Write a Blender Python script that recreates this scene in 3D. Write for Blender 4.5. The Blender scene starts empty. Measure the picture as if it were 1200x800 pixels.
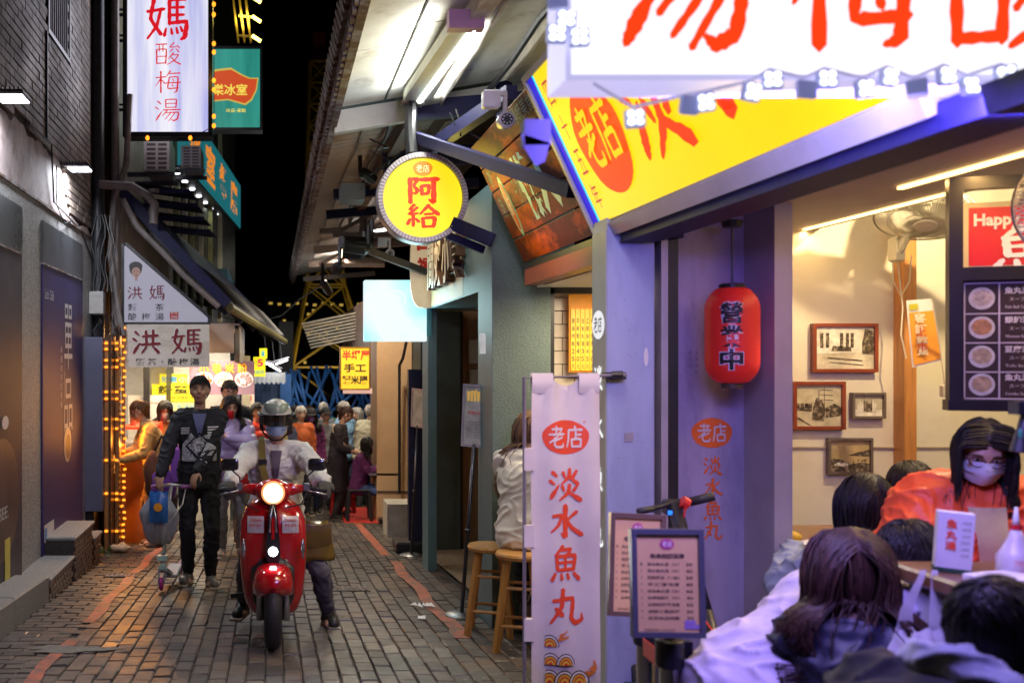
# Night-market alley: wet brick street between lit food shops.
import bpy, bmesh, math, random
import numpy as np
from mathutils import Vector, Matrix, noise as mnoise
random.seed(11)
SC = bpy.context.scene
COL = SC.collection
PI = math.pi
CAMZ = 1.32
SLOPE = 0.066                     # the street runs gently downhill
def gz(y):
 return -SLOPE * min(y, 34.0)
# ---------------------------------------------------------------- camera
cam_d = bpy.data.cameras.new('camera')
cam = bpy.data.objects.new('camera', cam_d); COL.objects.link(cam)
cam.location = (0, 0, CAMZ); cam.rotation_euler = (PI / 2, 0, 0)
cam_d.sensor_width = 36.0; cam_d.lens = 35.0
cam_d.shift_x = 0.2333; cam_d.shift_y = 0.0208
cam_d.clip_start = 0.05; cam_d.clip_end = 1500
cam_d.dof.use_dof = True; cam_d.dof.focus_distance = 7.2; cam_d.dof.aperture_fstop = 2.6
SC.camera = cam
# ---------------------------------------------------------------- world (night) and exposure
W = bpy.data.worlds.new('World'); SC.world = W; W.use_nodes = True
wn = W.node_tree; bg = wn.nodes['Background']
sky = wn.nodes.new('ShaderNodeTexSky'); sky.sky_type = 'NISHITA'; sky.sun_disc = False
sky.sun_elevation = math.radians(-6); sky.sun_rotation = math.radians(200)
wn.links.new(sky.outputs[0], bg.inputs[0]); bg.inputs[1].default_value = 0.05
SC.view_settings.view_transform = 'Standard'; SC.view_settings.look = 'None'
SC.view_settings.exposure = 0.0; SC.view_settings.gamma = 1.0
cy = SC.cycles
cy.use_denoising = True
try: cy.denoiser = 'OPENIMAGEDENOISE'
except Exception: pass
cy.max_bounces = 6; cy.diffuse_bounces = 3; cy.glossy_bounces = 3; cy.transmission_bounces = 4
cy.transparent_max_bounces = 8; cy.sample_clamp_indirect = 4.0; cy.sample_clamp_direct = 0.0
cy.caustics_reflective = False; cy.caustics_refractive = False
# ---------------------------------------------------------------- helpers
def wp(x, y, Y):                  # where a sight line meets the depth Y (used to measure the place)
 return Vector(((x - 320) / 1167 * Y, Y, CAMZ + (425 - y) / 1167 * Y))
def tag(o, label=None, cat=None, group=None, kind=None):
 if label: o['label'] = label
 if cat: o['category'] = cat
 if group: o['group'] = group
 if kind: o['kind'] = kind
 return o
def empty(name, loc=(0, 0, 0), rz=0.0, label=None, cat=None, group=None):
 o = bpy.data.objects.new(name, None); COL.objects.link(o)
 o.location = loc; o.rotation_euler = (0, 0, rz); o.empty_display_size = 0.1
 return tag(o, label, cat, group)
def light(name, kind, loc, energy, color, size=0.1, size_y=None, rot=(0, 0, 0), target=None, spread=None, spot=None, blend=.5):
 d = bpy.data.lights.new(name, kind); d.energy = energy; d.color = color
 if kind == 'AREA':
  d.shape = 'RECTANGLE'; d.size = size; d.size_y = size_y or size
  if spread: d.spread = spread
 else:
  d.shadow_soft_size = size
 if kind == 'SPOT' and spot: d.spot_size = spot; d.spot_blend = blend
 o = bpy.data.objects.new(name, d); COL.objects.link(o); o.location = loc
 if target is not None:
  o.rotation_euler = (Vector(target) - Vector(loc)).to_track_quat('-Z', 'Y').to_euler()
 else: o.rotation_euler = rot
 return o
_M = {}
def srgb(h):
 h = h.lstrip('#'); v = [int(h[i:i + 2], 16) / 255 for i in (0, 2, 4)]
 return tuple((c / 12.92 if c <= .04045 else ((c + .055) / 1.055) ** 2.4) for c in v)
def mat(name, col=(.5, .5, .5), rough=.6, metal=0.0, var=.15, vscale=6.0, bump=0.0, bscale=40.0,
  emit=None, estr=0.0, alpha=1.0, trans=0.0, coat=0.0, stretch=None, spec=.5, col2=None, c2scale=3.0, c2edge=(.45, .6), rvar=0.0, sub=0.0):
 """Procedural surface: base colour with two scales of noise, bump and roughness variation."""
 if name in _M: return _M[name]
 m = bpy.data.materials.new(name); m.use_nodes = True
 nt = m.node_tree; N = nt.nodes; L = nt.links
 b = N['Principled BSDF']
 if isinstance(col, str): col = srgb(col)
 if isinstance(col2, str): col2 = srgb(col2)
 b.inputs['Roughness'].default_value = rough; b.inputs['Metallic'].default_value = metal
 b.inputs['Specular IOR Level'].default_value = spec
 b.inputs['Coat Weight'].default_value = coat; b.inputs['Coat Roughness'].default_value = .08
 b.inputs['Alpha'].default_value = alpha; b.inputs['Transmission Weight'].default_value = trans
 if sub: b.inputs['Subsurface Weight'].default_value = sub; b.inputs['Subsurface Radius'].default_value = (.02, .008, .004)
 tc = N.new('ShaderNodeTexCoord'); src = tc.outputs['Object']
 if stretch:
  mp = N.new('ShaderNodeMapping'); mp.inputs['Scale'].default_value = stretch
  L.new(src, mp.inputs[0]); src = mp.outputs[0]
 cur = None
 if var > 0 or col2:
  n = N.new('ShaderNodeTexNoise'); n.inputs['Scale'].default_value = vscale; n.inputs['Detail'].default_value = 6; n.inputs['Roughness'].default_value = .6
  L.new(src, n.inputs['Vector'])
  mr = N.new('ShaderNodeMapRange'); mr.inputs[1].default_value = .3; mr.inputs[2].default_value = .7
  mr.inputs[3].default_value = 1 - var; mr.inputs[4].default_value = 1 + var * .6
  L.new(n.outputs['Fac'], mr.inputs[0])
  mx = N.new('ShaderNodeMix'); mx.data_type = 'RGBA'; mx.blend_type = 'MULTIPLY'; mx.inputs[0].default_value = 1
  mx.inputs[6].default_value = (*col, 1)
  if col2:
   n2 = N.new('ShaderNodeTexNoise'); n2.inputs['Scale'].default_value = c2scale; n2.inputs['Detail'].default_value = 8; n2.inputs['Roughness'].default_value = .65
   L.new(src, n2.inputs['Vector'])
   r2 = N.new('ShaderNodeMapRange'); r2.inputs[1].default_value = c2edge[0]; r2.inputs[2].default_value = c2edge[1]
   L.new(n2.outputs['Fac'], r2.inputs[0])
   m2 = N.new('ShaderNodeMix'); m2.data_type = 'RGBA'
   m2.inputs[6].default_value = (*col, 1); m2.inputs[7].default_value = (*col2, 1)
   L.new(r2.outputs[0], m2.inputs[0]); L.new(m2.outputs[2], mx.inputs[6])
  L.new(mr.outputs[0], mx.inputs[7]); L.new(mx.outputs[2], b.inputs['Base Color']); cur = mx.outputs[2]
  if rvar:
   rr = N.new('ShaderNodeMapRange'); rr.inputs[1].default_value = .3; rr.inputs[2].default_value = .7
   rr.inputs[3].default_value = max(.02, rough - rvar); rr.inputs[4].default_value = min(1, rough + rvar)
   L.new(n.outputs['Fac'], rr.inputs[0]); L.new(rr.outputs[0], b.inputs['Roughness'])
 else:
  b.inputs['Base Color'].default_value = (*col, 1)
 if bump > 0:
  nb = N.new('ShaderNodeTexNoise'); nb.inputs['Scale'].default_value = bscale; nb.inputs['Detail'].default_value = 5
  L.new(src, nb.inputs['Vector'])
  bp = N.new('ShaderNodeBump'); bp.inputs['Strength'].default_value = bump; bp.inputs['Distance'].default_value = .01
  L.new(nb.outputs['Fac'], bp.inputs['Height']); L.new(bp.outputs[0], b.inputs['Normal'])
 if emit is not None:
  if isinstance(emit, str): emit = srgb(emit)
  b.inputs['Emission Color'].default_value = (*emit, 1); b.inputs['Emission Strength'].default_value = estr
 _M[name] = m
 return m
class MB:
 """Collects boxes, tubes, lathes and polygons, then builds ONE mesh object."""
 def __init__(s): s.v = []; s.f = []; s.mi = []; s.cur = 0
 def mat(s, i): s.cur = i; return s
 def add(s, vs, fs, M=None):
  o = len(s.v)
  for p in vs:
   p = Vector(p); s.v.append(tuple(M @ p if M is not None else p))
  for f in fs: s.f.append(tuple(i + o for i in f)); s.mi.append(s.cur)
  return s
 def box(s, a, b, M=None):
  x0, y0, z0 = a; x1, y1, z1 = b
  vs = [(x0, y0, z0), (x1, y0, z0), (x1, y1, z0), (x0, y1, z0), (x0, y0, z1), (x1, y0, z1), (x1, y1, z1), (x0, y1, z1)]
  return s.add(vs, [(3, 2, 1, 0), (4, 5, 6, 7), (0, 1, 5, 4), (1, 2, 6, 5), (2, 3, 7, 6), (3, 0, 4, 7)], M)
 def bbox(s, a, b, c=.01, M=None):
  """box with bevelled top and vertical edges"""
  x0, y0, z0 = a; x1, y1, z1 = b
  c = min(c, (x1 - x0) * .3, (y1 - y0) * .3, (z1 - z0) * .3)
  def ring(i, z): return [(x0 + i, y0 + c + i if 0 else y0 + i, z), (x1 - i, y0 + i, z), (x1 - i, y1 - i, z), (x0 + i, y1 - i, z)]
  vs = ring(c, z0) + ring(0, z0 + c) + ring(0, z1 - c) + ring(c, z1)
  fs = [(3, 2, 1, 0), (12, 13, 14, 15)]
  for k in range(3):
   for i in range(4):
    j = (i + 1) % 4; fs.append((k * 4 + i, k * 4 + j, k * 4 + 4 + j, k * 4 + 4 + i))
  return s.add(vs, fs, M)
 def tube(s, pts, r, n=8, cap=True):
  """swept tube along points; r a number or one per point"""
  pts = [Vector(p) for p in pts]; k = len(pts)
  rs = r if isinstance(r, (list, tuple)) else [r] * k
  o = len(s.v); up = None
  for i, p in enumerate(pts):
   d = (pts[min(i + 1, k - 1)] - pts[max(i - 1, 0)])
   if d.length < 1e-9: d = Vector((0, 0, 1))
   d.normalize()
   if up is None: up = Vector((0, 0, 1)) if abs(d.z) < .9 else Vector((1, 0, 0))
   a = d.cross(up)
   if a.length < 1e-6: a = d.orthogonal()
   a.normalize(); bb = a.cross(d); up = bb
   for j in range(n):
    t = 2 * PI * j / n
    s.v.append(tuple(p + (a * math.cos(t) + bb * math.sin(t)) * rs[i]))
  for i in range(k - 1):
   for j in range(n):
    j2 = (j + 1) % n
    s.f.append((o + i * n + j, o + i * n + j2, o + (i + 1) * n + j2, o + (i + 1) * n + j)); s.mi.append(s.cur)
  if cap:
   s.f.append(tuple(o + j for j in range(n))[::-1]); s.mi.append(s.cur)
   s.f.append(tuple(o + (k - 1) * n + j for j in range(n))); s.mi.append(s.cur)
  return s
 def bar(s, a, b, w, h=None, up=(0, 0, 1)):
  """rectangular bar from a to b"""
  a = Vector(a); b = Vector(b); h = h or w; d = (b - a).normalized(); up = Vector(up)
  r = d.cross(up)
  if r.length < 1e-4: r = d.orthogonal()
  r.normalize(); u = r.cross(d); r *= w / 2; u *= h / 2
  vs = [a - r - u, a + r - u, a + r + u, a - r + u, b - r - u, b + r - u, b + r + u, b - r + u]
  return s.add(vs, [(0, 1, 2, 3), (7, 6, 5, 4), (0, 4, 5, 1), (1, 5, 6, 2), (2, 6, 7, 3), (3, 7, 4, 0)])
 def lathe(s, prof, n=20, M=None, caps=True):
  """profile [(r,z)...] round z"""
  vs = []; fs = []
  for r, z in prof:
   for j in range(n):
    t = 2 * PI * j / n; vs.append((r * math.cos(t), r * math.sin(t), z))
  for i in range(len(prof) - 1):
   for j in range(n):
    j2 = (j + 1) % n; fs.append((i * n + j, i * n + j2, (i + 1) * n + j2, (i + 1) * n + j))
  if caps:
   fs.append(tuple(range(n))[::-1]); fs.append(tuple((len(prof) - 1) * n + j for j in range(n)))
  return s.add(vs, fs, M)
 def ell(s, c, r, n=12, m=8, M=None):
  vs = [(c[0], c[1], c[2] - r[2])]; fs = []
  for i in range(1, m):
   ph = -PI / 2 + PI * i / m
   for j in range(n):
    t = 2 * PI * j / n
    vs.append((c[0] + r[0] * math.cos(ph) * math.cos(t), c[1] + r[1] * math.cos(ph) * math.sin(t), c[2] + r[2] * math.sin(ph)))
  vs.append((c[0], c[1], c[2] + r[2])); top = len(vs) - 1
  for j in range(n):
   j2 = (j + 1) % n
   fs.append((0, 1 + j2, 1 + j)); fs.append((top, 1 + (m - 2) * n + j, 1 + (m - 2) * n + j2))
   for i in range(m - 2): fs.append((1 + i * n + j, 1 + i * n + j2, 1 + (i + 1) * n + j2, 1 + (i + 1) * n + j))
  return s.add(vs, fs, M)
 def prism(s, poly, d, M=None):
  """poly in local xz plane (y=0), extruded along +y by d"""
  n = len(poly); vs = [(x, 0, z) for x, z in poly] + [(x, d, z) for x, z in poly]
  fs = [tuple(range(n)), tuple(range(2 * n - 1, n - 1, -1))]
  for i in range(n):
   j = (i + 1) % n; fs.append((i, i + n, j + n, j))
  return s.add(vs, fs, M)
 def quad(s, a, b, c, d): return s.add([a, b, c, d], [(0, 1, 2, 3)])
 def sheet(s, fn, nu, nv):
  vs = [fn(i / nu, j / nv) for j in range(nv + 1) for i in range(nu + 1)]
  fs = [(j * (nu + 1) + i, j * (nu + 1) + i + 1, (j + 1) * (nu + 1) + i + 1, (j + 1) * (nu + 1) + i) for j in range(nv) for i in range(nu)]
  return s.add(vs, fs)
 def mesh(s, name, mats, smooth=False):
  me = bpy.data.meshes.new(name); me.from_pydata(s.v, [], s.f)
  for m in (mats if isinstance(mats, (list, tuple)) else [mats]): me.materials.append(m)
  me.polygons.foreach_set('material_index', s.mi)
  if smooth: me.polygons.foreach_set('use_smooth', [True] * len(me.polygons))
  me.update(); return me
 def build(s, name, mats, parent=None, smooth=False, loc=None, rz=None):
  bm_ok = s.mesh(name, mats, smooth)
  o = bpy.data.objects.new(name, bm_ok); COL.objects.link(o)
  if parent is not None: o.parent = parent
  if loc is not None: o.location = loc
  if rz is not None: o.rotation_euler = (0, 0, rz)
  return o
def smooth_sharp(o, ang=40):
 me = o.data
 try: me.shade_auto_smooth
 except Exception: pass
 bm = bmesh.new(); bm.from_mesh(me); a = math.radians(ang)
 bmesh.ops.recalc_face_normals(bm, faces=bm.faces)
 for f in bm.faces: f.smooth = True
 for e in bm.edges:
  e.smooth = not (len(e.link_faces) == 2 and e.calc_face_angle(0) > a)
 bm.to_mesh(me); bm.free(); return o
def place(o, parent):
 """parent a world-built object, keeping where it stands"""
 o.parent = parent
 o.matrix_parent_inverse = Matrix.LocRotScale(parent.location, parent.rotation_euler, None).inverted()
 return o
def thing(name, label, cat, loc, group=None): return empty(name, loc, 0, label, cat, group)
def part(mb, name, mats, parent, smooth=False, sharp=None):
 o = mb.build(name, mats, None, smooth)
 if sharp: smooth_sharp(o, sharp)
 lead = parent
 root = parent
 M = Matrix.Identity(4)
 while root is not None:
  M = root.matrix_parent_inverse @ Matrix.LocRotScale(root.location, root.rotation_euler, None) @ M if root.parent else Matrix.LocRotScale(root.location, root.rotation_euler, None) @ M
  root = root.parent
 o.parent = parent; o.matrix_parent_inverse = M.inverted()
 return o
def copy_tree(o, parent=None):
 c = o.copy(); COL.objects.link(c); c.parent = parent
 if parent is not None: c.matrix_parent_inverse = o.matrix_parent_inverse.copy()
 for ch in list(o.children): copy_tree(ch, c)
 return c
# ---------------------------------------------------------------- lettering
GL = {
 '淡': [[(12,15,8),(24,26,5)],[(5,40,7),(18,50,4)],[(8,92,5),(14,80,9),(30,52,3)],[(42,15,7),(48,30,4)],[(82,10,5),(72,28,7)],[(62,5,6),(60,28,8),(38,50,3)],[(60,28,5),(85,48,8)],[(40,55,7),(46,70,4)],[(84,52,4),(74,68,7)],[(62,50,6),(58,74,8),(32,97,3)],[(58,72,5),(92,95,10)]],
 '水': [[(50,5,9),(50,90,10),(38,82,3)],[(15,35,6),(40,32,7),(30,60,6),(10,80,3)],[(82,22,7),(56,45,4)],[(54,45,5),(70,68,8),(95,85,9)]],
 '魚': [[(42,2,8),(18,28,4)],[(38,12,6),(68,10,7),(55,26,5)],[(22,30,7),(25,68,7)],[(22,30,6),(80,27,8),(76,66,7)],[(50,30,6),(50,64,6)],[(26,47,5),(76,45,5)],[(26,67,6),(76,65,6)],[(18,76,5),(8,95,8)],[(36,78,5),(38,92,7)],[(56,77,5),(60,91,7)],[(76,75,5),(92,92,9)]],
 '丸': [[(15,35,6),(70,28,8),(66,80,8),(78,93,9),(96,84,6),(95,68,3)],[(42,5,8),(38,50,8),(8,95,4)],[(22,55,7),(40,72,9)]],
 '阿': [[(10,8,8),(12,95,8)],[(12,10,6),(34,10,8),(22,34,5),(34,50,8),(28,62,5),(18,60,3)],[(42,12,8),(98,10,9)],[(84,12,8),(84,92,10),(70,84,4)],[(46,35,7),(48,65,7)],[(46,35,6),(70,34,7),(67,62,6)],[(48,64,6),(68,62,6)]],
 '給': [[(25,3,7),(12,22,6),(26,24,5)],[(34,14,6),(10,42,7),(36,38,5)],[(22,45,7),(22,90,6)],[(12,62,6),(5,82,7)],[(30,60,5),(38,72,7)],[(68,5,8),(42,42,4)],[(66,8,5),(96,42,10)],[(56,42,6),(80,40,6)],[(50,58,7),(53,94,7)],[(50,58,6),(86,56,8),(82,93,7)],[(53,92,6),(82,91,6)]],
 '湯': [[(12,12,8),(24,24,5)],[(4,38,7),(17,48,4)],[(6,95,5),(14,80,9),(28,56,4)],[(42,5,6),(43,40,6)],[(42,5,5),(82,4,7),(80,40,6)],[(44,22,5),(80,21,5)],[(44,39,5),(80,38,5)],[(32,50,6),(96,48,7)],[(48,52,6),(30,75,4)],[(44,62,5),(90,60,7),(86,88,8),(72,96,8),(64,90,3)],[(60,64,5),(40,90,4)],[(76,63,5),(54,98,4)]],
 '梅': [[(6,32,6),(42,28,7)],[(24,5,8),(24,96,8)],[(22,38,6),(5,68,3)],[(26,40,4),(40,58,7)],[(60,2,7),(46,25,4)],[(56,14,6),(96,12,7)],[(56,30,6),(50,78,7),(90,76,6)],[(56,30,5),(88,29,7),(84,90,8),(72,96,3)],[(44,55,6),(98,52,7)],[(68,36,4),(72,46,6)],[(66,60,4),(70,70,6)]],
 '酸': [[(5,10,6),(46,8,7)],[(18,10,5),(18,40,5)],[(32,10,5),(32,40,5)],[(8,32,7),(9,94,7)],[(8,32,5),(44,31,7),(42,92,7)],[(12,62,5),(42,61,5)],[(10,92,6),(42,90,6)],[(74,2,6),(58,22,6),(84,20,5)],[(84,12,4),(94,26,6)],[(68,30,6),(58,44,4)],[(80,28,4),(92,42,7)],[(72,46,7),(52,72,4)],[(68,56,5),(90,54,6),(76,78,6),(48,97,4)],[(62,64,5),(78,84,7),(98,96,8)]],
 '媽': [[(18,5,8),(10,50,7),(34,85,7)],[(34,28,6),(24,66,6),(2,95,4)],[(2,34,6),(42,28,6)],[(54,6,7),(54,62,7)],[(54,8,6),(92,6,6)],[(54,25,5),(88,24,5)],[(54,42,5),(88,41,5)],[(72,8,6),(72,60,6)],[(54,60,6),(94,57,8),(90,90,9),(80,97,4)],[(46,72,4),(42,88,7)],[(58,72,4),(60,84,6)],[(70,70,4),(73,82,6)],[(80,68,4),(84,78,6)]],
 '老': [[(22,14,6),(78,12,7)],[(48,2,7),(48,36,7)],[(5,38,6),(95,36,7)],[(84,10,6),(50,52,6),(8,74,5)],[(84,50,6),(40,66,6)],[(38,52,7),(38,84,7),(50,94,7),(86,93,7),(90,80,5)]],
 '店': [[(50,2,7),(56,12,7)],[(14,18,6),(92,16,7)],[(14,18,7),(12,60,7),(3,94,5)],[(56,26,7),(56,56,7)],[(56,40,6),(86,38,6)],[(32,60,7),(34,94,7)],[(32,60,6),(84,58,7),(82,92,7)],[(34,92,6),(82,91,6)]],
 '洪': [[(12,12,8),(24,24,5)],[(4,38,7),(17,48,4)],[(6,95,5),(14,80,9),(28,56,4)],[(50,8,7),(52,60,7)],[(76,6,7),(74,60,7)],[(38,30,6),(92,26,7)],[(32,62,6),(98,58,8)],[(52,70,6),(36,94,5)],[(74,68,5),(94,92,9)]],
}
def basis(c, u, v):
 """matrix taking (x right, y up in the plane) to the world: c centre, u right, v up"""
 u = Vector(u).normalized(); v = Vector(v).normalized(); n = u.cross(v)
 return Matrix(((u.x, v.x, n.x, c[0]), (u.y, v.y, n.y, c[1]), (u.z, v.z, n.z, c[2]), (0, 0, 0, 1)))
FRONT = ((1, 0, 0), (0, 0, 1))     # faces the camera side (-Y)
def brush(mb, ch, cx, cy, w, h, M, bold=1.0, z0=.002):
 """one brush-written character as tapered strokes"""
 for si, st in enumerate(GL[ch]):
  P = [Vector((p[0], p[1])) for p in st]; Wd = [p[2] for p in st]
  pts = []; ws = []
  for i in range(len(P) - 1):
   p0 = P[max(i - 1, 0)]; p1 = P[i]; p2 = P[i + 1]; p3 = P[min(i + 2, len(P) - 1)]
   for k in range(6):
    t = k / 6
    sm = .35
    q = p1 + (p2 - p1) * t
    cr = .5 * ((2 * p1) + (-p0 + p2) * t + (2 * p0 - 5 * p1 + 4 * p2 - p3) * t * t + (-p0 + 3 * p1 - 3 * p2 + p3) * t ** 3)
    pts.append(q.lerp(cr, sm)); ws.append(Wd[i] + (Wd[i + 1] - Wd[i]) * t)
  pts.append(P[-1]); ws.append(Wd[-1])
  n = len(pts); vs = []; z = z0 + si * .0002
  L_ = []; R_ = []
  for i in range(n):
   d = pts[min(i + 1, n - 1)] - pts[max(i - 1, 0)]; d = d.normalized() if d.length > 1e-6 else Vector((1, 0))
   nn = Vector((-d.y, d.x)); wv = ws[i] * .62 * bold * (1 + .14 * math.sin(i * 2.3 + si * 1.7))
   L_.append(pts[i] + nn * wv); R_.append(pts[i] - nn * wv)
  d0 = (pts[1] - pts[0]).normalized(); d1 = (pts[-1] - pts[-2]).normalized()
  s0 = pts[0] - d0 * ws[0] * .55 * bold; s1 = pts[-1] + d1 * ws[-1] * .6 * bold
  outline = L_ + [s1] + R_[::-1] + [s0]
  allp = [((p.x - 50) / 100 * w + cx, (50 - p.y) / 100 * h + cy, z) for p in outline]
  fs = []
  N2 = 2 * n + 2
  for i in range(n - 1): fs.append((i, 2 * n - i, 2 * n - 1 - i, i + 1))
  fs.append((n - 1, n + 1, n)); fs.append((0, N2 - 1, N2 - 2))
  mb.add(allp, fs, M)
_TC = {}
def text_geo(body, bold=0.0, shear=0.0):
 key = (body, bold, shear)
 if key in _TC: return _TC[key]
 cu = bpy.data.curves.new('t', 'FONT'); cu.body = body; cu.size = 1; cu.offset = bold; cu.shear = shear; cu.resolution_u = 2
 o = bpy.data.objects.new('t', cu); COL.objects.link(o)
 dg = bpy.context.evaluated_depsgraph_get(); dg.update()
 me = bpy.data.meshes.new_from_object(o.evaluated_get(dg))
 vs = [tuple(v.co) for v in me.vertices]; fs = [tuple(p.vertices) for p in me.polygons]
 bpy.data.objects.remove(o); bpy.data.curves.remove(cu); bpy.data.meshes.remove(me)
 _TC[key] = (vs, fs); return vs, fs
def text(mb, body, cx, cy, w, h, M, bold=0.0, shear=0.0, z=.002, keep=False):
 if body == '老店':
  brush(mb, '老', cx - w * .255, cy, w * .46, h, M, 1.3, z); brush(mb, '店', cx + w * .255, cy, w * .46, h, M, 1.3, z); return
 vs, fs = text_geo(body, bold, shear)
 if not vs: return
 x0 = min(v[0] for v in vs); x1 = max(v[0] for v in vs); y0 = min(v[1] for v in vs); y1 = max(v[1] for v in vs)
 sx = w / max(x1 - x0, 1e-6); sy = h / max(y1 - y0, 1e-6)
 if keep: sx = sy = min(sx, sy)
 mb.add([((v[0] - (x0 + x1) / 2) * sx + cx, (v[1] - (y0 + y1) / 2) * sy + cy, z) for v in vs], fs, M)
def ellipse_poly(mb, cx, cy, rx, ry, M, z=.0015, n=36, wob=0.0):
 vs = [(cx, cy, z)]; R = 5
 for k in range(1, R + 1):
  f = k / R
  vs += [(cx + f * rx * math.cos(2 * PI * i / n) * (1 + wob * math.sin(5 * 2 * PI * i / n)), cy + f * ry * math.sin(2 * PI * i / n), z) for i in range(n)]
 fs = [(0, 1 + i, 1 + (i + 1) % n) for i in range(n)]
 for k in range(R - 1):
  a = 1 + k * n; b = a + n
  fs += [(a + i, b + i, b + (i + 1) % n, a + (i + 1) % n) for i in range(n)]
 mb.add(vs, fs, M)
def rect(mb, x0, y0, x1, y1, M, z=.001): mb.add([(x0, y0, z), (x1, y0, z), (x1, y1, z), (x0, y1, z)], [(0, 1, 2, 3)], M)
# ---------------------------------------------------------------- shared materials
def paver_mat(name, c1, c2, c3, rough=.42):
 m = bpy.data.materials.new(name); m.use_nodes = True; N = m.node_tree.nodes; L = m.node_tree.links; b = N['Principled BSDF']
 g = N.new('ShaderNodeNewGeometry'); oi = N.new('ShaderNodeObjectInfo')
 a = N.new('ShaderNodeMath'); a.operation = 'ADD'; fr = N.new('ShaderNodeMath'); fr.operation = 'FRACT'
 L.new(g.outputs['Random Per Island'], a.inputs[0]); L.new(oi.outputs['Random'], a.inputs[1]); L.new(a.outputs[0], fr.inputs[0])
 cr = N.new('ShaderNodeValToRGB'); e = cr.color_ramp.elements
 e[0].color = (*c1, 1); e[1].color = (*c3, 1); k = e.new(.55); k.color = (*c2, 1)
 L.new(fr.outputs[0], cr.inputs[0])
 n = N.new('ShaderNodeTexNoise'); n.inputs['Scale'].default_value = 1.3; n.inputs['Detail'].default_value = 8; n.inputs['Roughness'].default_value = .7
 L.new(g.outputs['Position'], n.inputs['Vector'])
 mr = N.new('ShaderNodeMapRange'); mr.inputs[1].default_value = .35; mr.inputs[2].default_value = .65; mr.inputs[3].default_value = .55; mr.inputs[4].default_value = 1.25
 L.new(n.outputs['Fac'], mr.inputs[0])
 mx = N.new('ShaderNodeMix'); mx.data_type = 'RGBA'; mx.blend_type = 'MULTIPLY'; mx.inputs[0].default_value = 1
 L.new(cr.outputs[0], mx.inputs[6]); L.new(mr.outputs[0], mx.inputs[7]); L.new(mx.outputs[2], b.inputs['Base Color'])
 r = N.new('ShaderNodeMapRange'); r.inputs[1].default_value = .3; r.inputs[2].default_value = .7; r.inputs[3].default_value = rough + .2; r.inputs[4].default_value = rough - .14
 L.new(n.outputs['Fac'], r.inputs[0]); L.new(r.outputs[0], b.inputs['Roughness'])
 n2 = N.new('ShaderNodeTexNoise'); n2.inputs['Scale'].default_value = 45; n2.inputs['Detail'].default_value = 6
 L.new(g.outputs['Position'], n2.inputs['Vector'])
 bp = N.new('ShaderNodeBump'); bp.inputs['Strength'].default_value = .35; bp.inputs['Distance'].default_value = .006
 L.new(n2.outputs['Fac'], bp.inputs['Height']); L.new(bp.outputs[0], b.inputs['Normal'])
 return m
M_paver = paver_mat('worn_paver', (.052, .046, .044), (.092, .079, .071), (.135, .098, .076), .40)
M_brick = paver_mat('wall_brick', (.15, .115, .10), (.20, .155, .13), (.26, .20, .16), .6)
M_mortar = mat('mortar', (.045, .04, .036), .8, var=.3, vscale=20, bump=.4)
M_asph = mat('dark_ground', (.05, .048, .047), .6, var=.3, vscale=4, bump=.3)
M_stone = mat('grey_kerb_stone', (.22, .21, .20), .6, var=.35, vscale=60, bump=.5, bscale=90)
M_terr = mat('speckled_terrazzo', (.42, .41, .40), .55, var=.2, vscale=30, col2=(.07, .07, .07), c2scale=120, c2edge=(.5, .56), bump=.3, bscale=120)
M_plas = mat('pinkish_plaster', (.42, .34, .33), .8, var=.35, vscale=5, col2=(.30, .22, .20), c2scale=4, c2edge=(.5, .6), bump=.4, bscale=30)
M_dkmet = mat('dark_metal', (.035, .035, .04), .45, .3, var=.3, vscale=10, bump=.1)
M_black = mat('black_paint', (.015, .015, .018), .4, var=.3, vscale=10)
M_navy = mat('navy_steel', (.012, .012, .060), .55, 0.0, spec=.25, var=.3, vscale=8, bump=.1)
M_white = mat('white_paint', (.75, .74, .72), .5, var=.1, vscale=5, bump=.05)
M_dirtyw = mat('dirty_white_board', (.72, .70, .66), .6, var=.2, vscale=2.5, col2=(.42, .36, .30), c2scale=3, c2edge=(.56, .72), bump=.1)
M_steel = mat('brushed_steel', (.5, .5, .52), .3, .9, var=.15, vscale=20)
M_wood = mat('wood', (.42, .22, .08), .45, var=.35, vscale=4, stretch=(6, 6, .6), bump=.15)
M_rust = mat('rusty_edge', (.16, .09, .06), .8, var=.4, vscale=15, col2=(.35, .33, .34), c2scale=8, bump=.4)
M_pipe = mat('grey_pvc', (.20, .17, .16), .5, var=.3, vscale=8)
M_red = mat('red_ink', '#d8281c', .6, var=.05)
M_redp = mat('road_line_paint', (.50, .11, .05), .5, var=.4, vscale=9, col2=(.12, .09, .08), c2scale=18, c2edge=(.47, .60), bump=.3, bscale=60)
def glow(name, col, s):
 c = srgb(col) if isinstance(col, str) else col
 return mat(name, (0.02, .02, .02) if s > 3 else tuple(.35 * q for q in c), .5, var=0, emit=col, estr=s)
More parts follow.
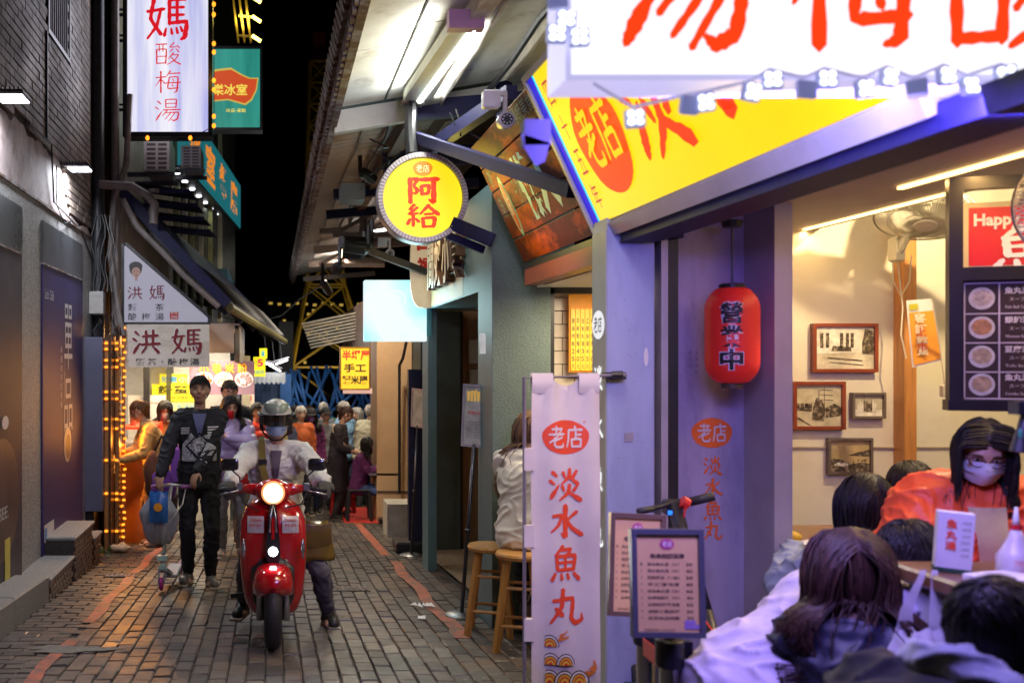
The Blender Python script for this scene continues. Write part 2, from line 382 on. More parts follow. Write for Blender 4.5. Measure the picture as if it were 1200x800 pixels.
# ---------------------------------------------------------------- ground and street
mb = MB()
def gfn(u, v):
 x = -60 + 120 * u; y = -6 + 46 * v
 return (x, y, gz(y) - .055)
mb.sheet(gfn, 2, 4); mb.build('ground', M_asph); bpy.data.objects['ground']['kind'] = 'structure'
mb = MB(); mb.sheet(lambda u, v: (-500 + 1000 * u, 40 + 900 * v, gz(34) - .055), 1, 1)
tag(mb.build('far_ground', M_asph), kind='structure')
mb = MB(); mb.sheet(lambda u, v: (-1.76 + 3.36 * u, 1 + 25 * v, gz(1 + 25 * v) - .012), 1, 10)
street = tag(mb.build('street', M_mortar), kind='structure')
rnd = random.Random(5)
def paver_shape(w, l, h, jit=.003):
 m = MB(); c = .007
 m.bbox((-w / 2, -l / 2, -h), (w / 2, l / 2, 0), c)
 m.v = [(x + rnd.uniform(-jit, jit), y + rnd.uniform(-jit, jit), z + rnd.uniform(-.0015, .0015)) for x, y, z in m.v]
 return m
pv = []          # (x, y, type)
for i in range(30):                                   # lengthwise bricks right of the left line
 x = -1.20 + .1 * i
 if x > 1.6: break
 y = 4.2 + rnd.uniform(0, .03) + (.1 if i % 2 else 0)
 while y < 25: pv.append((x + .006 * math.sin(y * 1.3 + i * .05), y, 0)); y += .205
y = 4.2; r = 0
while y < 25:                                          # crosswise bricks beside the kerb
 x = -1.70 + (.1 if r % 2 else 0)
 while x < -1.25: pv.append((x, y, 1)); x += .205
 y += .103; r += 1
pv = [p for p in pv if 4.6 < p[1]]
vis = lambda p: -6 < 320 + p[0] / p[1] * 1167 < 640
pv.sort(key=lambda p: (not vis(p), p[1]))
vars0 = [paver_shape(.0955, .199, .04).mesh('paver', M_paver, False) for _ in range(6)]
vars1 = [paver_shape(.199, .0975, .04).mesh('paver', M_paver, False) for _ in range(6)]
big = MB(); tilt = math.atan(SLOPE)
def pz(x, y): return gz(y) + .004 * math.sin(x * 3.1 + 1) * math.sin(y * 1.7) + rnd.uniform(-.003, .003)
for k, (x, y, t) in enumerate(pv):
 eul = (-tilt + rnd.gauss(0, .018), rnd.gauss(0, .022), rnd.gauss(0, .016))
 if k < 296:
  o = bpy.data.objects.new('paver', rnd.choice(vars1 if t else vars0)); COL.objects.link(o); o.parent = street
  o.location = (x, y, pz(x, y)); o.rotation_euler = eul
 else:
  Mx = Matrix.LocRotScale((x, y, pz(x, y)), Matrix.Identity(3), None) @ Matrix.Rotation(eul[2], 4, 'Z') @ Matrix.Rotation(eul[1], 4, 'Y') @ Matrix.Rotation(eul[0], 4, 'X')
  w, l = (.199, .0975) if t else (.0955, .199)
  a, b, c = w / 2, l / 2, .006
  big.add([(-a, -b, -.02), (a, -b, -.02), (a, b, -.02), (-a, b, -.02), (-a + c, -b + c, 0), (a - c, -b + c, 0), (a - c, b - c, 0), (-a + c, b - c, 0)],
    [(4, 5, 6, 7), (0, 1, 5, 4), (1, 2, 6, 5), (2, 3, 7, 6), (3, 0, 4, 7)], Mx)
o = big.build('pavers_beyond', M_paver, street); tag(o, kind='stuff')
def strip(name, pts, w, lab):
 m = MB(); vs = []; n = len(pts)
 for i in range(n):
  x, y = pts[i];
  for sx in (-1, 1):
   vs.append((x + sx * w / 2 + rnd.uniform(-.006, .006), y, gz(y) + .0075))
 m.add(vs, [(2 * i, 2 * i + 1, 2 * i + 3, 2 * i + 2) for i in range(n - 1)])
 return tag(m.build(name, M_redp), lab, kind='structure')
strip('painted_line', [(-1.26 + .015 * math.sin(t), 4.6 + t * .2) for t in range(9)] , .085, 'worn red line along the kerb side of the street')
strip('painted_line', [(-1.26 + .015 * math.sin(t), 6.75 + t * .2) for t in range(30)], .085, 'worn red line along the kerb side of the street')
strip('painted_line', [(1.19 + .02 * math.sin(t * .8), 6.25 + t * .2) for t in range(19)], .10, 'worn red line on the shop side of the street')
strip('painted_line', [(1.17, 10.35 + t * .25) for t in range(17)], .10, 'worn red line on the shop side of the street')
# cement patch in the brick near the kerb
m = MB(); pts = []
for i in range(24):
 a = 2 * PI * i / 24; rr = 1 + .25 * math.sin(3 * a + 1) + .15 * math.sin(7 * a)
 pts.append((-1.20 + .26 * rr * math.cos(a), 5.93 + .09 * rr * math.sin(a)))
m.add([(x, y, gz(y) + .009) for x, y in pts], [tuple(range(24))]); tag(m.build('cement_patch', mat('cement', (.2, .19, .17), .8, var=.3, vscale=20, bump=.4)), kind='structure')
# shop floor on the right: exposed aggregate
M_agg = mat('pebble_screed', (.30, .23, .15), .6, var=.3, vscale=25, col2=(.10, .08, .06), c2scale=90, c2edge=(.5, .58), bump=.6, bscale=110)
m = MB(); m.sheet(lambda u, v: (1.60 + 1.2 * u, 6.6 + 4.6 * v, gz(6.6 + 4.6 * v) + .012), 1, 4); tag(m.build('doorway_floor', M_agg), kind='structure')
M_ftile = mat('shop_floor_tile', (.18, .15, .13), .4, var=.3, vscale=3)
m = MB(); m.box((1.62, .3, -.5), (6.0, 6.55, -.24)); tag(m.build('shop_floor', M_ftile), kind='structure')
# ---------------------------------------------------------------- left building along the alley
LX = -2.0
lb = thing('brick_building', 'old brick and plaster building along the left kerb with dark poster panels', 'building', (LX, 7, gz(7)))
m = MB(); m.box((LX - .5, .5, -1.2), (LX - .03, 11.0, 9)); wallL = part(m, 'wall', mat('wall_core', (.10, .08, .07), .85, var=.3, bump=.3), lb)
m = MB()
def plast_top(y): return CAMZ + 1.88 + .03 * math.sin(y * 9) + .02 * math.sin(y * 23) - (0 if y < 9.3 else min(.45, (y - 9.3) * .9))
ys = [.5 + .1 * i for i in range(106)]
vs = []; fs = []
for y in ys:
 vs += [(LX - .002, y, CAMZ + 1.36), (LX - .002, y, plast_top(y)), (LX - .03, y, plast_top(y) + .01)]
for i in range(len(ys) - 1):
 fs += [(3 * i, 3 * i + 1, 3 * i + 4, 3 * i + 3), (3 * i + 1, 3 * i + 2, 3 * i + 5, 3 * i + 4)]
m.add(vs, fs); part(m, 'plaster', M_plas, lb)
m = MB()
for y0, y1 in ((.5, 5.0), (7.83, 8.52), (10.33, 11.02)): m.box((LX - .03, y0, -1.2), (LX + .012, y1, CAMZ + 1.22))
m.box((LX - .03, .5, CAMZ + 1.22), (LX + .012, 11.02, CAMZ + 1.36)); part(m, 'terrazzo_facing', M_terr, lb)
m = MB(); m.box((LX - .03, .5, CAMZ + 1.355), (LX + .03, 11.0, CAMZ + 1.375)); part(m, 'ledge', M_rust, lb)
# bricks (upper wall)
bl, bh = .235, .072
bshape = []
for _ in range(5):
 q = MB(); q.bbox((-.02, -bl / 2 + .004, -bh / 2 + .004), (.012, bl / 2 - .004, bh / 2 - .004), .004); bshape.append(q.mesh('brick', M_brick))
cnt = 0; rest = MB()
cand = []
for r in range(70):
 z = CAMZ + 1.5 + r * bh
 y = 4.0 + (bl / 2 if r % 2 else 0)
 while y < 11.0:
  ok = z > plast_top(y) + .03
  if z > CAMZ + 2.92 and 8.78 < y < 9.75: ok = False
  if ok: cand.append((y, z))
  y += bl
cand.sort(key=lambda p: (not (320 - 2334 / p[0] > -8 and 425 - (p[1] - CAMZ) / p[0] * 1167 > -8), abs(p[0] - 9)))
for k, (y, z) in enumerate(cand):
 if k < 290:
  o = bpy.data.objects.new('brick', rnd.choice(bshape)); COL.objects.link(o); o.parent = lb
  o.location = (rnd.uniform(-.003, .003), y - 7, z - gz(7)); o.rotation_euler = (rnd.gauss(0, .006), 0, rnd.gauss(0, .01))
 else:
  rest.box((LX - .02, y - bl / 2 + .004, z - bh / 2 + .004), (LX + .01, y + bl / 2 - .004, z + bh / 2 - .004))
tag(part(rest, 'bricks_beyond', M_brick, lb), kind='stuff')
# barred window
m = MB()
z0 = CAMZ + 2.92; m.box((LX - .03, 8.79, z0), (LX + .02, 9.74, z0 + .04)); m.box((LX - .03, 8.79, z0 + .04), (LX + .02, 8.83, z0 + 1.3)); m.box((LX - .03, 9.70, z0 + .04), (LX + .02, 9.74, z0 + 1.3))
win = part(m, 'window', M_black, lb)
m = MB(); m.box((LX - .028, 8.83, z0 + .04), (LX - .02, 9.70, z0 + 1.3)); part(m, 'pane', mat('dark_glass', (.01, .01, .012), .15, var=0), win)
for i in range(9):
 m = MB(); y = 8.9 + i * .09; m.box((LX + .0, y - .008, z0 + .04), (LX + .015, y + .008, z0 + 1.3)); part(m, 'bar', M_dkmet, win)
# drain line and cable over the wall
m = MB(); m.box((LX, 8.70, CAMZ + 1.95), (LX + .03, 8.715, CAMZ + 2.9)); m.tube([(LX + .02, 8.1, CAMZ + 1.95), (LX + .04, 8.8, CAMZ + 1.93), (LX + .02, 9.0, CAMZ + 1.45), (LX + .03, 9.6, CAMZ + 1.40), (LX + .02, 10.3, CAMZ + 1.36), (LX + .03, 10.9, CAMZ + 1.1)], .008, 5)
m.tube([(LX + .02, 9.1, CAMZ + 1.8), (LX + .02, 9.1, CAMZ + 1.45), (LX + .05, 9.3, CAMZ + 1.3), (LX + .03, 9.7, CAMZ + 1.38)], .006, 5)
part(m, 'cable', M_black, lb)
# poster panels
M_panel = mat('slate_panel', (.075, .078, .088), .35, var=.25, vscale=2, rvar=.1)
M_poster = mat('purple_poster', (.052, .038, .14), .5, spec=.2, var=.25, vscale=1.2, col2=(.13, .065, .06), c2scale=1.1, c2edge=(.62, .85))
M_poster2 = mat('brown_poster', (.06, .052, .07), .5, spec=.2, var=.3, vscale=1.2, col2=(.12, .10, .10), c2scale=1.4, c2edge=(.45, .7))
M_print = mat('pale_print', (.62, .6, .62), .5, var=.05)
UV_L = ((0, 1, 0), (0, 0, 1))     # left wall, seen from the street (+X side): reading runs away along +Y
for (y0, y1, zb, mm, which) in ((5.02, 7.83, -.55, M_poster2, 1), (8.53, 10.32, -.52, M_poster, 2)):
 a = thing('wall_poster', ['', 'dark brown cafe poster panel at the left edge of the wall', 'purple coffee poster panel with tall white characters between terrazzo piers'][which], 'poster', (LX + .02, (y0 + y1) / 2, zb))
 m = MB(); m.box((LX - .01, y0, CAMZ + .86), (LX + .03, y1, CAMZ + 1.22)); part(m, 'top_sheet', M_panel, a)
 m = MB(); m.box((LX - .01, y0, zb), (LX + .026, y1, CAMZ + .845)); part(m, 'poster_sheet', mm, a)
 m = MB(); m.box((LX, y0, CAMZ + .845), (LX + .034, y1, CAMZ + .86)); part(m, 'joint_strip', M_rust, a)
 for k in range(6):
  pass
 Mx = basis((LX + .029, (y0 + y1) / 2, CAMZ), *UV_L)
 # the +Y direction runs to the right for someone facing the wall from the street
 t = MB()
 if which == 2:
  text(t, "Let's Café", -.66, .60, .34, .09, Mx, keep=False)
  for ch, cz, hh in (('單', .25, .62), ('品', -.40, .50)): text(t, ch, .15, cz, .38, hh, Mx, bold=.0)
  for i, s_ in enumerate('精選咖啡豆現磨'): text(t, s_, -.16, .12 - i * .085, .06, .06, Mx)
  text(t, 'Single Origin', -.02, -.2, .03, .5, Mx)
  text(t, "Café", .30, -1.62, .2, .07, Mx)
  part(t, 'lettering', M_print, a)
  c = MB(); ellipse_poly(c, .12, -.78, .17, .17, Mx); part(c, 'cup_print', mat('cup_print', (.5, .46, .45), .4), a)
  c = MB(); ellipse_poly(c, .14, -.80, .11, .12, Mx, z=.003); part(c, 'coffee_print', mat('coffee_print', (.16, .09, .05), .4), a)
  c = MB(); rect(c, -.86, -1.55, -.48, -1.40, Mx, .003); part(c, 'sticker', M_print, a)
  c = MB(); rect(c, -.84, -1.53, -.76, -1.43, Mx, .0045); part(c, 'sticker_logo', mat('sticker_blue', (.05, .25, .6), .5), a)
 else:
  text(t, 'SEE.', .86, -1.10, .25, .09, Mx)
  part(t, 'lettering', M_print, a)
  c = MB(); ellipse_poly(c, .90, -.44, .09, .05, Mx); part(c, 'saucer_print', M_print, a)
  c = MB(); rect(c, .88, -1.68, 1.03, -1.3, Mx, .003); part(c, 'yellow_sticker', mat('sticker_yellow', (.6, .5, .1), .5), a)
  c = MB(); ellipse_poly(c, .8, -1.0, .5, .45, Mx, z=.0012); part(c, 'warm_print', mat('warm_print', (.11, .07, .06), .4, var=.4, vscale=3), a)
# kerb stones and tiled ledges
kb = thing('stone_kerb', 'raised grey stone kerb at the foot of the left wall', 'kerb', (-1.86, 6, gz(6)))
for i, (y0, y1) in enumerate(((3.6, 4.6), (4.61, 5.6), (5.61, 6.6), (6.61, 7.64))):
 m = MB(); m.bbox((-2.03, y0, -.55), (-1.72, y1, 0), .018)
 m.v = [(x + (.012 * math.sin(y * 7) if x > -1.8 else 0), y, (z + gz(y) + .2 if z > -.3 else -.7)) for x, y, z in m.v]
 part(m, 'stone', M_stone, kb)
M_btile = mat('brown_tile', (.12, .075, .055), .4, var=.3, vscale=12)
for i, (y0, y1, zt, lab) in enumerate(((7.66, 8.60, -.34, 'low tiled ledge beside the kerb, nearer and lower one'), (8.62, 9.55, -.19, 'taller tiled ledge under the purple poster'), (9.57, 10.0, -.36, 'small block at the far end of the tiled ledges'))):
 a = thing('tiled_ledge', lab, 'ledge', (-1.86, (y0 + y1) / 2, gz(y0)))
 m = MB(); m.box((-2.0, y0 + .01, -.8), (-1.735, y1 - .01, zt - .035)); part(m, 'core', M_mortar, a)
 m = MB(); m.bbox((-2.0, y0, zt - .035), (-1.71, y1, zt), .01); part(m, 'coping', M_stone, a)
 r = 0; z = zt - .06
 tm = None
 while z > gz(y1) - .04:
  y = y0 + .02 + (.05 if r % 2 else 0)
  while y + .09 < y1:
   if tm is None:
    q = MB(); q.bbox((-.006, -.043, -.02), (.012, .043, .02), .003); tm = q.mesh('tile', M_btile)
   o = bpy.data.objects.new('tile', tm); COL.objects.link(o); o.parent = a
   o.location = Vector((-1.735 + rnd.uniform(-.002, .002), y + .045, z)) - a.location
   y += .1
  z -= .047; r += 1
# cool white flood lamps on the wall
M_lamp = glow('cool_lamp_glass', (.85, .92, 1.0), 14)
for (y, z, lab, pw) in ((7.0, CAMZ + 1.86, 'LED wall floodlight at the left edge of the photo', 20), (9.45, CAMZ + 1.84, 'LED wall floodlight above the purple poster', 45)):
 a = thing('wall_lamp', lab, 'lamp', (LX, y, z), 'floodlights on the left wall')
 m = MB(); m.bbox((LX + .03, y - .12, z + .0), (LX + .27, y + .12, z + .035), .012)
 for k in range(7): m.box((LX + .05 + k * .03, y - .1, z + .035), (LX + .06 + k * .03, y + .1, z + .055))
 part(m, 'housing', M_dkmet, a)
 m = MB(); m.box((LX + .07, y - .1, z - .012), (LX + .26, y + .1, z - .001)); part(m, 'lens', M_lamp, a)
 m = MB(); m.bar((LX, y, z + .01), (LX + .05, y, z + .01), .05, .02); part(m, 'bracket', M_dkmet, a)
 light('floodlight', 'AREA', (LX + .16, y, z - .03), pw, (.85, .9, 1.0), .18, .18, target=(LX + .10, y + .0, z - 1))
# ---------------------------------------------------------------- beyond the brick wall: pipes, second building
FX = lambda y: -1.85 + (y - 11.5) * .15           # street face of the second building
M_cream = mat('cream_metal_wall', (.48, .45, .33), .5, var=.3, vscale=2, bump=.1)
b2 = thing('shop_building', 'narrow shop building with cream ribbed cladding above the awning', 'building', (-2, 14, gz(14)))
m = MB(); m.box((-4, 12.0, -1), (-1.98, 12.1, 9)); m.box((-3.2, 11.05, 1.0), (-2.02, 11.3, 9)); part(m, 'side_wall', mat('beige_side', (.40, .34, .24), .6, var=.3, vscale=2), b2)
m = MB()
vs = []; fs = []; n = 0
yy = 11.5
while yy < 13.9:                                   # ribbed cladding: real ribs
 for off, dd in ((0, 0), (.05, 0), (.06, .025), (.09, .025)):
  y = yy + off; vs += [(FX(y) + dd, y, CAMZ + .6), (FX(y) + dd, y, 9)]
 yy += .1
for i in range(len(vs) // 2 - 1): fs.append((2 * i, 2 * i + 2, 2 * i + 3, 2 * i + 1))
m.add(vs, fs); part(m, 'ribbed_cladding', M_cream, b2)
m = MB(); m.add([(FX(13.9), 13.9, -1), (FX(19), 19, -1), (FX(19), 19, 9), (FX(13.9), 13.9, 9)], [(0, 1, 2, 3)]); part(m, 'dark_front', mat('dark_front', (.05, .05, .045), .5, var=.4), b2)
for i, y in enumerate((13.95, 14.35, 14.8, 15.3, 15.9, 16.6, 17.4)):
 m = MB(); m.box((FX(y) - .05, y, CAMZ + .3), (FX(y) + .07, y + .14, 6.5)); part(m, 'pilaster', mat('olive_column', (.30, .28, .12), .5, var=.3) if i % 2 else M_cream, b2)
for i, y in enumerate((14.55, 15.05, 15.6, 16.2)):
 m = MB(); m.box((FX(y) - .02, y - .12, CAMZ + 1.0), (FX(y) + .03, y + .12, CAMZ + 2.4)); w = part(m, 'window', M_black, b2)
 m = MB(); m.box((FX(y) + .03, y - .10, CAMZ + 1.05), (FX(y) + .035, y + .10, CAMZ + 2.35)); part(m, 'pane', mat('reflecting_glass', (.04, .05, .06), .1, var=0), w)
m = MB(); m.add([(FX(14) + .02, 14, CAMZ + .95), (FX(17.5) + .02, 17.5, CAMZ + .9), (FX(17.5) + .25, 17.5, CAMZ + .85), (FX(14) + .3, 14, CAMZ + .85)], [(0, 1, 2, 3)])
part(m, 'balcony_sheet', M_dkmet, b2)
m = MB(); m.box((-.95, 16.4, CAMZ + .9), (-.75, 19, CAMZ + 1.55)); part(m, 'hoarding', mat('painted_hoarding', (.03, .10, .14), .5, col2=(.35, .12, .05), c2scale=5, c2edge=(.58, .66)), b2)
# pipes and meters in the corner
def piece(name, lab, cat, mbs, loc, group=None):
 a = thing(name, lab, cat, loc, group)
 for nm, mm, mt in mbs: part(mm, nm, mt, a, smooth=False, sharp=40)
 return a
m = MB(); m.tube([(-1.93, 10.95, -.6), (-1.93, 10.95, 6)], .075, 10); m2 = MB(); m2.tube([(-1.76, 11.1, -.6), (-1.76, 11.1, 6)], .045, 8)
m3 = MB(); m3.tube([(-1.60, 11.15, CAMZ + 3.0), (-1.64, 11.1, CAMZ + 2.2), (-1.76, 11.0, CAMZ + 1.8), (-1.80, 11.0, CAMZ + 1.2), (-1.72, 11.0, CAMZ + .6), (-1.66, 11.0, CAMZ + .3)], .035, 8)
m4 = MB(); m4.tube([(-1.9, 10.9, CAMZ + 1.95), (-1.55, 10.9, CAMZ + 1.93), (-1.38, 10.9, CAMZ + 1.83), (-1.30, 10.9, CAMZ + 1.74), (-1.31, 10.9, CAMZ + 1.52)], .05, 10)
for zz in (1.62, 1.86): m4.tube([(-1.305, 10.9, CAMZ + zz), (-1.306, 10.9, CAMZ + zz + .04)], .058, 10)
m5 = MB(); m5.tube([(-1.66, 11.0, CAMZ + 1.8), (-1.5, 10.95, CAMZ + 1.5), (-1.2, 10.95, CAMZ + 1.2), (-1.0, 11, CAMZ + .98), (-.6, 11.05, CAMZ + .62)], .035, 8)
piece('drain_pipe', 'bundle of dark downpipes in the corner past the brick wall', 'pipe', [('pipe', m, M_dkmet), ('pipe', m2, M_pipe), ('pipe', m3, M_pipe)], (-1.9, 11, -.7))
piece('bent_pipe', 'grey elbow pipe ending above the white gable sign', 'pipe', [('pipe', m4, M_pipe)], (-1.5, 10.9, CAMZ + 1.7))
piece('conduit', 'thick cable conduit lying down the awning edge', 'pipe', [('pipe', m5, M_pipe)], (-1.3, 10.95, CAMZ + 1.2))
m = MB(); m.bbox((-1.98, 10.72, CAMZ + .52), (-1.83, 10.86, CAMZ + .77), .012); m.box((-1.97, 10.715, CAMZ + .72), (-1.84, 10.72, CAMZ + .73))
c = MB()
for k in range(9):
 x = -1.97 + .03 * k; zb = CAMZ + .52
 pts = [(x, 10.8, zb)]
 for j in range(6): pts.append((x + rnd.uniform(-.06, .08), 10.78 + rnd.uniform(-.05, .05), zb - .09 * (j + 1)))
 c.tube(pts, .006, 5)
for k in range(5):
 x = -1.95 + .05 * k; pts = [(x, 10.8, CAMZ + .77)]
 for j in range(7): pts.append((x + .03 * math.sin(j * 1.3 + k), 10.82, CAMZ + .77 + .12 * (j + 1)))
 c.tube(pts, .007, 5)
piece('meter_box', 'small grey junction box with loose cables in the corner', 'utility box', [('box', m, mat('grey_box', (.35, .33, .31), .5)), ('cable', c, M_black)], (-1.9, 10.8, CAMZ + .5))
# air conditioners on brackets
def aircon(x0, y0, z0, w, h, d, lab, shade):
 a = thing('air_conditioner', lab, 'air conditioner', (x0 + w / 2, y0, z0), 'air conditioners over the alley')
 m = MB(); m.bbox((x0, y0, z0), (x0 + w, y0 + d, z0 + h), .015); part(m, 'casing', shade, a)
 m = MB()
 for c_ in range(2):
  for r_ in range(7):
   cx = x0 + w * (.12 + .44 * c_); cz = z0 + h * (.06 + .13 * r_)
   m.box((cx, y0 - .004, cz), (cx + w * .34, y0 - .0005, cz + h * .07))
 part(m, 'vent', mat('vent_dark', (.12, .07, .06), .6), a)
 m = MB(); m.bar((x0 - .2, y0 + .05, z0 - .03), (x0 + w + .05, y0 + .05, z0 - .03), .04, .05); m.bar((x0 - .2, y0 + d - .05, z0 - .03), (x0 + w + .05, y0 + d - .05, z0 - .03), .04, .05)
 part(m, 'bracket', M_dkmet, a)
aircon(-1.52, 11.7, CAMZ + 2.25, .30, .42, .7, 'white slotted air conditioner under the tall light box', mat('ac_white', (.55, .5, .46), .5))
aircon(-1.22, 13.2, CAMZ + 2.58, .26, .30, .6, 'smaller air conditioner farther along, beside the green sign', mat('ac_grey', (.38, .37, .38), .5))
m = MB()
for k in range(4): m.add([(-1.6, 11.7 + .35 * k, CAMZ + 2.12 - .11 * k), (-.98 + .06 * k, 11.7 + .35 * k, CAMZ + 2.02 - .11 * k), (-.92 + .06 * k, 12.3 + .35 * k, CAMZ + 2.0 - .11 * k), (-1.6, 12.3 + .35 * k, CAMZ + 2.1 - .11 * k)], [(0, 1, 2, 3)])
for k in range(4): m.box((-1.62, 11.7 + .35 * k, CAMZ + 1.99 - .11 * k), (-.98 + .06 * k, 11.73 + .35 * k, CAMZ + 2.04 - .11 * k))
piece('window_hood', 'stack of dark metal hoods beneath the air conditioners', 'hood', [('sheet', m, M_navy)], (-1.3, 12, CAMZ + 1.8))
# ================================================================ SIGNS AND STALLS, LEFT
def rim(mb, x0, z0, x1, z1, y0, y1, t):
 """four-sided frame in the xz plane"""
 mb.box((x0, y0, z0), (x1, y1, z0 + t)); mb.box((x0, y0, z1 - t), (x1, y1, z1))
 mb.box((x0, y0, z0 + t), (x0 + t, y1, z1 - t)); mb.box((x1 - t, y0, z0 + t), (x1, y1, z1 - t))
def streak_glow(name, c1, c2, s, scale=(6, 1, .3), lo=.3, hi=.7):
 """back-lit acrylic: tubes behind make soft vertical streaks"""
 m = bpy.data.materials.new(name); m.use_nodes = True; N = m.node_tree.nodes; L = m.node_tree.links; b = N['Principled BSDF']
 tc = N.new('ShaderNodeTexCoord'); mp = N.new('ShaderNodeMapping'); mp.inputs['Scale'].default_value = scale
 n = N.new('ShaderNodeTexNoise'); n.inputs['Scale'].default_value = 1; n.inputs['Detail'].default_value = 3
 r = N.new('ShaderNodeMapRange'); r.inputs[1].default_value = lo; r.inputs[2].default_value = hi
 mx = N.new('ShaderNodeMix'); mx.data_type = 'RGBA'; mx.inputs[6].default_value = (*c1, 1); mx.inputs[7].default_value = (*c2, 1)
 L.new(tc.outputs['Object'], mp.inputs[0]); L.new(mp.outputs[0], n.inputs['Vector']); L.new(n.outputs['Fac'], r.inputs[0]); L.new(r.outputs[0], mx.inputs[0])
 L.new(mx.outputs[2], b.inputs['Emission Color']); b.inputs['Emission Strength'].default_value = s; b.inputs['Base Color'].default_value = (c1[0] * .25, c1[1] * .25, c1[2] * .25, 1); b.inputs['Roughness'].default_value = .3
 return m
M_bulb = glow('amber_bulb', (1.0, .27, .015), 2.6)
M_bulbc = glow('amber_bulb_core', (1.0, .42, .08), 10)
# tall light box
Y = 11.2
X0, X1 = (147 - 320) / 1167 * Y, (246 - 320) / 1167 * Y; Z0 = CAMZ + (425 - 156) / 1167 * Y; Z1 = Z0 + 2.5
a = thing('light_box_sign', 'tall white upright light box with a big red character over three dark red ones', 'sign', ((X0 + X1) / 2, Y, Z0))
m = MB(); m.box((X0 + .02, Y + .01, Z0 + .02), (X1 - .02, Y + .22, Z1 - .02)); part(m, 'box', streak_glow('lilac_white_acrylic', (.40, .42, .80), (.95, .93, .98), 1.0, (7, 1, .5)), a)
m = MB(); rim(m, X0 - .03, Z0 - .04, X1 + .03, Z1, Y - .02, Y + .24, .05); part(m, 'frame', M_black, a)
Mx = basis(((X0 + X1) / 2, Y + .006, Z0), *FRONT); kx = 11.2 / 1167
t = MB(); brush(t, '媽', .0, (156 - 22) * kx, .48, .50, Mx, 1.05);
for i, ch in enumerate('酸梅湯'): brush(t, ch, .0, (156 - 63 - 33 * i) * kx, .30, .26, Mx, .62)
brush(t, '洪', 0, (156 + 45) * kx, .48, .5, Mx, 1.05)
for mm in [t]:
 o = part(t, 'lettering', glow('red_backlit_ink', (.75, .01, .02), .9), a)
m = MB()
for k, z in enumerate((.25, 1.05, 1.35, 2.2)):
 z = Z0 + .02 + z * .98 + .02
 m.bar((-1.98, Y + .1, z), (X0, Y + .1, z), .03, .03); m.bar((-1.98, Y + .1, z + .06), (X0, Y + .1, z + .06), .02, .02)
m.bar((-1.80, Y + .1, Z0 - .2), (-1.80, Y + .1, Z1), .06, .06)
part(m, 'mounting_bracket', M_black, a)
light('lightbox_glow', 'AREA', ((X0 + X1) / 2, Y - .03, (Z0 + Z1) / 2), 26, (.85, .87, 1), .9, 2.3, rot=(-PI / 2, 0, 0))
# chain of amber bulbs round it
def bulb_string(lab, pts, r=.016, wire=True, group=None, name='bulb_string', mb_=None, power=0, pl=None):
 a = thing(name, lab, 'string light', pts[0], group)
 if wire:
  m = MB(); m.tube([Vector(p) + Vector((0, .02, 0)) for p in pts], .005, 4); part(m, 'cable', M_black, a)
 bm = MB(); bm.ell((0, 0, 0), (r, r, r * 1.3), 8, 6); me = bm.mesh('bulb', mb_ or M_bulb, True)
 for p in pts:
  o = bpy.data.objects.new('bulb', me); COL.objects.link(o); o.parent = a; o.location = Vector(p) - a.location
 return a
pts = []
for y in (6, 18, 52, 62, 95, 106, 137, 148): pts.append((X1 + .045, Y - .02, CAMZ + (425 - y) * kx))
pts = [(X1 + .045, Y - .02, CAMZ + (425 + 24) * kx), (X1 + .045, Y - .02, CAMZ + (425 + 9) * kx)] + pts
pts += [(X1 - .22, Y - .02, Z0 - .06), (X1 - .70, Y - .02, Z0 - .06)]
bulb_string('amber bulbs strung down the right edge of the tall light box', pts, .022)
light('bulb_light', 'POINT', (X1 + .1, Y - .1, Z0 + .6), 6, (1, .5, .1), .2)
# green light box behind with red plaque
Y = 13.0; kx = Y / 1167
X0, X1 = (240 - 320) * kx, (305 - 320) * kx; Z0 = CAMZ + (425 - 150) * kx; Z1 = CAMZ + (425 - 57) * kx
a = thing('green_sign', 'green light box with a red plaque and yellow characters behind the tall light box', 'sign', ((X0 + X1) / 2, Y, Z0))
m = MB(); m.box((X0, Y + .01, Z0), (X1, Y + .2, Z1)); part(m, 'box', streak_glow('green_acrylic', (.015, .22, .17), (.05, .42, .34), .8, (5, 1, .6)), a)
m = MB(); rim(m, X0 - .03, Z0 - .03, X1 + .03, Z1 + .03, Y - .01, Y + .22, .035); part(m, 'frame', M_black, a)
Mx = basis((X1 - .32, Y + .006, Z0 + .52), *FRONT)
m = MB(); q = [(-.42, -.17), (-.1, -.14), (.12, -.2), (.2, -.14), (.26, -.02), (.28, .12), (.18, .12), (.08, .16), (-.06, .24), (-.25, .22), (-.42, .16)]
m.add([(x * 1.06, y_ * 1.12, .001) for x, y_ in q], [tuple(range(len(q)))], Mx); part(m, 'plaque_outline', glow('gold_line', (.8, .6, .1), .7), a)
m = MB(); m.add([(x, y_, .003) for x, y_ in q], [tuple(range(len(q)))], Mx); part(m, 'plaque', glow('orange_red_plaque', (.75, .09, .02), .75), a)
t = MB(); text(t, '樂冰室', -.08, -.02, .46, .15, Mx, .02, z=.006); text(t, '冰品·餐點', .0, -.29, .26, .05, Mx, .01, z=.004); part(t, 'lettering', glow('yellow_print', (.95, .75, .1), .9), a)
light('lightbox_glow', 'AREA', ((X0 + X1) / 2, Y - .03, (Z0 + Z1) / 2), 4, (.2, 1, .8), .7, 1, rot=(-PI / 2, 0, 0))
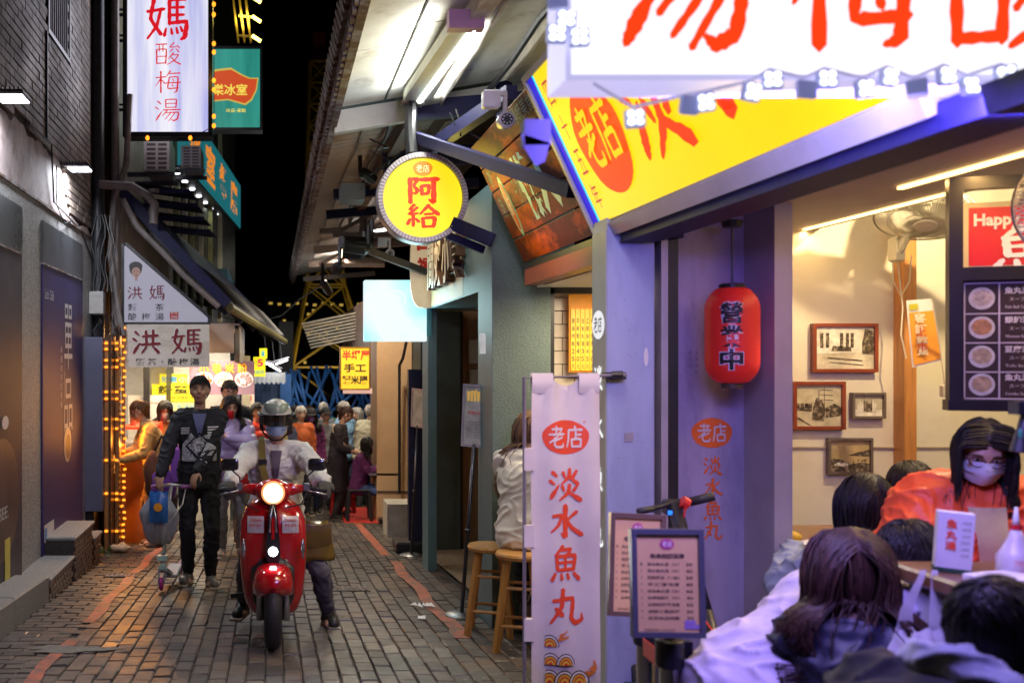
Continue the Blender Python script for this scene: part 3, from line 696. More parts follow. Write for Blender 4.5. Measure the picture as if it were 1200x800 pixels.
# yellow lit fins at the top
a = thing('neon_fins', 'yellow neon fin sign glowing above the green light box', 'sign', (-.55, 14.5, CAMZ + 4.6))
m = MB()
for k in range(3): m.bar((-.62 + .09 * k, 14.4, CAMZ + 5.6), (-.50 + .09 * k, 14.4, CAMZ + 4.62), .05, .03, up=(1, 0, 0))
part(m, 'fin', mat('gold_sheet', (.5, .35, .08), .3, .8, var=.3), a)
for k in range(5):
 z = CAMZ + 4.68 + .28 * k
 m = MB(); m.tube([(-.30, 14.35, z + .03), (-.18, 14.35, z - .05)], .026, 8); part(m, 'tube', glow('yellow_neon', (1, .82, .15), 6), a)
 m = MB(); m.bar((-.5, 14.4, z + .05), (-.30, 14.4, z + .03), .03, .03); part(m, 'arm', mat('gold_sheet', (.5, .35, .08), .3, .8), a)
light('neon_light', 'POINT', (-.42, 14.25, CAMZ + 5), 14, (1, .8, .2), .15)
# long green fascia with downlights under it
p0 = Vector((-1.22, 13.3, CAMZ + 2.64)); p1 = Vector((-.70, 19.6, CAMZ + 2.64))
a = thing('green_fascia_sign', 'long teal fascia sign with small downlights running away along the alley', 'sign', p0)
m = MB(); m.bar(p0 + Vector((0, 0, .42)), p1 + Vector((0, 0, .42)), .12, .84); part(m, 'panel', glow('teal_sheet', (.01, .13, .15), .9), a)
m = MB(); m.bar(p0 + Vector((-.2, 0, -.02)), p1 + Vector((-.2, 0, -.02)), .5, .03); part(m, 'soffit', M_black, a)
d = (p1 - p0).normalized(); Mx = basis(p0 + Vector((.065, 0, .42)), d, (0, 0, 1))
t = MB()
for i, ch in enumerate('冰室餐廳'): text(t, ch, .7 + 1.5 * i, 0, 1.0, .6, Mx, .03, z=.004)
part(t, 'lettering', glow('orange_print', (.9, .28, .03), .8), a)
for k in range(10):
 q = p0.lerp(p1, (k + .5) / 10)
 m = MB(); m.lathe([(.04, 0), (.045, .02)], 8, Matrix.Translation(q + Vector((-.12, 0, -.06)))); part(m, 'downlight', glow('downlight', (.9, .95, 1), 5), a)
light('downlights', 'AREA', tuple((p0 + p1) / 2 + Vector((-.1, 0, -.1))), 10, (.9, 1, .85), .15, 5.5, target=tuple((p0 + p1) / 2 + Vector((-.2, 0, -2))))
# awning of the tea stall
A0 = Vector((-1.70, 11.2, CAMZ + 1.86)); A1 = Vector((-.55, 11.2, CAMZ + .60)); A2 = Vector((.14, 16.6, CAMZ + .33)); A3 = Vector((-1.0, 16.6, CAMZ + 1.5))
a = thing('awning', 'dark blue sloping awning over the left food stalls', 'awning', (A1.x, A1.y, A1.z))
m = MB(); up = Vector((.05, 0, .09))
m.add([A0, A1, A2, A3, A0 + up, A1 + up, A2 + up, A3 + up], [(3, 2, 1, 0), (4, 5, 6, 7), (0, 1, 5, 4), (1, 2, 6, 5), (2, 3, 7, 6), (3, 0, 4, 7)]); part(m, 'roof_sheet', mat('awning_blue', (.02, .025, .07), .45, var=.4), a)
m = MB(); m.bar(A0 + Vector((0, -.04, .06)), A1 + Vector((0.04, -.04, .05)), .10, .12); part(m, 'gable_trim', M_navy, a)
m = MB()
for k in range(34):
 q = A1.lerp(A2, k / 34) + Vector((.02, 0, 0)); q2 = q + (A0 - A1) * .30
 m.tube([q + Vector((0, 0, .11)), q2 + Vector((0, 0, .11))], .045, 6)
tag(part(m, 'ribs', M_dkmet, a), kind='stuff')
m = MB(); m.tube([A1 + Vector((.06, 0, .02)), A2 + Vector((.06, 0, .02))], .05, 8); part(m, 'gutter', mat('gutter_olive', (.20, .19, .08), .5, var=.4), a)
m = MB()
for k in range(5):
 q = A1.lerp(A2, .05 + k * .2); m.bar(q + Vector((-.02, 0, -.03)), q.lerp(A0 + (A2 - A1) * (.05 + k * .2), .9) + Vector((0, 0, -.03)), .06, .06)
for s_ in range(5): pass
part(m, 'rafters', M_dkmet, a)['kind'] = 'stuff'
# gable sign (triangle) and the panel under it
Y = 11.15; kx = Y / 1167
def P2(x, y): return ((x - 320) * kx, CAMZ + (425 - y) * kx)
a = thing('gable_sign', 'white triangular shop sign with a portrait and dark red characters', 'sign', (P2(190, 378)[0], Y, P2(190, 378)[1]))
m = MB(); m.prism([P2(145, 378), P2(243, 378), P2(243, 372), P2(147, 288), P2(145, 288)], .06, Matrix.Translation((0, Y, 0))); part(m, 'panel', glow('pale_panel_back', (.30, .29, .36), .85), a)
m = MB()
for p, q in (((143, 379), (246, 379)), ((246, 378), (246, 371)), ((246, 372), (147, 285)), ((144, 379), (144, 286))):
 p = P2(*p); q = P2(*q); m.bar((p[0], Y + .02, p[1]), (q[0], Y + .02, q[1]), .03 if p[1] != q[1] else .03, .08, up=(0, 1, 0))
part(m, 'frame', M_dkmet, a)
Mx = basis((P2(145, 378)[0], Y - .001, P2(145, 378)[1]), *FRONT)
t = MB()
def T2(mb, ch, x, y, w, h, Mx=Mx, **k): text(mb, ch, (x - 145) * kx, (378 - y) * kx, w * kx, h * kx, Mx, **k)
def B2(mb, ch, x, y, w, h, b=1.0): brush(mb, ch, (x - 145) * kx, (378 - y) * kx, w * kx, h * kx, Mx, b)
B2(t, '洪', 158, 343, 17, 16, 1.1); B2(t, '媽', 184, 343, 18, 18, 1.05)
part(t, 'lettering', mat('maroon_print', (.16, .01, .03), .5, var=0), a)
t = MB()
for ch, x, y in (('麵', 155, 360), ('茶', 187, 360), ('酸', 155, 371), ('梅', 171, 371), ('湯', 187, 371)): T2(t, ch, x, y, 10, 8.5, bold=.01)
part(t, 'small_lettering', mat('dark_print', (.04, .04, .05), .5, var=0), a)
t = MB(); rect(t, (199 - 145) * kx, 4 * kx, (209 - 145) * kx, 12.5 * kx, Mx, .003); part(t, 'red_seal', mat('seal_red', (.5, .02, .02), .5, var=0), a)
t = MB(); T2(t, '洪媽', 204, 371.5, 8, 4, z=.005); T2(t, '手作', 204, 367, 8, 3.5, z=.005); part(t, 'seal_lettering', M_white, a)
t = MB(); ellipse_poly(t, (159 - 145) * kx, (378 - 315) * kx, 7.5 * kx, 8 * kx, Mx, .002, wob=.03); ellipse_poly(t, (159 - 145) * kx, (378 - 312) * kx, 7.8 * kx, 5.5 * kx, Mx, .0025); part(t, 'portrait_hair', mat('portrait_black', (.02, .02, .02), .5, var=0), a)
t = MB(); ellipse_poly(t, (159.5 - 145) * kx, (378 - 319) * kx, 5 * kx, 6 * kx, Mx, .004); rect(t, 13 * kx, 49 * kx, 16 * kx, 54 * kx, Mx, .0035); part(t, 'portrait_face', mat('portrait_skin', (.5, .28, .22), .5, var=0), a)
t = MB(); ellipse_poly(t, 12.6 * kx, 60 * kx, .9 * kx, .5 * kx, Mx, .005); ellipse_poly(t, 16.4 * kx, 60 * kx, .9 * kx, .5 * kx, Mx, .005); ellipse_poly(t, 14.5 * kx, 55.5 * kx, 1.5 * kx, .5 * kx, Mx, .005); part(t, 'portrait_features', mat('portrait_ink', (.15, .03, .03), .5, var=0), a)
Y = 11.08; kx = Y / 1167
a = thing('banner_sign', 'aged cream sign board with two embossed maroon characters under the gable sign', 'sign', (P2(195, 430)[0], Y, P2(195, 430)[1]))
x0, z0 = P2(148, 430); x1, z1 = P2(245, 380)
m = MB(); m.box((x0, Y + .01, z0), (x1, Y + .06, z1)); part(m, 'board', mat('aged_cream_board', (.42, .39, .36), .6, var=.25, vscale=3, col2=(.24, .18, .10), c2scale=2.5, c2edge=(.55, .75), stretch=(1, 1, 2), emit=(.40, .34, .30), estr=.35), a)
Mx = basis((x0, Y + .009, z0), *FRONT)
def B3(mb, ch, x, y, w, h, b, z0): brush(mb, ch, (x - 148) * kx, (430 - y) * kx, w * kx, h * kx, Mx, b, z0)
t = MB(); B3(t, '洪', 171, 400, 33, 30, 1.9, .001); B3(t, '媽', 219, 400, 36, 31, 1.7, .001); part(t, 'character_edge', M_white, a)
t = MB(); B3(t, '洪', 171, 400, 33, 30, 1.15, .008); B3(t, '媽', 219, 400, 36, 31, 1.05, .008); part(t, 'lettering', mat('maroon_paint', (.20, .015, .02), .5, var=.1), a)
t = MB()
for ch, x in (('麵', 164), ('茶', 178), ('·', 190), ('酸', 202), ('梅', 215), ('湯', 228)): text(t, ch, (x - 148) * kx, 6.2 * kx, (11 if ch != '·' else 2) * kx, (8 if ch != '·' else 2) * kx, Mx, .02)
part(t, 'small_lettering', mat('dark_print', (.04, .04, .05), .5, var=0), a)
# slate cabinet with amber LED columns
a = thing('cabinet', 'tall slate grey sheet cabinet edged with amber LEDs', 'cabinet', (-1.93, 10.9, gz(10.9)))
m = MB(); m.bbox((-2.05, 10.5, CAMZ - 1.57), (-1.80, 10.95, CAMZ + .27), .008); part(m, 'casing', mat('slate_blue_sheet', (.11, .11, .17), .5, var=.15, vscale=2), a)
m = MB(); m.box((-2.02, 10.55, gz(11)), (-1.9, 10.9, CAMZ - 1.57)); part(m, 'plinth', M_black, a)
m = MB(); m.box((-1.80, 10.62, gz(11)), (-1.73, 10.98, CAMZ + .3)); m.box((-1.72, 10.86, gz(11)), (-1.68, 10.98, CAMZ + .4)); part(m, 'post', mat('brown_metal', (.14, .08, .05), .3, .6, var=.3), a)
for (x, y, dz, n, yt, yb) in ((-1.79, 10.60, .16, 0, 0, 0),):
 pass
bulb = MB(); bulb.bbox((-.017, -.006, -.012), (.017, .006, .012), .003); bme = bulb.mesh('bulb', M_bulb)
def led_column(lab, x, Y, ys, jx=.0, grp='amber LED columns beside the cabinet'):
 a = thing('led_column', lab, 'string light', (x, Y, gz(Y)), grp)
 m = MB(); m.box((x - .02, Y + .008, gz(Y) + .02), (x + .02, Y + .02, CAMZ + (425 - ys[0]) / 1167 * Y + .03)); part(m, 'strip', mat('amber_lit_strip', (.35, .15, .05), .5), a)
 for y in ys:
  o = bpy.data.objects.new('bulb', bme); COL.objects.link(o); o.parent = a
  o.location = Vector((x + rnd.uniform(-jx, jx), Y, CAMZ + (425 - y) / 1167 * Y)) - a.location
  if jx: o.rotation_euler = (rnd.uniform(-.4, .4), rnd.uniform(-.4, .4), 0)
led_column('left one of the double amber LED columns on the cabinet edge', -1.776, 10.6, [402, 409, 422, 430, 459, 467, 491, 502, 539, 578, 622])
led_column('right one of the double amber LED columns on the cabinet edge', -1.705, 10.85, [402, 409, 422, 430, 459, 467, 491, 502, 539, 578, 585, 622])
led_column('dense column of amber lights at the corner of the tea stall', -1.655, 11.0, [384 + 7.2 * k for k in range(35)], .02)
light('led_column_light', 'AREA', (-1.58, 10.95, CAMZ - .75), 26, (1, .36, .04), .12, 2.2, target=(.6, 8.2, -1.4))
# stall counter and interior
M_ctr = mat('orange_counter', (.40, .13, .04), .4, var=.3, vscale=4)
a = thing('stall_counter', 'waist high food counter glowing orange behind the LED columns', 'counter', (-1.6, 12.3, gz(12)))
m = MB(); m.box((-1.95, 11.5, gz(12)), (-1.42, 13.4, .25)); part(m, 'body', M_ctr, a)
m = MB(); m.box((-1.98, 11.45, .25), (-1.36, 13.45, .31)); part(m, 'worktop', mat('steel_top', (.45, .4, .38), .35, .6), a)
m = MB(); m.box((-1.75, 11.5, .55), (-1.40, 12.6, .58)); m.box((-1.75, 11.5, .31), (-1.72, 11.53, .55)); m.box((-1.43, 11.5, .31), (-1.40, 11.53, .55)); m.box((-1.43, 12.57, .31), (-1.40, 12.6, .55)); part(m, 'red_shelf', glow('red_tape_light', (1, .08, .02), 1.2), a)
rr = random.Random(3)
for k, (x, y, w, h, c) in enumerate(((-1.66, 11.8, .07, .22, (.7, .68, .66)), (-1.58, 12.0, .06, .18, (.35, .12, .5)), (-1.68, 12.3, .06, .2, (.75, .7, .7)), (-1.5, 11.65, .08, .12, (.05, .04, .04)))):
 m = MB(); m.lathe([(w * .5, 0), (w * .55, h * .6), (w * .3, h * .8), (w * .3, h), (.001, h)], 10, Matrix.Translation((x, y, .58 if k < 3 else .311)))
 tag(m.build('sauce_jar', mat('jar_%d' % k, c, .3), smooth=True), ['white bottle on the red shelf of the orange counter', 'purple jar on the red shelf of the orange counter', 'pale jar farther back on the red shelf', 'dark sauce pot on the orange counter'][k], 'jar', None)
m = MB(); m.box((-1.52, 11.5, .311), (-1.44, 11.6, .36)); tag(m.build('food_box', mat('orange_card', (.7, .22, .03), .5)), 'small orange carton on the stall counter', 'carton')
# partition wall of the next stall
st = thing('food_stall', 'brightly lit food stall interior under the awning', 'stall', (-1.4, 14.2, gz(14)))
m = MB(); m.box((-2.6, 14.3, gz(14.3)), (-.62, 14.4, CAMZ + .58)); part(m, 'back_wall', mat('stall_white', (.62, .58, .52), .5, var=.15), st)
m = MB(); m.box((-1.9, 12.2, CAMZ + .42), (-.42, 14.3, CAMZ + .48)); part(m, 'ceiling', mat('stall_ceiling', (.72, .68, .6), .5), st)
m = MB(); m.box((-1.6, 12.15, CAMZ + .12), (-.48, 12.2, CAMZ + .48)); part(m, 'fascia', mat('stall_fascia', (.62, .52, .42), .5), st)
m = MB(); m.box((-.47, 12.2, CAMZ + .0), (-.41, 14.3, CAMZ + .46)); part(m, 'side_fascia', mat('stall_fascia_side', (.3, .26, .2), .6), st)
m = MB(); m.box((-.55, 14.15, gz(14.3)), (-.47, 14.3, CAMZ + .1)); part(m, 'post', mat('slate_post', (.06, .07, .12), .5), st)
m = MB(); m.box((-.43, 14.2, gz(14.3)), (-.33, 14.3, CAMZ + .1)); part(m, 'post', mat('cream_post', (.5, .45, .3), .5), st)
m = MB(); m.box((-1.9, 11.75, CAMZ + .0), (-1.80, 11.9, CAMZ + .58)); m.box((-1.72, 13.2, gz(13)), (-1.64, 13.3, CAMZ + .4)); part(m, 'post', M_dkmet, st)
for (x, y) in ((-.88, 12.6),):
 m = MB(); m.box((x, y, CAMZ + .385), (x + .05, y + .9, CAMZ + .415)); part(m, 'tube_lamp', glow('tube_white', (1, .97, .9), 9), st)
light('stall_tube', 'AREA', (-.85, 13.0, CAMZ + .36), 60, (1, .93, .8), .3, 1.2, rot=(0, 0, 0))
light('stall_tube', 'AREA', (-1.45, 12.4, CAMZ + .38), 55, (1, .75, .4), .4, 1.2, rot=(0, 0, 0))
light('stall_bounce', 'AREA', (-1.5, 11.9, CAMZ + .34), 13, (1, .42, .08), .4, .4, target=(-1.1, 10.2, -.6))
def poster(lab, Y, x0, y0, x1, y1, col, texts, cat='sign', name='price_sign', e=.8, frame=None, tcol=None, depth=.02, estr=1.0):
 kx = Y / 1167; X0, X1 = (x0 - 320) * kx, (x1 - 320) * kx; Z0, Z1 = CAMZ + (425 - y1) * kx, CAMZ + (425 - y0) * kx
 a = thing(name, lab, cat, ((X0 + X1) / 2, Y, Z0))
 m = MB(); m.box((X0, Y, Z0), (X1, Y + depth, Z1)); part(m, 'board', mat('board_' + lab[:28], col, .5, var=.08, emit=col, estr=e * estr), a)
 if frame:
  m = MB(); rim(m, X0 - .01, Z0 - .01, X1 + .01, Z1 + .01, Y - .01, Y + depth + .01, .018); part(m, 'frame', frame, a)
 Mx = basis((X0, Y - .001, Z1), *FRONT)
 for i, (body, x, y, w, h, c, b) in enumerate(texts):
  t = MB(); text(t, body, (x - x0) * kx, -(y - y0) * kx, w * kx, h * kx, Mx, b, z=.002 + .001 * i)
  part(t, 'lettering', mat('print_%s' % '_'.join('%02d' % int(q * 99) for q in c), c, .5, var=0, emit=c, estr=e * estr * .8), a)
 return a
poster('yellow sign with blue characters high on the stall back wall', 14.2, 187, 438, 219, 450, (.80, .66, .03), [('欣魯小', 204, 444.5, 30, 7, (.03, .25, .45), .02)])
poster('yellow sign with bold dark characters above the white board', 14.15, 178, 450, 232, 470, (.82, .66, .02), [('鐵蛋', 203, 456.5, 36, 10, (.05, .04, .01), .03), ('阿婆古早味·滷味批發', 204, 466, 44, 4, (.45, .1, .02), .01)])
poster('pale yellow price strip under the dark lettered sign', 14.1, 193, 471, 236, 481, (.62, .6, .2), [('100元 3包 · 伴手禮', 212, 476, 36, 5, (.1, .3, .5), .01)])
poster('white notice board behind the ponytail girl', 13.3, 150, 463, 194, 541, (.62, .58, .52), [('滷味拼盤', 175, 472, 22, 2.5, (.6, .1, .05), .0), ('蛋', 167, 481, 5, 4, (.1, .08, .05), .03)], e=.25)
poster('orange and cream poster on the stall wall by the post', 14.25, 283, 458, 298, 488, (.55, .42, .3), [('新品', 290, 466, 10, 6, (.6, .05, .05), .02)], name='poster', cat='poster')
# snack banner with bowls
Y = 13.4; kx = Y / 1167
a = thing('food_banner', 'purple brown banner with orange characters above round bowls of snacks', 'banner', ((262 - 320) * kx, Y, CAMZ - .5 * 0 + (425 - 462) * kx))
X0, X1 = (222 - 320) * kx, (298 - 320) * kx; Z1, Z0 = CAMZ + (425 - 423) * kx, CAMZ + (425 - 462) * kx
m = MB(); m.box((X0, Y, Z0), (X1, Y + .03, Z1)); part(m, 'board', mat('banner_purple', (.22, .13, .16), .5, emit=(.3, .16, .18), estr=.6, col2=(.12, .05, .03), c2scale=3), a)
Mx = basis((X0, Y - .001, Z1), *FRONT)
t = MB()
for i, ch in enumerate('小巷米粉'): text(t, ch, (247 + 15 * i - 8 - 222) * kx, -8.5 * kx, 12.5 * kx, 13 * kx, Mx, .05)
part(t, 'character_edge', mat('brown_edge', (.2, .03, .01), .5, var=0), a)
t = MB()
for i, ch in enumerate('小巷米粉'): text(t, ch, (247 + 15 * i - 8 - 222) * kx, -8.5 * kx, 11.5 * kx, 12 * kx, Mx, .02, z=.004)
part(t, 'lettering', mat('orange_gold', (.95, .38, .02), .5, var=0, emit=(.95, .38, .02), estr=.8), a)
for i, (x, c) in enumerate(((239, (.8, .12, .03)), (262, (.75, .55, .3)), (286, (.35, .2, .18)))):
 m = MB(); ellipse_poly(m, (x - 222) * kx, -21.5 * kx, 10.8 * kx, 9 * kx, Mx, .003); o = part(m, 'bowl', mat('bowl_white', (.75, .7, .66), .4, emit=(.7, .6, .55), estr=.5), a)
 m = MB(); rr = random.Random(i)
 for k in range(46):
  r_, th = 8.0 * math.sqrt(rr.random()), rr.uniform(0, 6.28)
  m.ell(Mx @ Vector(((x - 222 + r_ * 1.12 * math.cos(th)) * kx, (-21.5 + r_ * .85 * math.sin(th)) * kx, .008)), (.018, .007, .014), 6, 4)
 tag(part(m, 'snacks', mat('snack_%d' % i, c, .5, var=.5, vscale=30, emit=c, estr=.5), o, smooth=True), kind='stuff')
poster('yellow price tag reading 5 for 100 beyond the banner', 13.8, 297, 418, 311, 441, (.85, .8, .02), [('5', 305, 425, 7, 9, (.8, .08, .1), .04), ('100元', 304, 436, 12, 5, (.05, .3, .4), .02)])
poster('small yellow tag hanging above the price tag', 13.75, 304, 408, 313, 420, (.85, .8, .02), [('省', 308, 414, 5, 7, (.05, .4, .6), .03)])
# ---------------------------------------------------------------- far end: blue lattice screen, yellow mast, lamps
M_blue = mat('blue_steel', (.05, .20, .60), .4, .1, var=.2, vscale=3)
M_blue2 = mat('blue_sheet', (.07, .14, .30), .45, .1, var=.2, vscale=3)
a = thing('lattice_screen', 'blue steel screen of criss-crossing struts at the end of the alley', 'screen', (.9, 20, gz(20)))
rr = random.Random(21)
xs = lambda x, y, Y=20.0: (Vector(((x - 320) / 1167 * Y, Y, CAMZ + (425 - y) / 1167 * Y)))
segs = []
for k in range(9):
 x = 336 + k * 15
 segs += [((x, 505), (x + rr.uniform(8, 26), 428 + rr.uniform(-4, 10))), ((x + 6, 505), (x + rr.uniform(-26, -6), 430 + rr.uniform(-4, 12)))]
segs += [((334, 436), (378, 480)), ((336, 462), (392, 500)), ((364, 429), (396, 505)), ((388, 430), (350, 500)), ((410, 432), (372, 506)), ((440, 440), (376, 492)), ((350, 432), (364, 505)), ((344, 505), (344, 470)), ((336, 480), (420, 508)), ((430, 440), (400, 505)), ((445, 462), (396, 512)), ((400, 432), (440, 500))]
for p, q in segs:
 m = MB(); yy = 20 + rr.uniform(-.12, .12); m.tube([xs(*p, yy), xs(*q, yy)], .034, 6); part(m, 'strut', M_blue, a, smooth=True)
m = MB();
for k in range(15):
 x = 295 + k * 2.7; q = xs(x, 446); m.box((q.x, 19.8 + .04 * (k % 2), gz(20)), (q.x + .047, 19.84 + .04 * (k % 2), q.z))
tag(m.build('corrugated_fence', M_blue2), 'blue corrugated fence between the stalls and the lattice screen', 'fence')
m = MB(); q = xs(333, 438, 19.6); m.box((q.x - .08, 19.5, gz(20)), (q.x + .14, 19.7, q.z)); tag(m.build('blue_post', M_blue), 'bright blue square post at the corner of the corrugated fence', 'post')
m = MB(); p = xs(297, 436, 19); q = xs(334, 447, 19)
for k in range(7):
 xa = p.x + (q.x - p.x) * k / 7; m.add([(xa, 18.7, p.z), (xa + .09, 18.7, p.z), (xa + .09, 18.5, q.z), (xa + .045, 18.48, q.z - .04), (xa, 18.5, q.z)], [(0, 1, 2, 3, 4)])
tag(m.build('small_awning', mat('awning_cloth', (.35, .36, .38), .6)), 'small scalloped white awning over the blue fence', 'awning')
for i, (x, y, rx) in enumerate(((322, 431, .3), (330, 424, -.2), (313, 426, .1))):
 q = xs(x, y, 18.6)
 a = thing('work_lamp', ['lowest bare tube lamp clipped above the small white awning', 'upper right tube lamp above the small white awning', 'left tube lamp above the small white awning'][i], 'lamp', q)
 m = MB(); m.bar(q + Vector((-.11, 0, .04 * rx * 5)), q + Vector((.11, 0, -.04 * rx * 5)), .035, .03); part(m, 'tube', glow('tube_white', (1, .97, .9), 9), a)
 m = MB(); m.bar(q + Vector((-.14, .02, .05 + .04 * rx * 5)), q + Vector((.14, .02, .05 - .04 * rx * 5)), .07, .02); part(m, 'reflector', M_steel, a)
 m = MB(); m.tube([q + Vector((0, .02, .08)), q + Vector((-.05, .1, .5))], .01, 5); part(m, 'hanger', M_dkmet, a)
light('plaza_lamp', 'POINT', (.15, 17.6, CAMZ + .35), 28, (.95, .97, 1), .15)
light('plaza_lamp', 'AREA', (1.0, 17.5, CAMZ + 2.0), 200, (1, .93, .82), .6, .6, target=(1.0, 19, -1))
# lattice mast
M_mast = mat('yellow_steel', (.42, .27, .03), .5, var=.3, vscale=1)
a = thing('lattice_mast', 'tall yellow lattice mast rising dark into the night behind the screen', 'mast', (1.9, 40, gz(40)))
kx = 40 / 1167
def mz(y): return CAMZ + (425 - y) * kx
def hw(y): return (11 + max(0, (y - 75)) * .030 + max(0, y - 320) * .21) * kx
def mx_(y): return (374 - 320 + max(0, y - 200) * .055) * kx
lev = [75, 100, 125, 150, 175, 200, 230, 260, 295, 335, 380, 430, 520]
seg = {}
for i in range(len(lev) - 1):
 ya, yb = lev[i + 1], lev[i]
 ca = [(mx_(ya) + sx * hw(ya), 40 + sy * hw(ya), mz(ya)) for sx, sy in ((-1, -1), (1, -1), (1, 1), (-1, 1))]
 cb = [(mx_(yb) + sx * hw(yb), 40 + sy * hw(yb), mz(yb)) for sx, sy in ((-1, -1), (1, -1), (1, 1), (-1, 1))]
 m = MB()
 for k in range(4):
  j = (k + 1) % 4; m.bar(ca[k], cb[k], .10); m.bar(cb[k], cb[j], .07); m.bar(ca[k], cb[j], .055); m.bar(ca[j], cb[k], .055)
 tag(part(m, 'lattice_bay', M_mast, a), kind='stuff')
m = MB(); m.box((mx_(75) - .3, 39.7, mz(75)), (mx_(75) + .3, 40.3, mz(62))); m.box((mx_(75) - .25, 39.75, mz(60)), (mx_(75) + .25, 40.3, mz(40))); part(m, 'red_cabin', mat('red_cabin', (.25, .02, .02), .5), a)
light('mast_flood', 'SPOT', (2.0, 36, CAMZ - 1.5), 380, (1, .85, .5), .3, target=(1.9, 40, mz(330)), spot=1.3)
m = MB(); p = xs(334, 333, 24); m.box((p.x - .15, 24, gz(24)), (p.x + .2, 24.4, CAMZ + 1.0)); tag(m.build('service_post', M_dkmet), 'dark service post in front of the mast', 'post'); m = MB(); m.tube([xs(262, 372, 17), xs(300, 378, 17), xs(330, 370, 17), xs(352, 350, 17), xs(375, 336, 17)], .012, 5)
tag(m.build('sagging_cable', M_dkmet), 'cable sagging across the black sky in front of the mast', 'cable')
# distant lit windows on the hill
m = MB(); m.box((-.6, 70, -3), (9, 76, CAMZ + 4.6)); hb = thing('far_building', 'distant dark building with tiny yellow lit windows', 'building', (3, 70, -3)); part(m, 'wall', M_black, hb)
for k in range(15):
 x = -.3 + k * .62; z = CAMZ + 4.1 - .06 * (k % 3); m = MB(); m.box((x, 69.95, z), (x + .26, 69.99, z + .16)); part(m, 'window', glow('far_window', (1, .65, .12), .45), hb)
for k in range(12):
 x = .3 + rr.uniform(0, 6); z = CAMZ + rr.uniform(-.5, 3.6); m = MB(); m.box((x, 69.95, z), (x + .2, 69.99, z + .2)); part(m, 'window', glow('far_window', (1, .65, .12), .45), hb)
# ================================================================ RIGHT SIDE: canopy
EX, EZ = .45, CAMZ + 1.74
def cz(x): return EZ + (x - EX) * .17
cn = thing('canopy', 'long white canopy over the right side of the alley with rusted ribbed edge', 'canopy', (1.0, 7, EZ))
def roofbox(m, x0, x1, y0, y1, dz0, dz1):
 m.add([(x0, y0, cz(x0) + dz0), (x1, y0, cz(x1) + dz0), (x1, y1, cz(x1) + dz0), (x0, y1, cz(x0) + dz0), (x0, y0, cz(x0) + dz1), (x1, y0, cz(x1) + dz1), (x1, y1, cz(x1) + dz1), (x0, y1, cz(x0) + dz1)],
    [(3, 2, 1, 0), (4, 5, 6, 7), (0, 1, 5, 4), (1, 2, 6, 5), (2, 3, 7, 6), (3, 0, 4, 7)])
for x0, x1, y0, y1 in ((.47, .80, 3.0, 5.9), (.47, .80, 5.92, 7.2), (.82, 1.12, 3.0, 5.6), (.82, 1.12, 5.62, 7.2), (1.14, 1.9, 3.0, 5.5), (1.14, 1.9, 5.52, 7.2), (1.9, 2.6, 1.0, 7.2)):
 m = MB(); roofbox(m, x0, x1, y0, y1, .10, .125); part(m, 'soffit_panel', M_dirtyw, cn)
m = MB(); roofbox(m, .45, 2.2, 7.22, 21.5, .135, .15); part(m, 'roof_sheet', M_dkmet, cn)
# ribbed outer edge, small corrugations
m = MB()
for k in range(150):
 y = 3.0 + k * .125; m.tube([(EX - .10, y, EZ + .11), (EX + .02, y, EZ + .15)], .055, 6)
 m.box((EX - .06, y - .01, EZ - .02), (EX - .04, y + .06, EZ + .10))
tag(part(m, 'edge_ribs', M_rust, cn), kind='stuff')
m = MB(); m.box((EX - .035, 3.0, EZ - .02), (EX + .015, 21.5, EZ + .10)); part(m, 'edge_angle', M_rust, cn)
# rafters running with the street
for i, (x, w, h) in enumerate(((1.05, .16, .13), (1.62, .10, .14), (2.0, .12, .16))):
 m = MB(); roofbox(m, x, x + w, 3.0, 7.2, -.02 + .02 * i, .098); part(m, 'rafter', mat('cream_rafter', (.62, .58, .5), .5, var=.15, col2=(.45, .3, .16), c2scale=2, c2edge=(.6, .7)), cn)
m = MB(); m.add([(EX, 7.28, EZ - .06), (2.15, 7.28, cz(2.15) - .06), (2.15, 7.36, cz(2.15) - .06), (EX, 7.36, EZ - .06), (EX, 7.28, EZ + .10), (2.15, 7.28, cz(2.15) + .09), (2.15, 7.36, cz(2.15) + .09), (EX, 7.36, EZ + .10)],
   [(3, 2, 1, 0), (4, 5, 6, 7), (0, 1, 5, 4), (1, 2, 6, 5), (2, 3, 7, 6), (3, 0, 4, 7)]); part(m, 'cross_beam', M_dirtyw, cn)
# slatted underside farther on
M_slat = mat('ribbed_underside', (.50, .46, .40), .35, var=.25, vscale=1.5, col2=(.32, .22, .15), c2scale=1.2, c2edge=(.5, .7))
me = None
y = 7.5; k = 0
while y < 21.2 and k < 280:
 if me is None:
  q = MB(); L_ = 1.0; q.add([(0, 0, 0), (L_, 0, L_ * .17), (L_, .04, L_ * .17), (0, .04, 0), (0, .005, .02), (L_, .005, L_ * .17 + .02), (L_, .035, L_ * .17 + .02), (0, .035, .02)], [(3, 2, 1, 0), (4, 5, 6, 7), (0, 1, 5, 4), (1, 2, 6, 5), (2, 3, 7, 6), (3, 0, 4, 7)]); me = q.mesh('slat', M_slat)
 o = bpy.data.objects.new('slat', me); COL.objects.link(o); o.parent = cn; o.location = Vector((EX + .02, y, EZ + .075 + rnd.uniform(-.002, .002))) - cn.location
 y += .0475; k += 1
M_brbeam = mat('brown_beam', (.16, .11, .09), .5, var=.3, vscale=3)
for (x, y0, y1) in ((.98, 7.5, 13.0), (1.3, 7.5, 21.0)):
 m = MB(); roofbox(m, x, x + .09, y0, y1, -.07, .07); part(m, 'purlin', M_brbeam, cn)
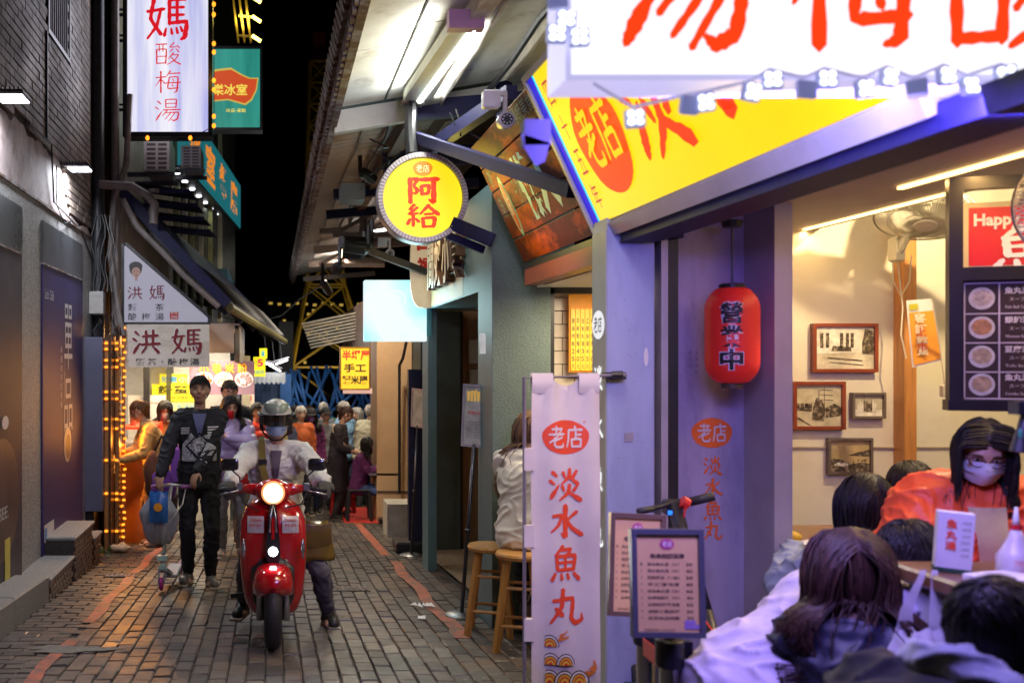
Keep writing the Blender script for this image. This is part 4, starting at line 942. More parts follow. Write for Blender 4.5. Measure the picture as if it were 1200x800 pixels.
for i, y in enumerate((8.6, 10.2, 11.6, 13.2, 15.2, 17.5, 20.5)):
 m = MB(); m.bar((.62 if i else .95, y, EZ - .02), (2.1, y, EZ + .10 - .0), .10, .10 if i else .16); part(m, 'crossbar', M_navy if i < 3 else M_brbeam, cn)
for y in (11.6, 15.2):
 m = MB(); m.bar((.7, y, EZ - .25), (1.7, y, EZ - .25), .06); m.bar((1.05, y, EZ - .25), (1.05, y, EZ), .06); m.bar((.7, y, EZ - .25), (1.2, y, EZ + .02), .05); part(m, 'truss', M_brbeam, cn)
for i, y in enumerate((12.8, 15.4)):  # two tube lamps added to brighten the far crowd
 a = thing('tube_lamp', ['nearer tube lamp added under the far canopy to light the crowd', 'farther tube lamp added under the far canopy to light the crowd'][i], 'lamp', (1.15, y, CAMZ + 1.45)); m = MB(); m.bar((1.0, y, EZ - .10), (1.5, y, EZ - .02), .03); part(m, 'tube', glow('tube_white', (1, .97, .9), 9), a); light('far_crowd_fill', 'AREA', (1.2, y - .05, EZ - .12), 75, (1, .86, .66), .5, .1, target=(.9, y + .5, -1))
# end roofs far back
m = MB()
for k in range(9): m.bar((.55 + .02 * k, 18.5, CAMZ + .72 - .055 * k), (1.9, 17.0, CAMZ + .95 - .055 * k), .04, .03)
part(m, 'far_battens', mat('old_batten', (.30, .25, .18), .6, var=.3), cn)
# navy frame of the signs
nf = thing('steel_gantry', 'navy steel frame carrying the round yellow sign and roof brackets', 'frame', (1.2, 7.1, EZ - .1))
m = MB(); m.bar((.98, 7.14, EZ + .06), (2.25, 7.10, EZ + .16), .10, .13); part(m, 'beam', M_navy, nf)
m = MB(); m.bar(wp(600, 108, 5.6), wp(498, 178, 6.9), .07, .08); part(m, 'beam', M_navy, nf); m = MB(); m.bar(wp(485, 160, 6.9), wp(672, 224, 5.0), .065, .07); part(m, 'brace', M_navy, nf)
m = MB(); m.bar((1.60, 6.9, EZ - .35), (1.60, 6.9, EZ + .2), .08); part(m, 'upright', M_navy, nf)
m = MB(); m.tube([wp(482, 120, 6.95), wp(481, 150, 6.85), wp(483, 182, 6.75)], .042, 10); part(m, 'hanging_post', M_black, nf)
m = MB(); m.bar(wp(470, 121, 6.97), wp(496, 121, 6.97), .12, .03); part(m, 'post_plate', M_rust, nf)
m = MB(); m.bar(wp(530, 262, 6.7), wp(578, 282, 6.6), .07, .09); part(m, 'arm', M_navy, nf)
m = MB(); m.bar(wp(524, 276, 6.7), wp(567, 293, 6.75), .03, .05); part(m, 'arm', M_navy, nf)
# fluorescent batten light
a = thing('fluorescent_lamp', 'fluorescent batten lamp glowing under the white canopy', 'lamp', (1.16, 6.2, EZ))
p0, p1 = wp(556, 32, 5.35), wp(492, 118, 6.9)
dx = Vector((.0, 0, 0))
m = MB(); m.bar(p0 + Vector((-.055, 0, .035)), p1 + Vector((-.055, 0, .035)), .12, .07); part(m, 'batten', mat('batten_white', (.6, .62, .5), .4), a)
m = MB(); m.tube([p0, p1], .022, 10); part(m, 'tube', glow('tube_hot', (.97, 1, .93), 4), a)
m = MB(); m.bar(p0 + Vector((-.05, -.05, .03)), p0 + Vector((-.05, .03, .03)), .19, .10); part(m, 'end_cap', mat('mauve_cap', (.4, .2, .35), .5), a)
light('canopy_tube', 'AREA', tuple((p0 + p1) / 2 + Vector((.0, 0, -.03))), 26, (.96, 1, .92), .06, 1.5, rot=(0, 0, 0))
light('canopy_tube_up', 'AREA', tuple((p0 + p1) / 2 + Vector((-.16, 0, -.01))), 8, (.96, 1, .92), .05, 1.5, rot=(0, math.radians(120), 0))
light('canopy_tube_up', 'AREA', tuple((p0 + p1) / 2 + Vector((.08, 0, -.01))), 6, (.96, 1, .92), .05, 1.5, rot=(0, math.radians(-125), 0))
# security cameras
def dome_cam(c, r, lab):
 a = thing('security_camera', lab, 'camera', c)
 c = Vector(c)
 m = MB(); m.bbox(tuple(c + Vector((-r * 2.6, 0, r * 1.5))), tuple(c + Vector((-r * .6, r * 1.2, r * 3.6))), .008); part(m, 'junction_box', mat('cam_white', (.6, .58, .6), .4), a)
 m = MB(); m.tube([c + Vector((0, .02, r * 3.2)), c + Vector((0, .02, r))], r * .28, 8); m.bar(c + Vector((-r * .8, .02, r * 3.2)), c + Vector((r * .2, .02, r * 3.2)), r * .5); part(m, 'stem', mat('cam_white', (.6, .58, .6), .4), a)
 R = Matrix.Translation(c) @ Matrix.Rotation(PI / 2, 4, 'X')
 m = MB(); m.lathe([(r * .9, -r * 1.2), (r, -r * .2), (r, r * .4), (r * .85, r * .55)], 20, R); part(m, 'housing', mat('cam_grey', (.5, .48, .5), .4), a, smooth=True, sharp=35)
 m = MB(); m.lathe([(r * .7, r * .52), (r * .7, r * .58)], 20, R); part(m, 'lens', M_black, a)
 m = MB()
 for k in range(8):
  t = 2 * PI * k / 8; m.lathe([(r * .1, r * .59), (r * .1, r * .61)], 6, Matrix.Translation(c + Vector((math.cos(t) * r * .48, 0, math.sin(t) * r * .48))) @ Matrix.Rotation(PI / 2, 4, 'X'))
 part(m, 'infrared_leds', mat('ir_led', (.6, .6, .65), .3), a)
dome_cam(wp(593, 141, 5.3), .046, 'dome security camera hanging under the canopy beam by the yellow fascia')
dome_cam(wp(457, 297, 10), .045, 'small security camera below the round yellow sign')
m = MB()
for pts_ in ([(527, 132), (533, 145), (560, 162), (600, 168), (640, 160), (670, 148)], [(640, 150), (620, 160), (650, 165), (676, 178)], [(540, 160), (538, 140), (534, 128)], [(612, 150), (615, 175), (640, 195), (655, 215)]):
 m.tube([wp(x, y, 6.3) for x, y in pts_], .006, 5)
tag(m.build('loose_cables', M_dkmet), 'loose cables drooping under the navy brace', 'cable')
rr = random.Random(31)
for i, (x_, z_, y0_, y1_, r_) in enumerate(((.90, .02, 7.5, 14, .018), (1.18, -.02, 3.2, 7.1, .012), (1.5, .0, 3.4, 12, .022), (.70, .06, 7.5, 18, .008))):
 m = MB(); m.tube([(x_ + .015 * math.sin(k * 1.7), y0_ + (y1_ - y0_) * k / 12, cz(x_) + z_ - .015 * abs(math.sin(k * 1.1))) for k in range(13)], r_, 6); tag(m.build('service_pipe', M_pipe if i % 2 else M_dkmet), ['dark pipe running under the slatted canopy', 'thin grey conduit beside the fluorescent lamp', 'thick dark pipe close to the shop fronts', 'thin grey cable near the outer canopy edge'][i], 'pipe')
for i in range(7):
 y = 7.9 + i * .9; p = Vector((.95 + rr.uniform(-.1, .5), y, EZ + .03)); m = MB(); m.tube([p + Vector((rr.uniform(-.12, .12), rr.uniform(-.1, .1), -.05 * k - .03 * (k % 2))) for k in range(6)] + [p + Vector((.3, .2, .02))], .007, 5); tag(m.build('hanging_wire', M_black), 'tangled black wire hanging under the canopy', 'wire', 'wires hanging under the canopy')
# spotlights and cylinder lamps
def spot(p, q, r, lab, lit=True, grp='black spotlights under the canopy', power=0):
 a = thing('spotlight', lab, 'spotlight', p, grp); p = Vector(p); q = Vector(q); d = (q - p).normalized()
 m = MB(); m.tube([p, p + d * .03, q - d * .02, q], [r * .5, r, r, r * .95], 12); part(m, 'housing', M_black, a)
 m = MB(); m.tube([q + d * .001, q + d * .004], r * .82, 12); part(m, 'lens', glow('warm_lens', (1, .75, .45), 5) if lit else M_dkmet, a)
 m = MB(); m.bar(p + Vector((0, 0, .0)), p + Vector((0, 0, .22)), .02, .03); part(m, 'stem', M_black, a)
 if power: light('spotlight', 'SPOT', tuple(q + d * .02), power, (1, .75, .45), .03, target=tuple(q + d), spot=1.4)
spot(wp(422, 200, 9.0), wp(438, 211, 9.1), .05, 'spotlight nearest the left of the round sign, aimed down right', True, power=10)
spot(wp(398, 308, 9.5), wp(391, 318, 9.6), .04, 'small lit spotlight low under the canopy edge', True, power=14)
spot(wp(378, 330, 12), wp(386, 343, 12.2), .05, 'amber spotlight at the far corner of the canopy', True, power=14)
spot(wp(436, 285, 9.2), wp(400, 283, 9.0), .055, 'upper of three black cylinder lamps left of the round sign', False)
spot(wp(432, 293, 8.9), wp(404, 289, 8.9), .055, 'middle of three black cylinder lamps left of the round sign', False)
spot(wp(427, 299, 9.2), wp(401, 297, 9.2), .05, 'lowest of three black cylinder lamps, with a lit end', True)
a = thing('lamp_arm', 'black lamp arm reaching down to the green front', 'bracket', wp(500, 320, 9)); m = MB(); m.bar(wp(430, 293, 9), wp(500, 319, 9.1), .06, .06); part(m, 'arm', M_black, a)
m = MB(); m.box(tuple(wp(400, 234, 8.2)), tuple(wp(424, 222, 8.5) + Vector((0, 0, 0)))); tag(m.build('flood_box', M_black), 'flat black floodlight box under the slatted canopy', 'lamp')
# ---------------------------------------------------------------- round yellow sign
c = wp(495, 232, 6.7); R0 = .305
a = thing('round_sign', 'round yellow light sign with red brush characters and ribbed grey rim', 'sign', c)
Rx = Matrix.Translation(c) @ Matrix.Rotation(PI / 2, 4, 'X')
m = MB(); m.lathe([(R0, -.12), (R0, .02), (R0 - .006, .028), (R0 - .035, .028), (R0 - .04, .012)], 64, Rx); m.f = [f for f in m.f if len(f) < 20]; m.mi = [0] * len(m.f); part(m, 'rim', mat('rim_grey', (.36, .32, .33), .4, .3, var=.1), a, sharp=30)
m = MB(); n = 80
for k in range(n):
 t = 2 * PI * k / n; m.bar(c + Vector((math.cos(t) * (R0 - .034), -.03, math.sin(t) * (R0 - .034))), c + Vector((math.cos(t) * (R0 - .004), -.03, math.sin(t) * (R0 - .004))), .010, .008)
tag(part(m, 'rim_ribs', mat('rim_pale', (.62, .56, .58), .4), a), kind='stuff')
m = MB(); m.lathe([(R0 - .04, -.02), (R0 - .04, .010)], 64, Rx); part(m, 'face', streak_glow('yellow_acrylic', (.90, .66, .005), (1.0, .84, .01), 1.05, (1.5, 1, 1.5)), a)
Mx = basis(c + Vector((0, -.011, 0)), *FRONT); k7 = 6.7 / 1167
t = MB(); brush(t, '阿', -.0, .050, .215, .185, Mx, 1.5); brush(t, '給', .0, -.125, .225, .165, Mx, 1.4); part(t, 'lettering', glow('red_on_yellow', (.85, .04, .0), 1.0), a)
t = MB(); ellipse_poly(t, 0, .195, .066, .05, Mx, .002, wob=.04); part(t, 'badge', glow('orange_badge', (.95, .25, .0), 1.0), a)
t = MB(); text(t, '老店', 0, .195, .095, .05, Mx, .04, z=.004); part(t, 'badge_lettering', glow('yellow_white', (1, .85, .4), 1.0), a)
light('round_sign_glow', 'AREA', tuple(c + Vector((0, -.06, 0))), 7, (1, .82, .15), .5, .5, rot=(-PI / 2, 0, 0))
# ---------------------------------------------------------------- pale cyan light box (unreadable, overexposed)
Y = 9.2; kx = Y / 1167; X0, X1 = (427 - 320) * kx, (500 - 320) * kx; Z0, Z1 = CAMZ + (425 - 400) * kx, CAMZ + (425 - 328) * kx
a = thing('cyan_sign', 'pale cyan square light box with a faint round emblem', 'sign', ((X0 + X1) / 2, Y, Z0))
def radial_glow(name, cin, cout, s, cx, cz_, r):
 m = bpy.data.materials.new(name); m.use_nodes = True; N = m.node_tree.nodes; L = m.node_tree.links; b = N['Principled BSDF']
 return m
m = MB(); m.bbox((X0, Y, Z0), (X1, Y + .12, Z1), .006); part(m, 'box', streak_glow('cyan_acrylic', (.36, .86, .92), (.86, .98, 1.0), 1.0, (1.6, 1, 1.6), .38, .6), a)
Mx = basis(((X0 + X1) / 2, Y - .001, (Z0 + Z1) / 2), *FRONT)
t = MB()
for k in range(22):
 th = PI * (k / 22) * 1.25 - .4; th2 = PI * ((k + 1) / 22) * 1.25 - .4
 t.add([(.085 * math.cos(th), .09 + .085 * math.sin(th), .002), (.098 * math.cos(th), .09 + .098 * math.sin(th), .002), (.098 * math.cos(th2), .09 + .098 * math.sin(th2), .002), (.085 * math.cos(th2), .09 + .085 * math.sin(th2), .002)], [(0, 1, 2, 3)], Mx)
text(t, '冰淇淋', 0, -.13, .24, .05, Mx, 0); part(t, 'emblem', glow('cyan_emblem', (.72, .93, .95), 1.05), a)
m = MB(); m.box((X1, Y + .03, Z0 + .05), (X1 + .05, Y + .09, Z1 - .05)); part(m, 'bracket', mat('teal_bracket', (.05, .25, .28), .4), a)
light('cyan_glow', 'AREA', ((X0 + X1) / 2, Y - .03, (Z0 + Z1) / 2), 9, (.6, .97, 1), .5, .5, rot=(-PI / 2, 0, 0))
# ---------------------------------------------------------------- green shop
M_green = mat('green_stucco', (.125, .175, .155), .7, var=.15, vscale=5, bump=.5, bscale=75, col2=(.07, .11, .10), c2scale=70, c2edge=(.55, .62))
M_teal = mat('teal_smooth', (.10, .19, .21), .5, var=.12, vscale=3)
g = thing('green_shop', 'green stucco shop front with a deep doorway', 'building', (1.7, 8.5, gz(8.5)))
Yg = 6.6
m = MB(); m.box((1.455, Yg, -1), (1.84, Yg + .4, CAMZ + 1.15)); part(m, 'near_wall', M_green, g)
m = MB(); m.box((1.452, Yg + .003, -1), (1.462, Yg + .45, CAMZ + .5)); part(m, 'jamb', M_teal, g)
m = MB(); m.box((1.45, Yg + .004, CAMZ + .50), (2.0, 9.6, CAMZ + 1.2)); part(m, 'lintel', M_teal, g)
m = MB(); m.box((1.448, 7.6, CAMZ + .515), (1.452, 9.2, CAMZ + 1.15)); part(m, 'sign_panel', mat('cream_panel', (.62, .5, .28), .5, var=.1), g)
m = MB(); m.box((1.44, 9.25, -1), (1.52, 9.6, CAMZ + .5)); part(m, 'jamb', M_teal, g)
m = MB(); m.box((1.60, 10.8, -1.5), (2.03, 11.4, CAMZ + .56)); part(m, 'pillar', mat('green_grey_pillar', (.075, .10, .085), .6, var=.2, vscale=4, bump=.3, bscale=60), g)
m = MB(); m.box((2.03, 10.85, -1.5), (2.07, 11.3, CAMZ + .56)); part(m, 'door_gap', M_black, g)
m = MB(); m.box((2.05, 11.0, -1.5), (4, 11.3, CAMZ + 1)); part(m, 'back_wall', mat('tan_wall', (.45, .27, .15), .6, var=.12, vscale=3), g)
m = MB(); m.box((1.52, 7.05, CAMZ + .56), (2.6, 10.8, CAMZ + .6)); part(m, 'porch_ceiling', mat('porch_ceiling', (.4, .37, .28), .6), g)
m = MB(); m.box((2.3, 6.9, -1.5), (2.4, 11, CAMZ + .6)); part(m, 'side_wall', mat('tan_wall', (.45, .27, .15), .6), g)
# upstanding 3-D characters on the lintel
UV_R = ((0, -1, 0), (0, 0, 1))    # a right-hand wall seen from the street: text runs towards the camera
a = thing('raised_lettering', 'raised brown and cream characters standing off the shop lintel', 'sign', (1.40, 8.3, CAMZ + .8))
Mx = basis((1.40, 8.3, CAMZ + .85), *UV_R)
for i, ch in enumerate('間奴小食'):
 t = MB()
 vs, fs = text_geo(ch, .03)
 x0 = min(v[0] for v in vs); x1 = max(v[0] for v in vs); y0 = min(v[1] for v in vs); y1 = max(v[1] for v in vs)
 W_, H_ = .34, .42; cx = -.55 + .37 * i
 A = [((v[0] - x0) / (x1 - x0) * W_ + cx, ((v[1] - y0) / (y1 - y0) - .5) * H_) for v in vs]
 t.mat(0).add([(x, y, .03) for x, y in A], fs, Mx)
 # side walls of the letters
 ec = {}
 for f in fs:
  for k in range(len(f)):
   e = (f[k], f[(k + 1) % len(f)]); key = tuple(sorted(e)); ec.setdefault(key, []).append(e)
 t.mat(1)
 for key, es in ec.items():
  if len(es) == 1:
   p, q = es[0]; t.add([(A[p][0], A[p][1], .03), (A[q][0], A[q][1], .03), (A[q][0], A[q][1], -.04), (A[p][0], A[p][1], -.04)], [(0, 1, 2, 3)], Mx)
 part(t, 'character', [mat('letter_cream', (.75, .62, .45), .4), mat('letter_brown', (.12, .06, .04), .5)], a)
m = MB(); m.tube([(1.40, 7.4, CAMZ + .70), (1.40, 9.0, CAMZ + .70)], .008, 5); part(m, 'rail', M_black, a)
light('lintel_wash', 'AREA', (1.25, 8.3, CAMZ + 1.25), 9, (1, .75, .4), .08, 1.3, target=(1.46, 8.3, CAMZ + .7))
# oval hanging board behind it
a = thing('oval_board', 'cream oval board with red characters at the far end of the lintel', 'sign', (1.42, 9.3, CAMZ + .8))
m = MB(); q = []
for k in range(20):
 t = 2 * PI * k / 20; q.append((.15 * math.copysign(abs(math.cos(t)) ** .6, math.cos(t)), .37 * math.copysign(abs(math.sin(t)) ** .6, math.sin(t))))
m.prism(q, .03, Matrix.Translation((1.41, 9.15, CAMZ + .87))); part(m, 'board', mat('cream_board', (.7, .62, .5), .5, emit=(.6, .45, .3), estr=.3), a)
Mx = basis((1.41, 9.148, CAMZ + .87), *FRONT); t = MB(); text(t, '口', -.02, .22, .14, .12, Mx, .06); text(t, '福', -.02, .02, .14, .16, Mx, .05); part(t, 'lettering', M_red, a)
# beige pillar beyond, cable, planter
g2 = thing('beige_building', 'beige rendered shop pillar past the navy board', 'building', (1.7, 14.2, gz(14)))
M_beige = mat('beige_render', (.56, .36, .20), .6, var=.1, vscale=4, bump=.1)
m = MB(); m.bbox((1.46, 14.0, -1.8), (1.95, 14.9, CAMZ + 1.0), .01); part(m, 'pillar', M_beige, g2)
m = MB(); m.box((1.455, 13.985, gz(14) + .43), (1.96, 13.999, gz(14) + .445)); part(m, 'joint', M_mortar, g2)
m = MB(); m.box((1.95, 13.0, -1.8), (2.6, 13.3, CAMZ + 1.2)); part(m, 'return_wall', M_beige, g2)
m = MB(); m.box((1.45, 14.9, CAMZ + .12), (4.0, 21, CAMZ + 1.0)); m.box((2.1, 15, -1.8), (2.2, 21, CAMZ + .12)); part(m, 'upper_floor', mat('brown_front', (.2, .12, .08), .6, var=.3), g2)
m = MB(); m.tube([wp(478, 392, 13.6), wp(472, 420, 13.7), wp(468, 428, 13.8), wp(468, 578, 13.9)], .022, 6); tag(m.build('wall_cable', M_black), 'thick black cable down the beige pillar', 'cable')
m = MB(); m.box((1.40, 12.2, gz(12) - .1), (1.95, 12.7, gz(12) + .38)); tag(m.build('concrete_planter', mat('planter', (.42, .40, .34), .7, var=.3, bump=.2)), 'low pale concrete block beside the navy board', 'block')
pl = thing('vine_plant', 'thin climbing plant on the concrete block', 'plant', (1.75, 12.3, gz(12) + .38))
m = MB();
for k in range(3): m.tube([(1.72 + .05 * k, 12.15, gz(12) + .38), (1.75 - .03 * k, 12.13, gz(12) + .7), (1.70 + .06 * k, 12.12, gz(12) + 1.05)], .006, 5)
part(m, 'stem', mat('stem', (.1, .07, .02), .6), pl)
m = MB(); rr = random.Random(8)
for k in range(60):
 p = Vector((1.73 + rr.uniform(-.09, .09), 12.12 + rr.uniform(-.04, .04), gz(12) + .42 + rr.uniform(0, .7))); u = Vector((rr.uniform(-1, 1), rr.uniform(-1, 1), rr.uniform(-1, 1))).normalized() * .03; v = u.orthogonal().normalized() * .014
 m.add([p, p + u * .5 + v, p + u, p + u * .5 - v], [(0, 1, 2, 3)])
tag(part(m, 'leaves', mat('vine_leaf', (.07, .09, .02), .5, var=.4), pl), kind='stuff')
m = MB(); m.ell((0, 0, 0), (.13, .1, .09), 10, 7); m.v = [(x * (1 + .15 * math.sin(9 * z + 5 * x)), y, z) for x, y, z in m.v]
tag(m.build('rock', M_stone, loc=(1.63, 13.7, gz(13.7) + .07), smooth=True), 'rounded rock at the foot of the beige pillar', 'rock')
m = MB(); m.box((1.47, 13.75, gz(13.8) + .012), (1.55, 13.95, gz(13.8) + .07)); tag(m.build('floor_block', M_black), 'small black block at the corner of the beige pillar', 'block')
# navy board and the base it stands on
a = thing('navy_board', 'tall navy blue freestanding board beside the green grey pillar', 'board', (1.5, 10.7, gz(10.7)))
m = MB(); m.box((1.45, 10.65, gz(10.7) + .13), (1.60, 10.75, CAMZ - .07)); part(m, 'panel', mat('navy_panel', (.012, .014, .05), .4), a)
m = MB(); m.bbox((1.30, 10.5, gz(10.7) + .01), (1.62, 10.85, gz(10.7) + .13), .02); part(m, 'base', M_black, a)
# yellow hanging signs over the far tables
poster('yellow hanging sign with black characters in the distance', 13.5, 399, 407, 433, 456, (.85, .52, .03), [('手工', 416, 431, 26, 10, (.03, .02, .01), .03), ('糯米腸', 416, 445, 30, 10, (.03, .02, .01), .03), ('半坪屋', 417, 416, 32, 12, (.5, .03, .02), .03)], frame=mat('sign_frame_brown', (.25, .12, .02), .5), depth=.08)
poster('pink edged white sign half hidden behind the yellow hanging sign', 13.7, 402, 455, 436, 461, (.7, .45, .38), [])
# ================================================================ RIGHT SHOPS, NEAR
LEAN = Vector((-.32, 0, .69)).normalized()
UR = (0, -1, 0)
# second shop: plank sign, tile wall
pk = thing('plank_sign', 'rusty red brown plank sign with an oval badge, leaning over the green wall', 'sign', (1.60, 5.6, CAMZ + .62))
M_plank = mat('rusty_plank', (.12, .018, .011), .6, spec=.12, var=.5, vscale=5, col2=(.68, .12, .008), c2scale=3.2, c2edge=(.5, .62), stretch=(1, .5, 1), bump=.2)
Mp = basis((1.62, 6.42, CAMZ + .64), UR, LEAN)
pl_w = .165
for i in range(5):
 m = MB(); m.bbox((0, i * pl_w + .004, -.03), (1.72, (i + 1) * pl_w - .004, 0), .004, Mp); part(m, 'plank', M_plank, pk)
t = MB(); ellipse_poly(t, .27, .36, .062, .20, Mp, .0015); part(t, 'badge_edge', mat('teal_print', (.42, .80, .70), .5, var=.3), pk)
t = MB(); ellipse_poly(t, .27, .36, .050, .175, Mp, .003); part(t, 'badge_rim', M_white, pk)
t = MB(); ellipse_poly(t, .27, .36, .042, .16, Mp, .0045); part(t, 'badge', mat('badge_orange_red', (.65, .10, .04), .5), pk)
t = MB(); text(t, '人氣', .27, .36, .06, .13, Mp, .02, z=.006); part(t, 'badge_lettering', M_white, pk)
t = MB(); text(t, '懶人', .90, .40, .58, .40, Mp, .05, z=.0015); part(t, 'lettering', mat('teal_print', (.25, .50, .45), .5), pk)
t = MB(); text(t, '在地小吃', .12, .58, .07, .12, Mp, 0, z=.002); text(t, '百年老街', .10, .38, .06, .14, Mp, 0, z=.002); text(t, '手工現做', .56, .44, .14, .25, Mp, 0, z=.002); text(t, '傳統美食', 1.2, .76, .4, .1, Mp, 0, z=.002)
part(t, 'small_lettering', mat('faded_print', (.18, .26, .26), .6, var=.4), pk)
m = MB(); m.box((1.63, 4.75, CAMZ + .50), (1.72, 6.45, CAMZ + .60)); part(m, 'bottom_beam', mat('red_brown_beam', (.30, .07, .04), .4), pk)
m = MB(); m.box((1.63, 4.75, CAMZ + .60), (1.70, 6.45, CAMZ + .635)); part(m, 'bottom_strip', M_black, pk)
light('plank_spot', 'SPOT', (1.05, 5.5, CAMZ + .55), 9, (1, .5, .2), .05, target=(1.55, 5.55, CAMZ + .8), spot=1.7)
tw = thing('tiled_shop', 'narrow shop with cream wall tiles behind the fabric banner', 'building', (2, 6.9, gz(6.9)))
m = MB(); m.box((1.80, 6.95, -1), (3.4, 7.05, CAMZ + .7)); part(m, 'grout_wall', mat('grout', (.12, .11, .10), .8), tw)
tm = None; M_tile = mat('cream_tile', (.62, .56, .46), .25, var=.1, vscale=3)
q = MB(); q.bbox((-.083, -.008, -.044), (.083, .004, .044), .003); tmesh = q.mesh('tile', M_tile)
k = 0
for r in range(16):
 for c_ in range(5):
  o = bpy.data.objects.new('tile', tmesh); COL.objects.link(o); o.parent = tw
  o.location = Vector((1.93 + c_ * .171 + (.085 if r % 2 else 0), 6.945 + rnd.uniform(-.001, .001), CAMZ + .50 - r * .093)) - tw.location
m = MB(); m.box((1.845, 6.62, -1), (1.87, 6.94, CAMZ + .5)); m.box((1.845, 6.62, CAMZ + .46), (2.6, 6.66, CAMZ + .5)); part(m, 'door_frame', M_black, tw)
m = MB(); m.box((1.75, 5.62, CAMZ + .5), (3.2, 6.9, CAMZ + .55)); m.box((1.75, 5.02, CAMZ + .5), (2.29, 5.61, CAMZ + .55)); part(m, 'ceiling', M_white, tw)
m = MB(); m.box((3.2, 5.62, -1), (3.25, 6.9, CAMZ + .5)); part(m, 'side_wall', M_white, tw)
light('tiled_shop_lamp', 'AREA', (2.2, 6.1, CAMZ + .46), 28, (1, .8, .55), .5, .5)
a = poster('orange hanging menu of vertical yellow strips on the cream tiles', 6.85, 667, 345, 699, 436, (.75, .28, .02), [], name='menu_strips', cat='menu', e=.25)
kx = 6.85 / 1167
for i in range(6):
 x = (671 + i * 5.6 - 320) * kx
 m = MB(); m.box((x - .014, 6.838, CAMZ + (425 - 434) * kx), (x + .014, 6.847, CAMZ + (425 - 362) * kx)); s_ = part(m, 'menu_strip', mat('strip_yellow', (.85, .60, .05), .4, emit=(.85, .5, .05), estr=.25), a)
 Mx = basis((x, 6.836, CAMZ + (425 - 362) * kx), *FRONT); t = MB()
 for j, ch in enumerate(['招牌滷肉飯25元', '古早味乾麵40元', '綜合魚丸湯35元', '手工餛飩湯45元', '阿給特餐套40元', '燙青菜小份30元'][i]):
  if j: text(t, ch, 0, -.03 - j * .052, .017, .034, Mx, .0)
 part(t, 'lettering', mat('dark_print', (.04, .04, .05), .5, var=0), s_)
# ---------------------------------------------------------------- yellow fascia of the fish ball shop
ys_ = thing('yellow_fascia_sign', 'big yellow leaning fascia sign with red characters over the right shop', 'sign', (1.53, 3.6, CAMZ + .62))
Mf = basis((1.53, 4.72, CAMZ + .62), UR, LEAN); FH, FW = .78, 2.38
m = MB(); m.box((.0, .0, -.16), (FW, FH, -.004), Mf); part(m, 'box', mat('fascia_box', (.4, .4, .45), .4), ys_)
m = MB(); rect(m, .115, .03, FW, FH, Mf, 0); part(m, 'face', streak_glow('yellow_fascia', (1.0, .62, .0), (1.0, .76, .0), 1.0, (.5, 1, 1)), ys_)
m = MB(); rect(m, .02, .03, .095, FH, Mf, 0.0005); part(m, 'blue_band', glow('blue_band', (.015, .01, .85), .75), ys_)
m = MB(); rect(m, .095, .03, .117, FH, Mf, 0.0015); part(m, 'cyan_line', glow('cyan_line', (.0, .75, .9), 1.0), ys_)
m = MB(); m.box((-.02, -.045, -.17), (FW, .02, .012), Mf); m.box((-.02, .02, -.17), (.012, FH + .03, .012), Mf); m.box((.012, FH, -.17), (FW, FH + .03, .012), Mf); part(m, 'frame', mat('grey_aluminium', (.42, .42, .50), .4, .3), ys_)
M_rb = glow('red_backlit', (.88, .03, .0), 1.0)
t = MB(); ellipse_poly(t, .53, .36, .25, .25, Mf, .003, wob=.03); part(t, 'badge', glow('red_badge', (.92, .06, .0), 1.0), ys_)
t = MB(); text(t, '老店', .53, .385, .40, .28, Mf, .03, z=.006); part(t, 'badge_lettering', glow('yellow_ink', (1, .62, 0), 1.0), ys_)
t = MB()
for i, ch in enumerate('淡水魚丸'): brush(t, ch, 1.08 + .50 * i, .40, .46, .50, Mf, 1.25)
part(t, 'lettering', M_rb, ys_)
t = MB()
for i, ch in enumerate('四十五年'): text(t, ch, .215, .66 - .17 * i, .075, .12, Mf, .0, z=.004)
part(t, 'small_lettering', glow('maroon_backlit', (.55, .03, .05), .8), ys_)
cF = Mf @ Vector((FW / 2, FH / 2, .03)); light('fascia_glow', 'AREA', tuple(cF), 16, (1, .75, .1), .7, 2.3, target=tuple(Mf @ Vector((FW / 2, FH / 2, 2))))
# ---------------------------------------------------------------- fish ball shop shell
sh = thing('fish_ball_shop', 'open fronted fish ball shop with lavender pillar and warm lit interior', 'building', (1.8, 4.6, gz(4.6)))
M_lav = mat('lavender_wall', (.42, .37, .52), .5, var=.14, vscale=2.5, bump=.15, bscale=12, col2=(.29, .25, .38), c2scale=2.2, c2edge=(.5, .68), stretch=(2.5, 2.5, .7))
m = MB(); m.box((1.56, 1.9, CAMZ + .54), (1.72, 4.46, CAMZ + .612)); m.box((1.60, 2.36, CAMZ + .612), (1.72, 4.46, CAMZ + .68)); part(m, 'beam', M_navy, sh)
m = MB(); m.box((1.74, 2.3, CAMZ + .74), (2.97, 5.5, CAMZ + .80)); part(m, 'soffit', mat('soffit_mauve', (.42, .36, .38), .6, var=.1), sh)
m = MB(); m.box((1.72, 2.36, CAMZ + .66), (1.78, 4.8, CAMZ + .80)); part(m, 'soffit_trim', mat('brown_trim', (.2, .14, .12), .5), sh)
m = MB(); m.box((2.97, .6, CAMZ + .74), (3.02, 5.5, CAMZ + 1.6)); part(m, 'upstand', M_white, sh)
m = MB(); m.box((3.02, .6, CAMZ + 1.55), (6, 5.5, CAMZ + 1.6)); part(m, 'ceiling', M_white, sh)
m = MB(); m.bbox((1.51, 4.50, -1), (1.72, 4.70, CAMZ + .66), .006); part(m, 'pillar', mat('blue_lilac_paint', (.31, .35, .56), .5, var=.16, vscale=3, bump=.14, bscale=9, col2=(.22, .25, .42), c2scale=2.2, c2edge=(.52, .7), stretch=(2.5, 2.5, .6)), sh)
